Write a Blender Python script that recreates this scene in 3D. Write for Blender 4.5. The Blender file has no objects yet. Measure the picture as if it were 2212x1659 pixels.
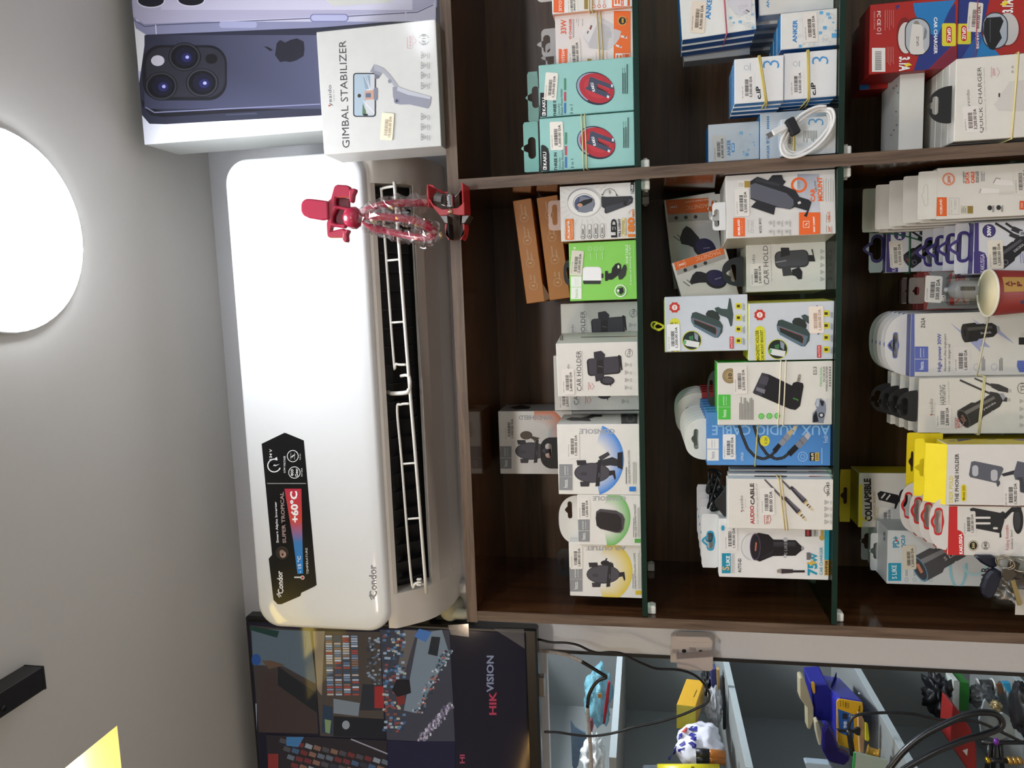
import bpy, bmesh, math, random
from mathutils import Vector, Matrix, noise
random.seed(7)
sc = bpy.context.scene
COL = sc.collection
# ------------------------------------------------------------------ camera
YAW, PITCH, ROLL = 0.1168, 0.1798, -0.0152
CAM = Vector((0.5218, -1.13, 1.5)); FPX = 1600.0; IW, IH = 2212.0, 1659.0
_f = Vector((-math.sin(YAW)*math.cos(PITCH), math.cos(YAW)*math.cos(PITCH), math.sin(PITCH)))
_r = Vector((math.cos(YAW), math.sin(YAW), 0)); _u = _r.cross(_f)
RR = _r*math.cos(ROLL) + _u*math.sin(ROLL)
UU = -_r*math.sin(ROLL) + _u*math.cos(ROLL)
FW = _f
cam = bpy.data.cameras.new('camera'); camo = bpy.data.objects.new('camera', cam); COL.objects.link(camo)
cam.sensor_fit = 'HORIZONTAL'; cam.sensor_width = 36; cam.lens = 36*FPX/IW; cam.clip_start = 0.01
m3 = Matrix((-UU, RR, -FW)).transposed()       # the phone was held sideways: world up is image left
camo.matrix_world = Matrix.Translation(CAM) @ m3.to_4x4()
sc.camera = camo
# ------------------------------------------------------------------ world, exposure
wd = bpy.data.worlds.new('world'); sc.world = wd; wd.use_nodes = True
wd.node_tree.nodes['Background'].inputs[0].default_value = (0.8, 0.85, 0.9, 1)
wd.node_tree.nodes['Background'].inputs[1].default_value = 0.05
vs = sc.view_settings; vs.view_transform = 'Standard'; vs.look = 'None'; vs.exposure = 0.25; vs.gamma = 1.0; vs.use_curve_mapping = False
LAMP_COOL = 27.0; LAMP_ROOM = 46.0; LAMP_WARM = 4.5
# ------------------------------------------------------------------ projection helpers (photo pixel -> point on a real plane)
FR = {'O': (0, 0, 1), 'A': (1080, 0, 4.147), 'B': (1420, 0, 4.148), 'C': (1800, 0, 4.148), 'D': (1080, 380, 5.53),
      'E': (1060, 640, 4.608), 'F': (1060, 980, 4.608), 'G': (1400, 360, 5.027), 'H': (1400, 620, 5.027),
      'I': (1400, 900, 3.77), 'J': (1810, 340, 3.19), 'K': (1790, 800, 2.86), 'L': (240, 0, 2.765),
      'N': (1140, 1300, 3.95), 'Q': (1650, 1300, 3.936), 'S': (560, 920, 4.15), 'V': (480, 1300, 3.16),
      'P': (680, 50, 5.35), 'R': (760, 360, 7.373), 'T': (460, 600, 2.073), 'X': (1940, 1440, 7.574), 'Z': (2060, 1160, 6.914), 'M': (1380, 1420, 6.942), 'W': (1160, 1400, 6.405)}
def px(fr, x, y):
    a = FR[fr]; return a[0]+x/a[2], a[1]+y/a[2]
def ray(x, y):
    return FW + RR*((IH-y-IH/2)/FPX) - UU*((x-IW/2)/FPX)
def at(x, y, Y):
    d = ray(x, y); return CAM + d*((Y-CAM.y)/d.y)
def atz(x, y, Z):
    d = ray(x, y); return CAM + d*((Z-CAM.z)/d.z)
def fat(fr, x, y, Y):
    return at(*px(fr, x, y), Y)
# ------------------------------------------------------------------ materials
def lin(h):
    if not isinstance(h, str): return h
    h = h.lstrip('#')
    if len(h) == 3: h = ''.join(c*2 for c in h)
    v = [int(h[i:i+2], 16)/255 for i in (0, 2, 4)]
    return tuple(c/12.92 if c <= 0.04045 else ((c+0.055)/1.055)**2.4 for c in v)
MC = {}
def mat(h, rough=0.45, metal=0.0, var=0.05, emit=0, alpha=1, trans=0, bump=0, scale=60, spec=0.5, coat=0):
    k = (h, rough, metal, var, emit, alpha, trans, bump, scale, spec, coat)
    if k in MC: return MC[k]
    m = bpy.data.materials.new('surface_' + str(len(MC))); m.use_nodes = True; MC[k] = m
    nt = m.node_tree; b = nt.nodes['Principled BSDF']; c = lin(h)
    b.inputs['Roughness'].default_value = rough; b.inputs['Metallic'].default_value = metal
    b.inputs['Specular IOR Level'].default_value = spec; b.inputs['Coat Weight'].default_value = coat
    tc = nt.nodes.new('ShaderNodeTexCoord'); nz = nt.nodes.new('ShaderNodeTexNoise'); nz.inputs['Scale'].default_value = scale
    nz.inputs['Detail'].default_value = 3
    nt.links.new(tc.outputs['Object'], nz.inputs['Vector'])
    mx = nt.nodes.new('ShaderNodeMix'); mx.data_type = 'RGBA'
    mx.inputs[6].default_value = tuple(x*(1-var) for x in c)+(1,); mx.inputs[7].default_value = tuple(min(1, x*(1+var)) for x in c)+(1,)
    nt.links.new(nz.outputs['Fac'], mx.inputs[0]); nt.links.new(mx.outputs[2], b.inputs['Base Color'])
    if emit:
        nt.links.new(mx.outputs[2], b.inputs['Emission Color']); b.inputs['Emission Strength'].default_value = emit
    if alpha < 1: b.inputs['Alpha'].default_value = alpha
    if trans: b.inputs['Transmission Weight'].default_value = trans
    if bump:
        bp = nt.nodes.new('ShaderNodeBump'); bp.inputs['Strength'].default_value = bump; bp.inputs['Distance'].default_value = 0.002
        nt.links.new(nz.outputs['Fac'], bp.inputs['Height']); nt.links.new(bp.outputs['Normal'], b.inputs['Normal'])
    return m
def ink(emit=0, rough=0.42, name='printed_ink'):
    if name in MC: return MC[name]
    m = bpy.data.materials.new(name); m.use_nodes = True; MC[name] = m; nt = m.node_tree; b = nt.nodes['Principled BSDF']
    a = nt.nodes.new('ShaderNodeAttribute'); a.attribute_name = 'ink'
    nt.links.new(a.outputs['Color'], b.inputs['Base Color']); b.inputs['Roughness'].default_value = rough
    if emit:
        nt.links.new(a.outputs['Color'], b.inputs['Emission Color']); b.inputs['Emission Strength'].default_value = emit
        nt.links.remove(b.inputs['Base Color'].links[0]); b.inputs['Base Color'].default_value = (0.01, 0.01, 0.015, 1)
    return m
def wood(name, dark, light, axis, rough=0.3, scl=1.0, spec=0.5, bump=0.15):
    m = bpy.data.materials.new(name); m.use_nodes = True; nt = m.node_tree; b = nt.nodes['Principled BSDF']
    tc = nt.nodes.new('ShaderNodeTexCoord'); mp = nt.nodes.new('ShaderNodeMapping'); s = [70*scl]*3; s[axis] = 4*scl
    mp.inputs['Scale'].default_value = s; nt.links.new(tc.outputs['Object'], mp.inputs['Vector'])
    n1 = nt.nodes.new('ShaderNodeTexNoise'); n1.inputs['Scale'].default_value = 1.6; n1.inputs['Detail'].default_value = 8; n1.inputs['Roughness'].default_value = 0.65
    n1.inputs['Distortion'].default_value = 0.5
    nt.links.new(mp.outputs['Vector'], n1.inputs['Vector'])
    cr = nt.nodes.new('ShaderNodeValToRGB'); e = cr.color_ramp.elements
    e[0].position = 0.32; e[0].color = lin(dark)+(1,); e[1].position = 0.68; e[1].color = lin(light)+(1,)
    nt.links.new(n1.outputs['Fac'], cr.inputs['Fac']); nt.links.new(cr.outputs['Color'], b.inputs['Base Color'])
    b.inputs['Roughness'].default_value = rough; b.inputs['Specular IOR Level'].default_value = spec
    bp = nt.nodes.new('ShaderNodeBump'); bp.inputs['Strength'].default_value = bump; bp.inputs['Distance'].default_value = 0.001
    nt.links.new(n1.outputs['Fac'], bp.inputs['Height']); nt.links.new(bp.outputs['Normal'], b.inputs['Normal'])
    return m
def clearmat(name, tint, fac=0.12, rough=0.08):
    if name in MC: return MC[name]
    m = bpy.data.materials.new(name); m.use_nodes = True; MC[name] = m; nt = m.node_tree; nt.nodes.clear()
    o = nt.nodes.new('ShaderNodeOutputMaterial'); t = nt.nodes.new('ShaderNodeBsdfTransparent'); t.inputs[0].default_value = lin(tint)+(1,)
    g = nt.nodes.new('ShaderNodeBsdfGlossy'); g.inputs['Roughness'].default_value = rough
    n = nt.nodes.new('ShaderNodeTexNoise'); n.inputs['Scale'].default_value = 40
    mr = nt.nodes.new('ShaderNodeMapRange'); mr.inputs[3].default_value = fac*0.6; mr.inputs[4].default_value = fac*1.6
    nt.links.new(n.outputs['Fac'], mr.inputs[0])
    x = nt.nodes.new('ShaderNodeMixShader'); nt.links.new(mr.outputs[0], x.inputs[0])
    nt.links.new(t.outputs[0], x.inputs[1]); nt.links.new(g.outputs[0], x.inputs[2]); nt.links.new(x.outputs[0], o.inputs[0])
    return m
# ------------------------------------------------------------------ object helpers
def tag(o, label=None, cat=None, group=None, kind=None):
    if label: o['label'] = label
    if cat: o['category'] = cat
    if group: o['group'] = group
    if kind: o['kind'] = kind
    return o
def thing(name, label, cat, loc=(0, 0, 0), group=None):
    o = bpy.data.objects.new(name, None); COL.objects.link(o); o.location = loc; o.empty_display_size = 0.02
    return tag(o, label, cat, group)
def base(p):
    v = Vector((0, 0, 0))
    while p is not None:
        v += p.location; p = p.parent
    return v
def mesh(name, verts, faces, mats, parent=None, idx=None, smooth=False, label=None, loc=None, auto=None):
    """one mesh object; verts are world coordinates"""
    off = base(parent) if parent is not None else Vector(loc or (0, 0, 0))
    me = bpy.data.meshes.new(name); me.from_pydata([tuple(Vector(v)-off) for v in verts], [], faces)
    if not isinstance(mats, (list, tuple)): mats = [mats]
    for m in mats: me.materials.append(m)
    if idx: me.polygons.foreach_set('material_index', idx)
    if smooth: me.polygons.foreach_set('use_smooth', [True]*len(me.polygons))
    o = bpy.data.objects.new(name, me); COL.objects.link(o)
    if parent is not None: o.parent = parent
    else: o.location = off
    if label: o['label'] = label
    return o
def fixn(o):
    bm = bmesh.new(); bm.from_mesh(o.data); bmesh.ops.recalc_face_normals(bm, faces=bm.faces); bm.to_mesh(o.data); bm.free(); return o
def bev(o, w=0.0008, seg=1, ang=0.5):
    bm = bmesh.new(); bm.from_mesh(o.data)
    es = [e for e in bm.edges if len(e.link_faces) == 2 and e.calc_face_angle(0) > ang]
    bmesh.ops.bevel(bm, geom=es, offset=w, segments=seg, affect='EDGES', profile=0.5, clamp_overlap=True)
    bm.to_mesh(o.data); bm.free(); return o
BF = [(0, 1, 5, 4), (1, 2, 6, 5), (2, 3, 7, 6), (3, 0, 4, 7), (4, 5, 6, 7), (3, 2, 1, 0)]   # front right back left top bottom
def obox(name, O, ux, uy, uz, w, d, h, mats, parent=None, idx=None, bw=0.0008, **k):
    P = [O, O+ux*w, O+ux*w+uy*d, O+uy*d]; P += [p+uz*h for p in P]
    o = mesh(name, P, BF, mats, parent, idx, **k)
    return bev(o, bw) if bw else o
def box(name, x0, x1, y0, y1, z0, z1, m, parent=None, bw=0.0008, **k):
    return obox(name, Vector((x0, y0, z0)), Vector((1, 0, 0)), Vector((0, 1, 0)), Vector((0, 0, 1)), x1-x0, y1-y0, z1-z0, m, parent, None, bw, **k)
def struct(o): o['kind'] = 'structure'; return o
def tube(name, pts, r, m, parent=None, seg=10, sub=4, closed=False, radii=None, cap=True, loc=None):
    pts = [Vector(p) for p in pts]; n = len(pts); out = []; rad = []
    R0 = radii or [r]*n
    rng = n if closed else n-1
    for i in range(rng):
        p0 = pts[(i-1) % n] if (closed or i > 0) else pts[0]*2-pts[1]
        p1 = pts[i]; p2 = pts[(i+1) % n]
        p3 = pts[(i+2) % n] if (closed or i+2 < n) else p2*2-p1
        for j in range(sub):
            t = j/sub
            out.append(0.5*((2*p1)+(p2-p0)*t+(2*p0-5*p1+4*p2-p3)*t*t+(3*p1-p0-3*p2+p3)*t**3)); rad.append(R0[i]*(1-t)+R0[(i+1) % n]*t)
    if not closed: out.append(pts[-1]); rad.append(R0[-1])
    vs_, fs = [], []; N = len(out); prev = None
    for i, p in enumerate(out):
        if closed: tg = out[(i+1) % N]-out[i-1]
        else: tg = out[min(i+1, N-1)]-out[max(i-1, 0)]
        tg.normalize()
        if prev is None:
            a = Vector((0, 0, 1)) if abs(tg.z) < 0.9 else Vector((1, 0, 0)); nn = (a-tg*a.dot(tg)).normalized()
        else: nn = (prev-tg*prev.dot(tg)).normalized()
        prev = nn; bb = tg.cross(nn)
        for k in range(seg):
            an = 2*math.pi*k/seg; vs_.append(p+(nn*math.cos(an)+bb*math.sin(an))*rad[i])
    for i in range(N if closed else N-1):
        for k in range(seg):
            a = i*seg+k; b = i*seg+(k+1) % seg; c = ((i+1) % N)*seg+(k+1) % seg; d = ((i+1) % N)*seg+k
            fs.append((a, b, c, d))
    if not closed and cap:
        fs.append(tuple(range(seg-1, -1, -1))); fs.append(tuple((N-1)*seg+k for k in range(seg)))
    return mesh(name, vs_, fs, m, parent, smooth=True, loc=loc)
def lathe(name, prof, c, axis, m, parent=None, seg=28, smooth=True, idx=None, loc=None):
    """prof: (radius, along axis)"""
    ax = Vector(axis).normalized(); a = Vector((1, 0, 0)) if abs(ax.x) < 0.9 else Vector((0, 0, 1))
    e1 = (a-ax*a.dot(ax)).normalized(); e2 = ax.cross(e1); V = []; Fs = []; c = Vector(c)
    for r, h in prof:
        for k in range(seg):
            t = 2*math.pi*k/seg; V.append(c+ax*h+(e1*math.cos(t)+e2*math.sin(t))*r)
    n = len(prof); ids = []
    for i in range(n-1):
        for k in range(seg):
            Fs.append((i*seg+k, i*seg+(k+1) % seg, (i+1)*seg+(k+1) % seg, (i+1)*seg+k)); ids.append(idx[i] if idx else 0)
    if prof[0][0] > 1e-5: Fs.append(tuple(range(seg-1, -1, -1))); ids.append(idx[0] if idx else 0)
    if prof[-1][0] > 1e-5: Fs.append(tuple((n-1)*seg+k for k in range(seg))); ids.append(idx[-1] if idx else 0)
    return mesh(name, V, Fs, m, parent, ids, smooth, loc=loc)
def prism(name, pts, ext, m, parent=None, bw=0.0, smooth=False, loc=None):
    """planar polygon (world points, counter-clockwise seen from the viewer) pushed along ext"""
    n = len(pts); pts = [Vector(p) for p in pts]; ext = Vector(ext)
    V = pts+[p+ext for p in pts]
    Fs = [tuple(range(n)), tuple(range(2*n-1, n-1, -1))]+[(i, i+n, (i+1) % n+n, (i+1) % n) for i in range(n)]
    o = mesh(name, V, Fs, m, parent, smooth=smooth, loc=loc); fixn(o)
    return bev(o, bw) if bw else o
def rrect(cx, cy, w, h, r, n=5):
    r = min(r, w/2, h/2); o = []
    for sx, sy, a0 in ((1, 1, 0), (-1, 1, 90), (-1, -1, 180), (1, -1, 270)):
        for i in range(n+1):
            a = math.radians(a0+90*i/n); o.append((cx+sx*(w/2-r)+r*math.cos(a), cy+sy*(h/2-r)+r*math.sin(a)))
    return o
def blob(name, c, r, m, parent=None, amp=0.25, freq=3.0, seed=0, sub=4, flat=None, loc=None):
    bm = bmesh.new(); bmesh.ops.create_icosphere(bm, subdivisions=sub, radius=1)
    V = []; sd = Vector((seed*7.3, seed*3.1, seed))
    for v in bm.verts:
        d = v.co.copy(); k = 1+amp*(noise.noise(d*freq+sd)+0.6*abs(noise.noise(d*freq*2.3+sd)))
        p = Vector((d.x*r[0]*k, d.y*r[1]*k, d.z*r[2]*k))
        if flat is not None: p.z = max(p.z, flat)
        V.append(Vector(c)+p)
    Fs = [tuple(v.index for v in f.verts) for f in bm.faces]; bm.free()
    return mesh(name, V, Fs, m, parent, smooth=True, loc=loc)
# ------------------------------------------------------------------ text outlines
TC = {}
def glyphs(s, bold=0.0, res=2):
    k = (s, bold, res)
    if k in TC: return TC[k]
    cu = bpy.data.curves.new('t', 'FONT'); cu.body = s; cu.resolution_u = res; cu.offset = bold; cu.fill_mode = 'FRONT'
    ob = bpy.data.objects.new('t', cu); me = ob.to_mesh()
    V = [(v.co.x, v.co.y) for v in me.vertices]; Fs = [tuple(p.vertices) for p in me.polygons]
    ob.to_mesh_clear(); bpy.data.objects.remove(ob); bpy.data.curves.remove(cu)
    if V:
        x0 = min(v[0] for v in V); x1 = max(v[0] for v in V); y0 = min(v[1] for v in V); y1 = max(v[1] for v in V)
        V = [((x-x0)/max(1e-6, x1-x0)-0.5, (y-y0)/max(1e-6, y1-y0)-0.5) for x, y in V]
    TC[k] = (V, Fs); return TC[k]
# ------------------------------------------------------------------ a printed face: drawing in photo pixels, projected on the real plane
class Face:
    def __init__(s, O, ux, uz, W, H, fr, parent, root=None, lift=0.00025):
        s.O, s.ux, s.uz, s.W, s.H = O, ux, uz, W, H; s.n = uz.cross(ux) if False else ux.cross(uz)*-1
        s.n = ux.cross(uz)
        if s.n.dot(CAM-O) < 0: s.n = -s.n
        s.fr = fr; s.par = parent; s.V = []; s.F = []; s.C = []; s.k = lift; s.clip = True; s.st = 0.000016
    def loc(s, x, y):
        d = ray(*px(s.fr, x, y)); t = (s.O-CAM).dot(s.n)/d.dot(s.n); p = CAM+d*t-s.O
        u, v = p.dot(s.ux), p.dot(s.uz)
        if s.clip: u = min(max(u, 0.0002), s.W-0.0002); v = min(max(v, 0.0002), s.H-0.0002)
        return u, v
    def P(s, x, y):
        u, v = s.loc(x, y); return s.O+s.ux*u+s.uz*v+s.n*s.k
    def add(s, pts, faces, col):
        b = len(s.V); s.V += [s.P(*p) for p in pts]
        for f in faces:
            s.F.append(tuple(i+b for i in f))
            s.C.append([lin(col[i]) for i in f] if isinstance(col, list) else [lin(col)]*len(f))
        s.k += s.st
        return s
    def p(s, pts, col): return s.add(pts, [tuple(range(len(pts)))], col)
    def r(s, x0, x1, y0, y1, col): return s.p([(x0, y0), (x0, y1), (x1, y1), (x1, y0)], col)
    def g(s, x0, x1, y0, y1, cols): return s.add([(x0, y0), (x0, y1), (x1, y1), (x1, y0)], [(0, 1, 2, 3)], list(cols))
    def rr(s, x0, x1, y0, y1, rad, col): return s.p(rrect((x0+x1)/2, (y0+y1)/2, x1-x0, y1-y0, rad), col)
    def rot(s, cx, cy, w, h, ang, col, rad=0):
        """rounded bar: w along reading direction, ang counter-clockwise in the upright picture"""
        a = math.radians(ang); o = []
        for (i, j) in (rrect(0, 0, w, h, rad) if rad else [(-w/2, -h/2), (w/2, -h/2), (w/2, h/2), (-w/2, h/2)]):
            ri = i*math.cos(a)-j*math.sin(a); up = i*math.sin(a)+j*math.cos(a); o.append((cx-up, cy-ri))
        return s.p(o, col)
    def e(s, cx, cy, rx, ry, col, a0=0, a1=360, n=28, ang=0):
        a = math.radians(ang); o = []
        for i in range(n if a1-a0 >= 360 else n+1):
            t = math.radians(a0+(a1-a0)*i/n); X = rx*math.cos(t); Y = ry*math.sin(t)
            o.append((cx+X*math.cos(a)-Y*math.sin(a), cy+X*math.sin(a)+Y*math.cos(a)))
        return s.p(o, col)
    def ring(s, cx, cy, rx, ry, w, col, a0=0, a1=360, n=28):
        o = []; k = n+1
        for i in range(k):
            t = math.radians(a0+(a1-a0)*i/n); c, q = math.cos(t), math.sin(t)
            o.append((cx+(rx-w)*c, cy+(ry-w)*q)); o.append((cx+rx*c, cy+ry*q))
        return s.add(o, [(2*i, 2*i+1, 2*i+3, 2*i+2) for i in range(n)], col)
    def glow(s, cx, cy, rx, ry, c0, c1, r0=0.0, a0=0, a1=360, n=28):
        """radial print gradient c0 (inner) to c1 (rim)"""
        o = []; cols = []
        for i in range(n+1):
            t = math.radians(a0+(a1-a0)*i/n); c, q = math.cos(t), math.sin(t)
            o += [(cx+rx*r0*c, cy+ry*r0*q), (cx+rx*c, cy+ry*q)]; cols += [c0, c1]
        return s.add(o, [(2*i, 2*i+1, 2*i+3, 2*i+2) for i in range(n)], cols)
    def l(s, pts, w, col):
        for (a, b) in zip(pts[:-1], pts[1:]):
            dx, dy = b[0]-a[0], b[1]-a[1]; L = math.hypot(dx, dy) or 1; nx, ny = -dy/L*w/2, dx/L*w/2
            s.add([(a[0]+nx, a[1]+ny), (b[0]+nx, b[1]+ny), (b[0]-nx, b[1]-ny), (a[0]-nx, a[1]-ny)], [(0, 1, 2, 3)], col); s.k -= s.st
        s.k += s.st; return s
    def tx(s, st, cx, cy, w, h, col, ang=0, bold=0.0, res=2):
        V, Fs = glyphs(st, bold, res); a = math.radians(ang); o = []
        for i, j in V:
            i *= w; j *= h; o.append((cx-(i*math.sin(a)+j*math.cos(a)), cy-(i*math.cos(a)-j*math.sin(a))))
        return s.add(o, Fs, col)
    def lines(s, x0, y0, n, dx, w, h, col, jit=0.3):
        """illegible small print: n short bars, y0 = left end"""
        rnd = random.Random(int(x0*13+y0))
        for i in range(n):
            s.r(x0+i*dx, x0+i*dx+h, y0, y0-w*(1-jit*rnd.random()), col)
        return s
    def done(s, name='printed_artwork', material=None, label=None):
        if not s.F: return None
        o = mesh(name, s.V, s.F, material or ink(), s.par, label=label)
        at_ = o.data.color_attributes.new('ink', 'FLOAT_COLOR', 'CORNER'); fl = []
        for c in s.C:
            for q in c: fl += [q[0], q[1], q[2], 1.0]
        at_.data.foreach_set('color', fl); s.V, s.F, s.C = [], [], []
        return o
    def sticker(s, cx, cy, w, h, ang, price, name='', tone='#f1ece2', inkc='#2a2422', faded=False):
        """price label: a paper part with printed bars and price as its sub-part"""
        k = s.k; f = Face(s.O, s.ux, s.uz, s.W, s.H, s.fr, s.par, lift=k); f.clip = True
        f.rot(cx, cy, w, h, ang, tone, rad=h*0.12); o = f.done('price_sticker')
        f.par = o; f.k = k+0.0001; a = math.radians(ang)
        def q(i, j): return (cx-(i*math.sin(a)+j*math.cos(a)), cy-(i*math.cos(a)-j*math.sin(a)))
        if name: f.tx(name, *q(-w*0.2, h*0.36), w*0.45, h*0.08, '#6a625c', ang)
        rnd = random.Random(int(cx*7+cy)); i = -w*0.32; bc = inkc if not faded else '#b3a08c'
        while i < w*0.26:
            b = w*rnd.choice((0.008, 0.012, 0.02)); f.rot(*q(i, h*0.06), b, h*0.26, ang, bc); i += b+w*rnd.choice((0.009, 0.013, 0.02))
        f.tx(price, *q(0, -h*0.24), w*0.76, h*0.22, inkc if not faded else '#a98f74', ang, 0.012)
        f.done('sticker_print'); s.k = f.k+0.0001
        return s
# ------------------------------------------------------------------ cartons
class Carton: pass
SHELF = {}
def carton(name, label, cat, fr, xt, xb, yl, yr, Y, d, col, side=None, top=None, shelf=None, yaw=0, group=None, z0=None, corners=None, rough=0.42, left=None, bot=None):
    """a box whose front stands at depth Y; yl/yr the left and right edge, xt/xb top and bottom edge (photo pixels in crop fr)"""
    c = Carton(); ym = (yl+yr)/2 if yl is not None else 0; xm = ((xt or 0)+(xb or (xt or 0)+200))/2
    if corners:                                   # tl, tr, bl on the plane Y: a box leaning over
        tl, tr, bl = [fat(fr, *q, Y) for q in corners]
        ux = (tr-tl).normalized(); uy = Vector((0, 1, 0)); uz = uy.cross(ux)*-1; uz = ux.cross(uy)
        W = (tr-tl).length; H = abs((tl-bl).dot(uz)); O = tl-uz*H
    else:
        a = math.radians(yaw); ux = Vector((math.cos(a), math.sin(a), 0)); uy = Vector((-math.sin(a), math.cos(a), 0)); uz = Vector((0, 0, 1))
        P0 = fat(fr, xm, yl, Y)
        def hit(x, y):
            dd = ray(*px(fr, x, y)); return CAM+dd*((P0-CAM).dot(uy)/dd.dot(uy))
        W = (hit(xm, yr)-P0).dot(ux); zt = hit(xt, ym).z
        zb = SHELF[shelf]+0.0004 if shelf is not None else (z0 if z0 is not None else hit(xb, ym).z)
        H = zt-zb; x0 = P0.x
        if shelf in (1, 2, 3) and yaw == 0:            # keep inside its compartment
            lo, hi = (XI+0.0015, XDL-0.0015) if x0+W/2 < XDL+0.008 else (XDR+0.0015, XRI-0.0015)
            x1 = min(x0+W, hi); x0 = max(x0, lo); W = x1-x0
        O = Vector((x0, P0.y, zb))
    c.root = thing(name, label, cat, O+ux*(W/2)+uy*(d/2), group)
    ms = [mat(col, rough), mat(side or col, rough), mat(left or side or col, rough), mat(top or side or col, rough), mat(bot or side or col, rough)]
    c.body = obox('carton', O, ux, uy, uz, W, d, H, ms, c.root, [0, 1, 1, 2, 3, 4])
    c.O, c.ux, c.uy, c.uz, c.W, c.H, c.d, c.fr, c.Y = O, ux, uy, uz, W, H, d, fr, Y
    c.f = Face(O, ux, uz, W, H, fr, c.root)
    c.back = Face(O+uy*d, ux, uz, W, H, fr, c.root); c.back.clip = False
    c.right = Face(O+ux*W, uy, uz, d, H, fr, c.root); c.left = Face(O, uy, uz, d, H, fr, c.root); c.top = Face(O+uz*H, ux, uy, W, d, fr, c.root)
    return c
def holeloop(cx, cy, w, h, bump, n):
    """hang-hole outline (local units): rounded slot with a hump on top, star-shaped about its centre"""
    o = []; r = h*0.48
    def ins(u, v):
        if v > 0 and bump and v < h/2+bump and abs(u) < w*0.2*(1-max(0, v-h/2)/bump)**0.6+1e-9: return True
        if abs(u) > w/2 or abs(v) > h/2: return False
        k = w/2-r
        return abs(u) <= k or math.hypot(abs(u)-k, max(0, abs(v)-(h/2-r))) <= r
    for i in range(n):
        t = 2*math.pi*i/n; c, q = math.cos(t), math.sin(t); lo, hi = 0.0, w+h+bump
        for _ in range(22):
            md = (lo+hi)/2
            if ins(c*md, q*md): lo = md
            else: hi = md
        o.append((cx+lo*c, cy+lo*q))
    return o
def tab(c, xt, yl, yr, col, hole=None, shape='round', plane='back', rad=0.25, trans=False, name='hang_tab', bump=0.4, rim=None, low=None, thick=0.0007, colm=None):
    """card hang tab rising from the top of a carton; hole=(x0,x1,yl,yr) in crop pixels"""
    f = c.back if plane == 'back' else c.f; cl = f.clip; f.clip = False
    u0, v1 = f.loc(xt, yl); u1, _ = f.loc(xt, yr); v0 = c.H if low is None else f.loc(low, yl)[1]
    if u1 < u0: u0, u1 = u1, u0
    N = 72; w, h = u1-u0, v1-v0
    if hole:
        a0, b1 = f.loc(hole[0], hole[2]); a1, b0 = f.loc(hole[1], hole[3]); a0, a1 = min(a0, a1), max(a0, a1); b0, b1 = min(b0, b1), max(b0, b1)
    else: a0, a1, b0, b1 = u0+w*0.4, u0+w*0.6, v0+h*0.4, v0+h*0.6
    hc = ((a0+a1)/2, (b0+b1)/2); hw, hh = a1-a0, b1-b0
    inn = holeloop(hc[0], hc[1], hw, hh, bump*hh if hole else 0, N); outl = []
    r = rad*min(w, h)
    def inside(u, v):
        if u < u0 or u > u1 or v < v0 or v > v1: return False
        if shape == 'arc':
            return ((u-(u0+u1)/2)/(w/2))**2+(max(0, v-v0)/h)**2*0.999 <= 1.0 if v > v0+h*0.0 else True
        if shape == 'oct':
            k = w*0.27; return not ((u < u0+k and v > v1-(u-u0)*h*0.75/k-h*0.25) or (u > u1-k and v > v1-(u1-u)*h*0.75/k-h*0.25)) if False else ((abs(u-(u0+u1)/2)/(w/2))**2.6+((v-v0)/h)**2.2 <= 1.0)
        if v > v1-r:
            if u < u0+r and math.hypot(u-u0-r, v-v1+r) > r: return False
            if u > u1-r and math.hypot(u-u1+r, v-v1+r) > r: return False
        return True
    for i in range(N):
        t = 2*math.pi*i/N; dx, dy = math.cos(t), math.sin(t); lo, hi = 0.0, w+h
        for _ in range(22):
            md = (lo+hi)/2
            if inside(hc[0]+dx*md, hc[1]+dy*md): lo = md
            else: hi = md
        outl.append((hc[0]+dx*lo, hc[1]+dy*lo))
    nn = f.n; th = thick
    def Q(uv, k): return f.O+f.ux*uv[0]+f.uz*uv[1]+nn*k
    V = []; Fs = []
    for k in (0.0, -th):
        V += [Q(p, k) for p in inn]+[Q(p, k) for p in outl]
    for i in range(N):
        j = (i+1) % N
        Fs += [(i, N+i, N+j, j), (2*N+i, 2*N+j, 3*N+j, 3*N+i), (N+i, 3*N+i, 3*N+j, N+j), (i, j, 2*N+j, 2*N+i)]
    if not hole: Fs += [tuple(range(N)), tuple(range(3*N-1, 2*N-1, -1))]
    o = mesh(name, V, Fs, colm or mat(col, 0.45), c.root)
    if rim:
        rw = 0.38*hh; rl = [(a+rw*(a-hc[0])/max(1e-6, math.hypot(a-hc[0], b-hc[1])), b+rw*(b-hc[1])/max(1e-6, math.hypot(a-hc[0], b-hc[1]))) for a, b in inn]
        mesh('slot_border', [Q(p, 0.0003) for p in inn+rl], [(i, N+i, N+(i+1) % N, (i+1) % N) for i in range(N)], mat(rim, 0.45), o)
    f.clip = cl
    return o
def copytree(o, parent=None, off=Vector((0, 0, 0)), skip=()):
    n = o.copy(); COL.objects.link(n); n.parent = parent
    if parent is None: n.location = o.location+off
    for ch in o.children:
        if ch.name.split('.')[0] not in skip: copytree(ch, n, skip=skip)
    return n
ORD = ['second', 'third', 'fourth', 'fifth', 'sixth', 'seventh', 'eighth']
def stack(c, n, step, label, dz=0, dx=0, skip=('price_sticker',), group=None, start=0):
    """more boxes of the same kind standing right behind the first"""
    for i in range(n):
        o = copytree(c.root, None, c.uy*(step*(i+1))+Vector((dx*(i+1), 0, dz*(i+1))), skip)
        o['label'] = label % ORD[start+i] if '%s' in label else label
        if group: o['group'] = group
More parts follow.
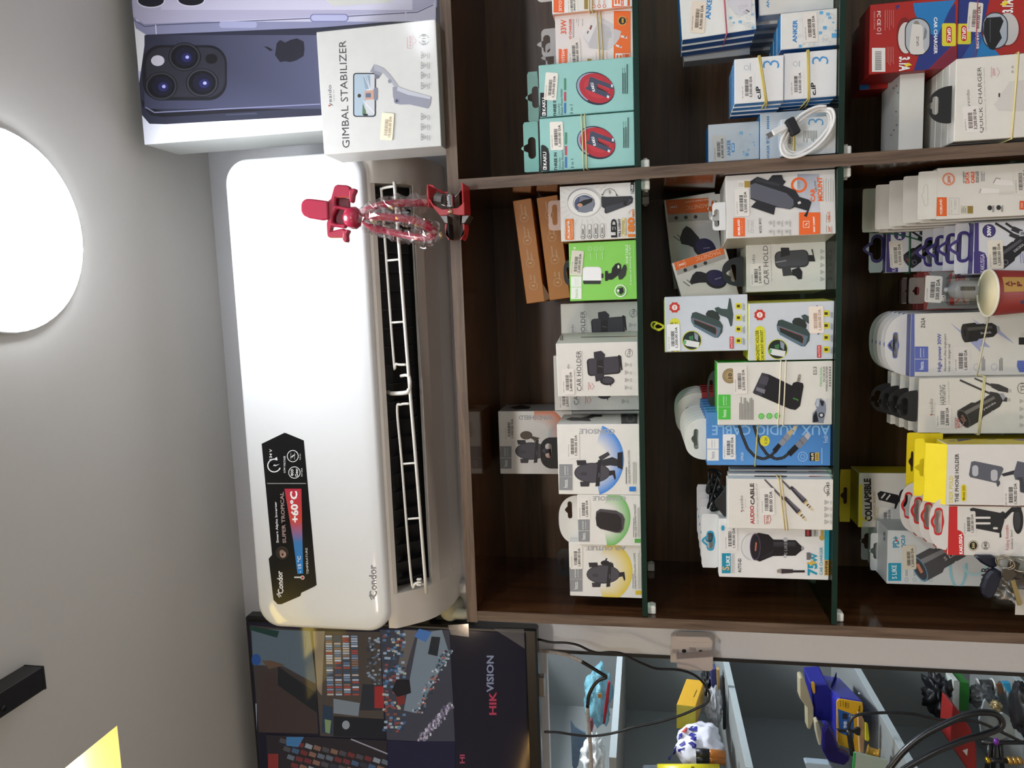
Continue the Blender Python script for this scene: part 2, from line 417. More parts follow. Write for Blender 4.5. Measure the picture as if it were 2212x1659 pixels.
def band(label, c, xl, xr, col, depth=None, r=0.0009, strands=1, gap=0.006, xrd=None):
    """a rubber band stretched round a carton (or a bundle of them)"""
    d = depth or c.d; cl = c.f.clip; c.f.clip = False
    v0 = c.f.loc(xl, (c.yl if hasattr(c, 'yl') else 0))[1] if False else c.vpos(xl); v1 = c.vpos(xr); e = r*1.2
    t = thing('rubber_band', label, 'rubber band', c.O+c.ux*(c.W/2)+c.uz*v0, 'rubber bands round the packs')
    for q in range(strands):
        o = q*gap
        def B(u, v, dep): return c.O+c.ux*u+c.uz*(v-o)+c.uy*dep
        P = [B(-e, v0, -e), B(c.W*0.33, v0*0.67+v1*0.33, -e), B(c.W*0.66, v0*0.34+v1*0.66, -e), B(c.W+e, v1, -e), B(c.W+e, v1-0.003*q, d*0.5), B(c.W+e, v1, d+e), B(c.W*0.5, (v0+v1)/2, d+e), B(-e, v0, d+e), B(-e, v0-0.004*q, d*0.5)]
        tube('strand', P, r, mat(col, 0.6), t, seg=6, sub=1, closed=True)
    c.f.clip = cl
    return t
def _vpos(c, x):
    cl = c.f.clip; c.f.clip = False
    a = FR[c.fr]; mid = c.O+c.ux*(c.W/2)+c.uz*(c.H/2)
    d = mid-CAM; z = d.dot(FW); y = IH-(IH/2+FPX*d.dot(RR)/z); v = c.f.loc(x, (y-a[1])*a[2])[1]; c.f.clip = cl; return v
Carton.vpos = _vpos
# ================================================================== the room
ZC = 2.383; WY = 0.31
M_WALL = mat('#d9dade', 0.6, var=0.03, bump=0.05, scale=120); M_CEIL = mat('#d6d4d0', 0.6, var=0.02, bump=0.03, scale=90)
XR, XL, YF = 2.4, -2.6, -3.4
struct(box('floor', XL, XR, YF, 1.2, -0.05, 0, mat('#d2cec8', 0.35, var=0.06, scale=8), bw=0))
hx0, hx1, hy0, hy1 = -0.5, -0.166, -0.36, -0.1      # recessed warm light trough
cv = [(XL, YF), (XR, YF), (XR, WY), (XL, WY), (hx0, hy0), (hx1, hy0), (hx1, hy1), (hx0, hy1)]
ce = mesh('ceiling', [(x, y, ZC) for x, y in cv]+[(x, y, ZC+0.09) for x, y in cv[4:]]+[(x, y, ZC+0.12) for x, y in cv[:4]],
          [(0, 1, 5, 4), (1, 2, 6, 5), (2, 3, 7, 6), (3, 0, 4, 7), (4, 5, 9, 8), (5, 6, 10, 9), (6, 7, 11, 10), (7, 4, 8, 11), (8, 9, 10, 11), (12, 13, 14, 15)], M_CEIL)
struct(ce)
t = thing('cove_light', 'warm yellow light glowing inside the recess in the ceiling', 'light', (hx0, hy0, ZC+0.06))
box('diffuser', hx0+0.03, hx1-0.006, hy0+0.03, hy1-0.028, ZC+0.082, ZC+0.088, mat('#ffde6e', 0.4, emit=LAMP_WARM), t, 0)
box('light_strip', hx0+0.03, hx1-0.02, hy1-0.02, hy1-0.012, ZC+0.07, ZC+0.084, mat('#fff0b0', 0.4, emit=LAMP_WARM), t, 0)
# back wall: panel behind the cabinet, lintel behind the television, opening to the repair corner
struct(box('wall_back', -0.2, XR, WY, WY+0.02, 0, ZC, M_WALL, bw=0))
struct(box('wall_lintel', XL, -0.2, WY, WY+0.02, 1.712, ZC, M_WALL, bw=0))
struct(box('trim_1', -0.205, -0.199, WY-0.003, WY+0.035, 0, 1.712, mat('#1c1917', 0.5), bw=0))
struct(box('wall_right', XR, XR+0.05, YF, 1.2, 0, ZC, M_WALL, bw=0))
struct(box('wall_left', XL-0.05, XL, YF, 1.2, 0, ZC, mat('#6c6864', 0.6, var=0.2, scale=4), bw=0))
struct(box('wall_front', XL, XR, YF-0.05, YF, 0, ZC, mat('#a8a49c', 0.5, var=0.1, scale=5), bw=0))
struct(box('wall_far', XL, XR, 1.2, 1.25, 0, ZC, mat('#9ba3a6', 0.6), bw=0))
t = thing('led_strip', 'warm LED strip along the ceiling edge of the left shop wall', 'light', (XL+0.03, -2.1, ZC-0.05))
box('profile', XL+0.0005, XL+0.03, -3.3, -0.9, ZC-0.03, ZC-0.005, mat('#d8d4cc', 0.4), t, 0)
box('diffuser', XL+0.004, XL+0.026, -3.3, -0.9, ZC-0.036, ZC-0.0302, mat('#ffca7a', 0.4, emit=14), t, 0)
def round_lamp(x, y, label, power, r=0.146, tint='#f4f9ff'):
    t = thing('ceiling_lamp', label, 'ceiling light', (x, y, ZC), 'round ceiling lamps')
    lathe('housing', [(r*1.0, -0.0002), (r*1.0, -0.014), (r*0.98, -0.0155)], (x, y, ZC), (0, 0, 1), mat('#eeeeee', 0.4), t, 48)
    lathe('diffuser', [(r*0.985, -0.0145), (r*0.97, -0.019), (r*0.88, -0.0245), (r*0.5, -0.029), (0.00001, -0.03)], (x, y, ZC), (0, 0, 1), mat(tint, 0.4, var=0.0, emit=power), t, 48)
round_lamp(0.640, -0.228, 'round white lamp glowing on the ceiling in front of the air conditioner', LAMP_COOL, 0.142)
round_lamp(0.55, -1.7, 'round white ceiling lamp in the middle of the shop', LAMP_ROOM, 0.2)
round_lamp(-0.9, -1.9, 'round white ceiling lamp towards the left of the shop', LAMP_ROOM, 0.2, '#ffe4c4')
round_lamp(1.7, -1.9, 'round white ceiling lamp towards the right of the shop', LAMP_ROOM, 0.2)
round_lamp(0.25, 0.76, 'added round fill lamp, out of view above the repair corner', 95, 0.15)  # extra lamp added out of view to brighten the repair shelves
struct(box('ceiling_repair_corner', XL, XR, WY, 1.25, ZC, ZC+0.02, M_CEIL, bw=0))
t = thing('track_rail', 'black track light rail screwed to the ceiling', 'rail', (0.027, -0.6, ZC))
box('rail_body', -0.008, 0.026, -1.3, -0.2665, ZC-0.032, ZC-0.0002, mat('#17161a', 0.45, var=0.2), t, 0.001)
box('end_cap', -0.0085, 0.0265, -0.267, -0.2635, ZC-0.033, ZC-0.0002, mat('#0f0f11', 0.5), t, 0.001)
lathe('screw', [(0.004, 0), (0.004, -0.001)], (0.003, -0.335, ZC-0.032), (0, 0, 1), mat('#050505', 0.4), t, 12)
# ================================================================== cabinet
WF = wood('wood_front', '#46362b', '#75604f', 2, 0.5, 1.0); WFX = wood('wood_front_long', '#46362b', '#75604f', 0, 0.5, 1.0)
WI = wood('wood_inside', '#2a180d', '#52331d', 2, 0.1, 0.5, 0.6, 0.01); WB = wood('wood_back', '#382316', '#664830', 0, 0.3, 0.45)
Z1, Z2, Z3, ZT, ZTB = 1.512, 1.2318, 0.905, 1.796, 1.7785
XI, XDL, XDR, XRI, DEP = 0.0161, 0.6888, 0.7057, 1.36, 0.257
t = thing('shelving_cabinet', 'dark brown wooden cabinet with glass shelves full of boxes', 'cabinet', (0.69, 0.13, 0.0))
def board(name, x0, x1, z0, z1, edge, inner):
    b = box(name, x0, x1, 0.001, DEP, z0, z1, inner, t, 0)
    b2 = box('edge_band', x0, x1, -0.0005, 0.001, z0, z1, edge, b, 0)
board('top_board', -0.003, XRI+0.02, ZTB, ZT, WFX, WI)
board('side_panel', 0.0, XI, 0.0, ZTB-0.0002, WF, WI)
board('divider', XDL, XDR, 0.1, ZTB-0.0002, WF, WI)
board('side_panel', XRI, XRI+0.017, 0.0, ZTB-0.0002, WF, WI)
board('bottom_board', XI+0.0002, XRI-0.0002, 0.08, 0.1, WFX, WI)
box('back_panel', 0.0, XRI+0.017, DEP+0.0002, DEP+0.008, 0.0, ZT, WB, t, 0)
GE = mat('#0a2a22', 0.15, var=0.15, spec=0.6)
SHELF[1] = Z1; SHELF[2] = Z2; SHELF[3] = Z3; SHELF['top'] = ZT
n = 0
for z, nm in ((Z1, 'upper'), (Z2, 'middle'), (Z3, 'lower')):
    for x0, x1, sd in ((XI, XDL, 'left'), (XDR, XRI, 'right')):
        g = thing('glass_shelf', '%s glass shelf with green edge in the %s half of the cabinet' % (nm, sd), 'shelf', ((x0+x1)/2, 0.12, z), 'glass shelves')
        box('pane', x0+0.001, x1-0.001, 0.0035, DEP-0.002, z-0.008, z, clearmat('shelf_glass', '#cfe6dc', 0.1, 0.03), g, 0)
        box('polished_edge', x0+0.001, x1-0.001, 0.002, 0.0035, z-0.008, z, GE, g, 0)
for z in (Z1, Z2, Z3):
    for xx, sg, nm in ((XI, 1, 'on left side panel'), (XDL, -1, 'left of the divider'), (XDR, 1, 'right of the divider')):
        for yy, fb in ((0.014, 'front'), (0.2, 'rear')):
            lvl = {Z1: 'upper', Z2: 'middle', Z3: 'lower'}[z]
            p = thing('shelf_support', 'white clip under the %s shelf, %s one, %s' % (lvl, fb, nm), 'shelf clip', (xx, yy, z-0.016), 'white shelf clips')
            x0, x1 = (xx, xx+0.013) if sg > 0 else (xx-0.013, xx)
            box('clip_block', x0, x1, yy, yy+0.018, z-0.021, z-0.0085, mat('#e8e6e0', 0.4), p, 0.0015)
            lathe('pin', [(0.003, 0), (0.003, 0.003)], ((x1 if sg > 0 else x0), yy+0.009, z-0.015), (sg, 0, 0), mat('#cfcdc8', 0.4), p, 10)
# ================================================================== air conditioner
t = thing('air_conditioner', 'white wall air conditioner with black energy label above the cabinet', 'air conditioner', (0.36, 0.2, 1.87))
AY = 0.105
ax0, ax1 = at(700, 1362, AY).x, at(650, 332, AY).x
az1, az0 = 2.232, at(812, 850, AY).z
MW = mat('#eef0f2', 0.12, var=0.01, spec=0.6, coat=0.3); MB_ = mat('#d9d2c8', 0.4, var=0.03)
out = rrect((ax0+ax1)/2, (az0+az1)/2, ax1-ax0, az1-az0, 0.042, 8)
V = []; Fs = []; N = len(out); cx, cz = (ax0+ax1)/2, (az0+az1)/2
def ring_at(ins, y):
    k = len(V)
    for x, z in out:
        sx = cx+(x-cx)*(1-ins/((ax1-ax0)/2)); szz = cz+(z-cz)*(1-ins/((az1-az0)/2)); V.append((sx, y, szz))
    return k
rs = [ring_at(0.0, AY+0.045), ring_at(0.0, AY+0.012), ring_at(0.0012, AY+0.006), ring_at(0.004, AY+0.002), ring_at(0.009, AY), ring_at(0.03, AY-0.001)]
for a, b in zip(rs[:-1], rs[1:]):
    Fs += [(a+i, a+(i+1) % N, b+(i+1) % N, b+i) for i in range(N)]
Fs.append(tuple(rs[-1]+i for i in range(N)))
p = mesh('front_panel', V, Fs, MW, t, smooth=True); fixn(p)
box('main_body', ax0+0.012, ax1-0.012, AY+0.04, WY-0.001, az0+0.004, az1-0.01, mat('#e4e2de', 0.4), t, 0.01)
# lower body: outlet recess between two end pieces
zb = az0
prof = [(AY+0.014, zb+0.006), (AY+0.014, zb-0.008), (AY+0.03, zb-0.03), (AY+0.055, zb-0.058), (AY+0.085, zb-0.075), (AY+0.13, zb-0.086), (AY+0.17, zb-0.088), (WY-0.001, zb-0.088), (WY-0.001, zb+0.006)]
ox0, ox1 = at(885, 1268, AY+0.05).x, at(840, 400, AY+0.05).x
def extr(name, pr, x0, x1, m, parent=t, bw=0.0):
    q = []
    for i, p1 in enumerate(pr):                       # round the profile between its points
        p0, p2, p3 = pr[i-1], pr[(i+1) % len(pr)], pr[(i+2) % len(pr)]
        if name.endswith('piece') and 1 <= i <= 5:
            for j in range(4):
                u = j/4; q.append(tuple(0.5*(2*p1[k]+(p2[k]-p0[k])*u+(2*p0[k]-5*p1[k]+4*p2[k]-p3[k])*u*u+(3*p1[k]-p0[k]-3*p2[k]+p3[k])*u**3) for k in (0, 1)))
        else: q.append(p1)
    o = prism(name, [(x0, y, z) for y, z in q], (x1-x0, 0, 0), m, parent, 0)
    if name.endswith('piece'): o.data.polygons.foreach_set('use_smooth', [True]*len(o.data.polygons)); o.data.set_sharp_from_angle(angle=0.7)
    return o
extr('left_end_piece', prof, ax0+0.004, ox0, MB_, bw=0.002); extr('right_end_piece', prof, ox1, ax1-0.004, MB_, bw=0.002)
extr('outlet_top_rim', [(AY+0.014, zb+0.006), (AY+0.014, zb-0.006), (AY+0.02, zb-0.012), (AY+0.05, zb+0.0), (AY+0.05, zb+0.006)], ox0, ox1, MB_)
lip = [(AY+0.066, zb-0.066), (AY+0.085, zb-0.0751), (AY+0.13, zb-0.086), (AY+0.17, zb-0.088), (WY-0.001, zb-0.088), (WY-0.001, zb-0.07), (AY+0.13, zb-0.058), (AY+0.09, zb-0.052)]
extr('lower_lip', lip, ox0, ox1, MB_)
DK = mat('#0a0b0d', 0.5, var=0.3)
extr('outlet_cavity', [(AY+0.05, zb+0.004), (AY+0.06, zb-0.012), (AY+0.1, zb-0.05), (WY-0.012, zb-0.06), (WY-0.012, zb+0.004)], ox0+0.0005, ox1-0.0005, DK)
for i in range(22):
    x = ox0+0.02+i*(ox1-ox0-0.04)/21
    prism('outlet_fin', [(x, AY+0.024, zb-0.012), (x, AY+0.058, zb-0.0115), (x, AY+0.094, zb-0.046), (x, AY+0.064, zb-0.05)], (0.0014, 0, 0), mat('#17191c', 0.4), t)
def apx(x, y, Y=AY+0.03): return at(x, y, Y)
LW = mat('#e9e6de', 0.35); YB = AY+0.022
bar = tube('louver_bar', [apx(852, 393, YB), apx(879, 760, YB), apx(902, 1040, YB), apx(921, 1281, YB)], 0.0032, LW, t, 8, 6)
for nm, pts, cross in (('right', [(853, 402), (830, 406), (824, 412), (826, 440), (850, 770), (856, 786), (878, 788)], [(836, 563, 866, 560), (845, 697, 874, 695)]),
                       ('left', [(884, 872), (866, 874), (858, 886), (868, 1000), (888, 1248), (898, 1260), (916, 1262)], [(872, 1002, 900, 1000), (882, 1121, 907, 1119)])):
    fr_ = tube('louver_frame', [apx(x, y, YB+0.006) for x, y in pts], 0.0024, LW, t, 8, 5)
    for a, b, c_, d_ in cross: tube('cross_bar', [apx(a, b, YB+0.006), apx(c_, d_, YB)], 0.002, LW, fr_, 8, 1)
tube('louver_arm', [apx(838, 846, YB+0.03), apx(846, 850, YB+0.015), apx(878, 848, YB), apx(884, 840, YB)], 0.004, LW, t, 8, 3)
tube('louver_clip', [apx(866, 812, YB+0.01), apx(884, 812, YB), apx(886, 838, YB)], 0.003, LW, t, 8, 2)
for y in (1250, 1256, 1262): box('louver_hinge', *sorted((apx(904, y, YB).x, apx(904, y+3, YB).x)), YB-0.002, YB+0.004, apx(910, y, YB).z, apx(900, y, YB).z, LW, t, 0.0005)
# black energy label and the raised maker's name
f = Face(Vector((ax0, AY-0.001, az0)), Vector((1, 0, 0)), Vector((0, 0, 1)), ax1-ax0, az1-az0, 'S', t, lift=0.0003)
f.p([(22, 160), (225, 62), (240, 64), (400, 130), (515, 1425), (495, 1440), (378, 1495), (368, 1525), (200, 1598), (165, 1598), (128, 1560), (85, 1190), (115, 1155)], '#0c0d10')
lb = f.done('energy_label', mat('#0c0d10', 0.25)); f.par = lb; f.k = 0.0006
f.tx('134 V', 104, 255, 95, 24, '#f2f2f2', 0, 0.02).tx('LOW VOLTAGE', 228, 345, 150, 17, '#e8e8e8', 0, 0.02)
f.ring(135, 355, 62, 62, 10, '#f5f5f5', 20, 300).p([(90, 330), (150, 350), (140, 365), (185, 340), (125, 360), (135, 345)], '#f5f5f5').p([(140, 290), (160, 278), (165, 305)], '#f5f5f5')
f.ring(302, 270, 52, 54, 6, '#f2f2f2').p([(275, 285), (300, 268), (298, 262), (328, 255), (304, 272), (306, 278)], '#f2f2f2').l([(285, 240), (285, 300)], 3, '#ccc').l([(318, 240), (318, 300)], 3, '#ccc')
f.ring(317, 417, 54, 54, 6, '#f2f2f2').tx('eco', 296, 417, 60, 24, '#f2f2f2', 0, 0.02).tx('Gear', 336, 417, 74, 26, '#f2f2f2', 0, 0.02)
f.tx('Full Dc', 368, 275, 55, 12, '#ddd').tx('ECO GEAR', 383, 415, 75, 12, '#ddd', 0, 0.01)
f.r(72, 420, 511, 519, '#9a9a9a')
f.tx('Smart Alpha Inverter', 160, 862, 370, 27, '#f4f4f4', 3, 0.02).tx('SUPER TROPICAL', 216, 820, 460, 34, '#a58f8a', 3, 0.03)
f.g(228, 380, 560, 800, ['#c22b45', '#d0483f', '#d0483f', '#c22b45'])
f.V[-4:] = [f.P(*q) for q in ((228, 562), (276, 850), (386, 850), (380, 562))]
f.g(0, 0, 0, 0, ['#d0483f', '#3d7fc0', '#3d7fc0', '#d0483f']); f.V[-4:] = [f.P(*q) for q in ((276, 850), (308, 1040), (390, 1040), (386, 850))]
f.g(0, 0, 0, 0, ['#3d7fc0', '#0f8ae0', '#0f8ae0', '#3d7fc0']); f.V[-4:] = [f.P(*q) for q in ((308, 1040), (345, 1325), (396, 1322), (390, 1040))]
f.tx('+60°C', 316, 725, 280, 70, '#fff', 3, 0.04).tx('- 15 °C', 362, 1240, 150, 32, '#e8f4ff', 3, 0.03).tx('TEMPÉRATURE', 428, 1210, 235, 24, '#ddd', 3, 0.01)
f.rot(350, 1355, 12, 70, 0, '#eee', 5).e(390, 1358, 18, 18, '#eee').e(390, 1358, 12, 12, '#b33')
f.e(208, 1135, 60, 60, '#2a2220').e(215, 1150, 28, 30, '#b59488').e(205, 1130, 22, 20, '#9a7f74').e(212, 1152, 10, 11, '#2a2220')
f.tx('Condor', 190, 1400, 205, 52, '#f4f4f4', 3, 0.03).l([(160, 1500), (185, 1535)], 8, '#f4f4f4').l([(172, 1495), (200, 1528)], 8, '#f4f4f4')
f.done('label_print')
f.fr = 'T'; f.par = t; f.k = 0.0004
f.tx('Condor', 716, 1358, 145, 34, '#c9ccd6', 2, 0.02).l([(700, 1420), (712, 1442)], 5, '#c9ccd6').l([(708, 1416), (722, 1438)], 5, '#c9ccd6')
f.done('raised_logo', mat('#c4c6cf', 0.15, metal=0.8))
# plug, trunking and hose beneath the left end
t = thing('cable_trunking', 'white plastic cable trunking on the wall below the air conditioner', 'trunking', (0, WY, 1.8))
a = at(992, 1262, WY-0.03); b = at(1000, 1283, WY-0.03)
box('trunking_body', b.x, a.x, WY-0.03, WY-0.0005, 1.6, at(978, 1280, WY-0.03).z, mat('#dcdcda', 0.45), t, 0.003)
tube('refrigerant_hose', [at(938, 1300, WY-0.03), at(938, 1318, WY-0.03), at(930, 1330, WY-0.02)], 0.013, mat('#131316', 0.7), t, 10, 4)
t = thing('power_plug', 'pale round power plug in the wall socket between cabinet and television', 'plug', at(980, 1325, WY-0.05))
PC = at(974, 1318, WY-0.045); MP = mat('#b9b8a4', 0.5)
lathe('socket', [(0.03, -0.006), (0.03, 0.0), (0.027, 0.002)], PC+Vector((0, 0.04, 0)), (0, -1, 0), mat('#d8d8d4', 0.4), t, 28)
lathe('plug_body', [(0.019, -0.035), (0.021, -0.005), (0.019, 0.012), (0.014, 0.018)], PC, (0, -1, 0), MP, t, 20)
tube('cord_sleeve', [PC+Vector((0, -0.01, -0.008)), PC+Vector((-0.004, -0.008, -0.028)), PC+Vector((-0.006, 0, -0.05))], 0.009, MP, t, 10, 3, radii=[0.013, 0.01, 0.007])
for i in range(4): lathe('sleeve_rib', [(0.0105, 0), (0.0105, 0.002)], PC+Vector((-0.003-i*0.001, -0.008+i*0.002, -0.026-i*0.006)), (0, 0, -1), MP, t, 14)
# ================================================================== television with the camera monitor picture
TY = 0.235
t = thing('television', 'flat black television showing security camera pictures, left of the air conditioner', 'television', (-0.6, 0.25, 1.7))
tr = at(530, 1335, TY); br = at(1150, 1356, TY); tx1 = (tr.x+br.x)/2; tz1 = at(540, 1480, TY).z; tz0 = at(1163, 1480, TY).z; tx0 = tx1-1.02
box('casing', tx0, tx1, TY, TY+0.03, tz0, tz1, mat('#0d0d10', 0.3), t, 0.004)
box('rear_housing', tx0+0.15, tx1-0.15, TY+0.03, WY-0.0005, tz0+0.1, tz1-0.1, mat('#101012', 0.5), t, 0.004)
sx1 = tx1-0.008; sz1 = tz1-0.008; sz0 = tz0+0.022; sx0 = tx0+0.008
o = box('screen', sx0, sx1, TY-0.0012, TY+0.0001, sz0, sz1, mat('#0a0b14', 0.06, var=0.0, spec=0.6), t, 0)
f = Face(Vector((sx0, TY-0.0012, sz0)), Vector((1, 0, 0)), Vector((0, 0, 1)), sx1-sx0, sz1-sz0, 'V', o)
f.st = 0.0000015; f.r(170, 2090, 140, 1400, '#0b0c1c')
rnd = random.Random(3)
# camera 1: stairwell
f.p([(190, 160), (600, 195), (655, 900), (250, 890)], '#3a322e').p([(200, 180), (600, 200), (640, 560), (420, 440), (210, 430)], '#54626a').p([(190, 165), (390, 200), (375, 245), (185, 190)], '#12352c')
f.p([(270, 470), (640, 560), (655, 900), (250, 890)], '#3b2f2a').p([(380, 440), (640, 620), (650, 760), (380, 570)], '#15191c').e(232, 395, 32, 40, '#234a86').p([(270, 400), (330, 400), (430, 430), (320, 460)], '#5b4636')
f.tx('Camera 01', 568, 280, 90, 12, '#0a0a0a').lines(228, 880, 1, 10, 230, 6, '#aeb4b8')
# camera 2: wall of cases
f.p([(620, 200), (1075, 205), (1110, 930), (670, 915)], '#4a4038').p([(620, 200), (700, 200), (680, 640), (650, 600)], '#8a7a66')
for i in range(4):
    for j in range(26):
        x = 705+i*58+j*0.5; y = 230+j*16.5
        if y < 640: f.r(x, x+44, y, y+12, rnd.choice(['#7f92a8', '#a9b6c4', '#5d7690', '#c3c8cf', '#a34a44', '#8a6c5c', '#3c4c60', '#bcae9e']))
for j in range(60): x = 985+rnd.random()*90; y = 240+rnd.random()*320; f.r(x, x+16, y, y+14, rnd.choice(['#5d6f80', '#8394a2', '#2c3540', '#9aa6ae']))
f.p([(960, 560), (1100, 570), (1105, 740), (940, 740)], '#262a30').r(1040, 1105, 575, 725, '#9b2b2b').p([(760, 660), (940, 690), (930, 780), (760, 760)], '#7a8288')
f.p([(760, 780), (1110, 800), (1115, 930), (760, 915)], '#14181d').e(845, 840, 26, 30, '#8f9498').p([(690, 700), (755, 720), (755, 910), (680, 890)], '#24384a').p([(700, 800), (745, 810), (735, 900), (705, 890)], '#7d8f63')
# camera 3: counter
f.p([(1075, 190), (1550, 190), (1590, 965), (1125, 940)], '#3e3f48').p([(1240, 190), (1330, 195), (1250, 470), (1190, 520)], '#6a625c')
for i in range(150):
    u = rnd.random(); v = rnd.random(); x = 1090+u*150; y = 190+v*700
    f.r(x, x+22, y, y+16, rnd.choice(['#5f7fa0', '#3f5f80', '#9fb0bf', '#2c3d50', '#b8b29a', '#8a4a44']))
f.p([(1340, 215), (1500, 190), (1550, 350), (1330, 760), (1240, 740)], '#7b8790')
for i in range(130):
    v = rnd.random(); x = 1290+(1-v)*210+rnd.random()*70; y = 320+v*430; f.r(x, x+13, y, y+12, rnd.choice(['#c7ced4', '#9aa4ac', '#3a4450', '#59707f', '#b86a5a', '#27313c']))
f.p([(1345, 180), (1430, 205), (1390, 275), (1310, 235)], '#4b75b0').p([(1430, 235), (1490, 240), (1470, 370), (1405, 355)], '#20262c')
f.p([(1190, 530), (1280, 530), (1290, 620), (1200, 650), (1160, 600)], '#15151a').p([(1185, 650), (1245, 635), (1250, 690), (1205, 710)], '#7d2f2a')
for i in range(120):
    v = rnd.random(); x = 1350+v*210+rnd.random()*40-20; y = 900-v*240+rnd.random()*60; f.r(x, x+12, y, y+20, rnd.choice(['#b3a8b4', '#d3ccd2', '#7f7a88', '#6a5f78']))
# fourth and fifth: cases and no signal
f.p([(300, 905), (1125, 945), (1130, 1400), (330, 1400)], '#241f22')
for i in range(13):
    for j in range(5):
        x = 400+i*58+j*26; y = 925+j*56+i*12
        if x < 1110: f.p([(x, y), (x+46, y+18), (x+36, y+46), (x-10, y+30)], rnd.choice(['#4a4648', '#6a2c2c', '#30323a', '#7f5c4c', '#5e666e', '#8a8f94', '#3f5770']))
f.r(315, 385, 1035, 1150, '#7e2a26').p([(440, 920), (560, 920), (520, 990), (440, 980)], '#3d6f9a')
f.l([(880, 935), (1290, 1100)], 9, '#9a97a0').l([(1130, 945), (1600, 970)], 3, '#2e2e48').l([(1300, 1100), (1480, 980)], 8, '#77738a')
f.r(1130, 1590, 950, 1400, '#151632').tx('HIK', 1848, 690, 160, 50, '#b23a50', 0, 0.03).tx('VISION', 1830, 490, 250, 50, '#8a8fa4', 0, 0.03).tx('HI', 1640, 1070, 60, 34, '#a8455a', 0, 0.03)
f.done('monitor_picture', ink(0.5, 0.07, 'screen_picture'))
# protective film corner and clip
mesh('film_corner', [fat('V', x, y, TY-0.004-0.008*k) for x, y, k in ((1850, 185, 0), (2060, 185, 0.2), (2065, 320, 1), (1950, 245, 0.4))], [(0, 1, 2, 3)], clearmat('film', '#f4f4ff', 0.25), t)
mesh('film_strip', [fat('V', x, y, TY-0.003) for x, y in ((1540, 160), (1680, 150), (1685, 240), (1560, 225))], [(0, 1, 2, 3)], clearmat('film', '#f4f4ff', 0.25), t)
o = box('remote_sensor', *sorted((fat('V', 2170, 520, TY).x, fat('V', 2170, 660, TY).x)), TY+0.004, TY+0.02, tz0-0.012, tz0+0.001, clearmat('sensor', '#c8c8c8', 0.4), t, 0.002)
# ================================================================== giant phone box on the cabinet top
c = carton('display_box', 'giant phone carton printed with dark and silver phones on the cabinet top', 'display box', 'L', 130, None, 862, -700, 0.058, 0.095, '#e9ebf2', side='#b9bcba', shelf='top')
f = c.f
f.g(120, 700, 430, 900, ['#b8bfe0', '#eef1fb', '#ffffff', '#ffffff'])
f.p([(148, 590), (152, 500), (210, 200), (215, -400), (2100, -400), (2100, 600), (1250, 690), (330, 742), (230, 740), (165, 690)], '#2b2d40')
f.p([(165, 590), (190, 640), (240, 690), (310, 700), (1250, 640), (1250, 600), (320, 665), (250, 650), (200, 610)], '#12131f')
f.g(200, 1260, 210, 650, ['#2f3144', '#3d3f58', '#4a4c66', '#585a76']); f.g(1230, 2060, -60, 260, ['#232436', '#2b2d40', '#20212f', '#1b1c2a'])
f.l([(205, 640), (260, 672), (1250, 622)], 7, '#7f82a4')
f.p([(x, y) for x, y in rrect(440, 435, 505, 330, 110, 8)], '#15161f').p(rrect(445, 432, 470, 296, 100, 8), '#2a2b36')
for cx_, cy_ in ((300, 515), (545, 495), (440, 340)):
    f.e(cx_, cy_, 98, 86, '#08090f').ring(cx_, cy_, 92, 82, 10, '#33353f').e(cx_+5, cy_, 62, 56, '#12132a').e(cx_+12, cy_+4, 30, 27, '#23245c').e(cx_+16, cy_+2, 11, 10, '#a9aee6')
f.e(280, 363, 40, 32, '#c7c4d2').e(600, 352, 36, 30, '#101016')
f.p([(980, 330), (990, 260), (1010, 240), (1040, 256), (1070, 240), (1110, 230), (1150, 250), (1155, 290), (1150, 335), (1110, 360), (1070, 372), (1040, 366), (1010, 372)], '#1c1d2a').p([(915, 278), (940, 282), (968, 300), (950, 306)], '#1c1d2a')
f.p([(680, 690), (690, 682), (865, 672), (880, 684)], '#3f4258')
f.p([(105, 60), (115, 110), (150, 170), (210, 208), (300, 205), (1250, 165), (1800, 120), (1900, 90), (1948, 40), (1955, -400), (90, -400)], '#8d8fb0')
f.g(150, 1940, -300, 130, ['#9ea0be', '#c9c7dd', '#cfcde2', '#d8d6ea']); f.p([(125, 100), (200, 145), (280, 142), (1250, 100), (1830, 66), (1930, 20), (1950, -60), (1960, -500), (120, -500)], '#b6b3cf')
f.g(300, 1800, -300, 60, ['#a7a3c6', '#c6c3de', '#dcdaee', '#cfcde4'])
f.l([(110, 70), (135, 120), (205, 160), (290, 150), (1250, 108), (1830, 74), (1925, 30)], 6, '#5a5c7a')
f.e(240, 5, 85, 45, '#121322').e(480, 0, 85, 42, '#121322').ring(240, 5, 85, 45, 8, '#d8d8ea').ring(480, 0, 85, 42, 8, '#d8d8ea')
f.rr(648, 872, 128, 168, 18, '#a9abd0').rr(1188, 1420, 84, 132, 24, '#7d7fae').rr(1196, 1412, 90, 126, 20, '#b9bbe0')
f.l([(268, 150), (272, 205)], 6, '#d9d9ee').l([(1760, 66), (1764, 120)], 7, '#d2d2ea')
f.p([(1280, 0), (1330, 38), (1680, 18), (1700, -200), (1280, -200)], '#d6d6d2')
f.done()
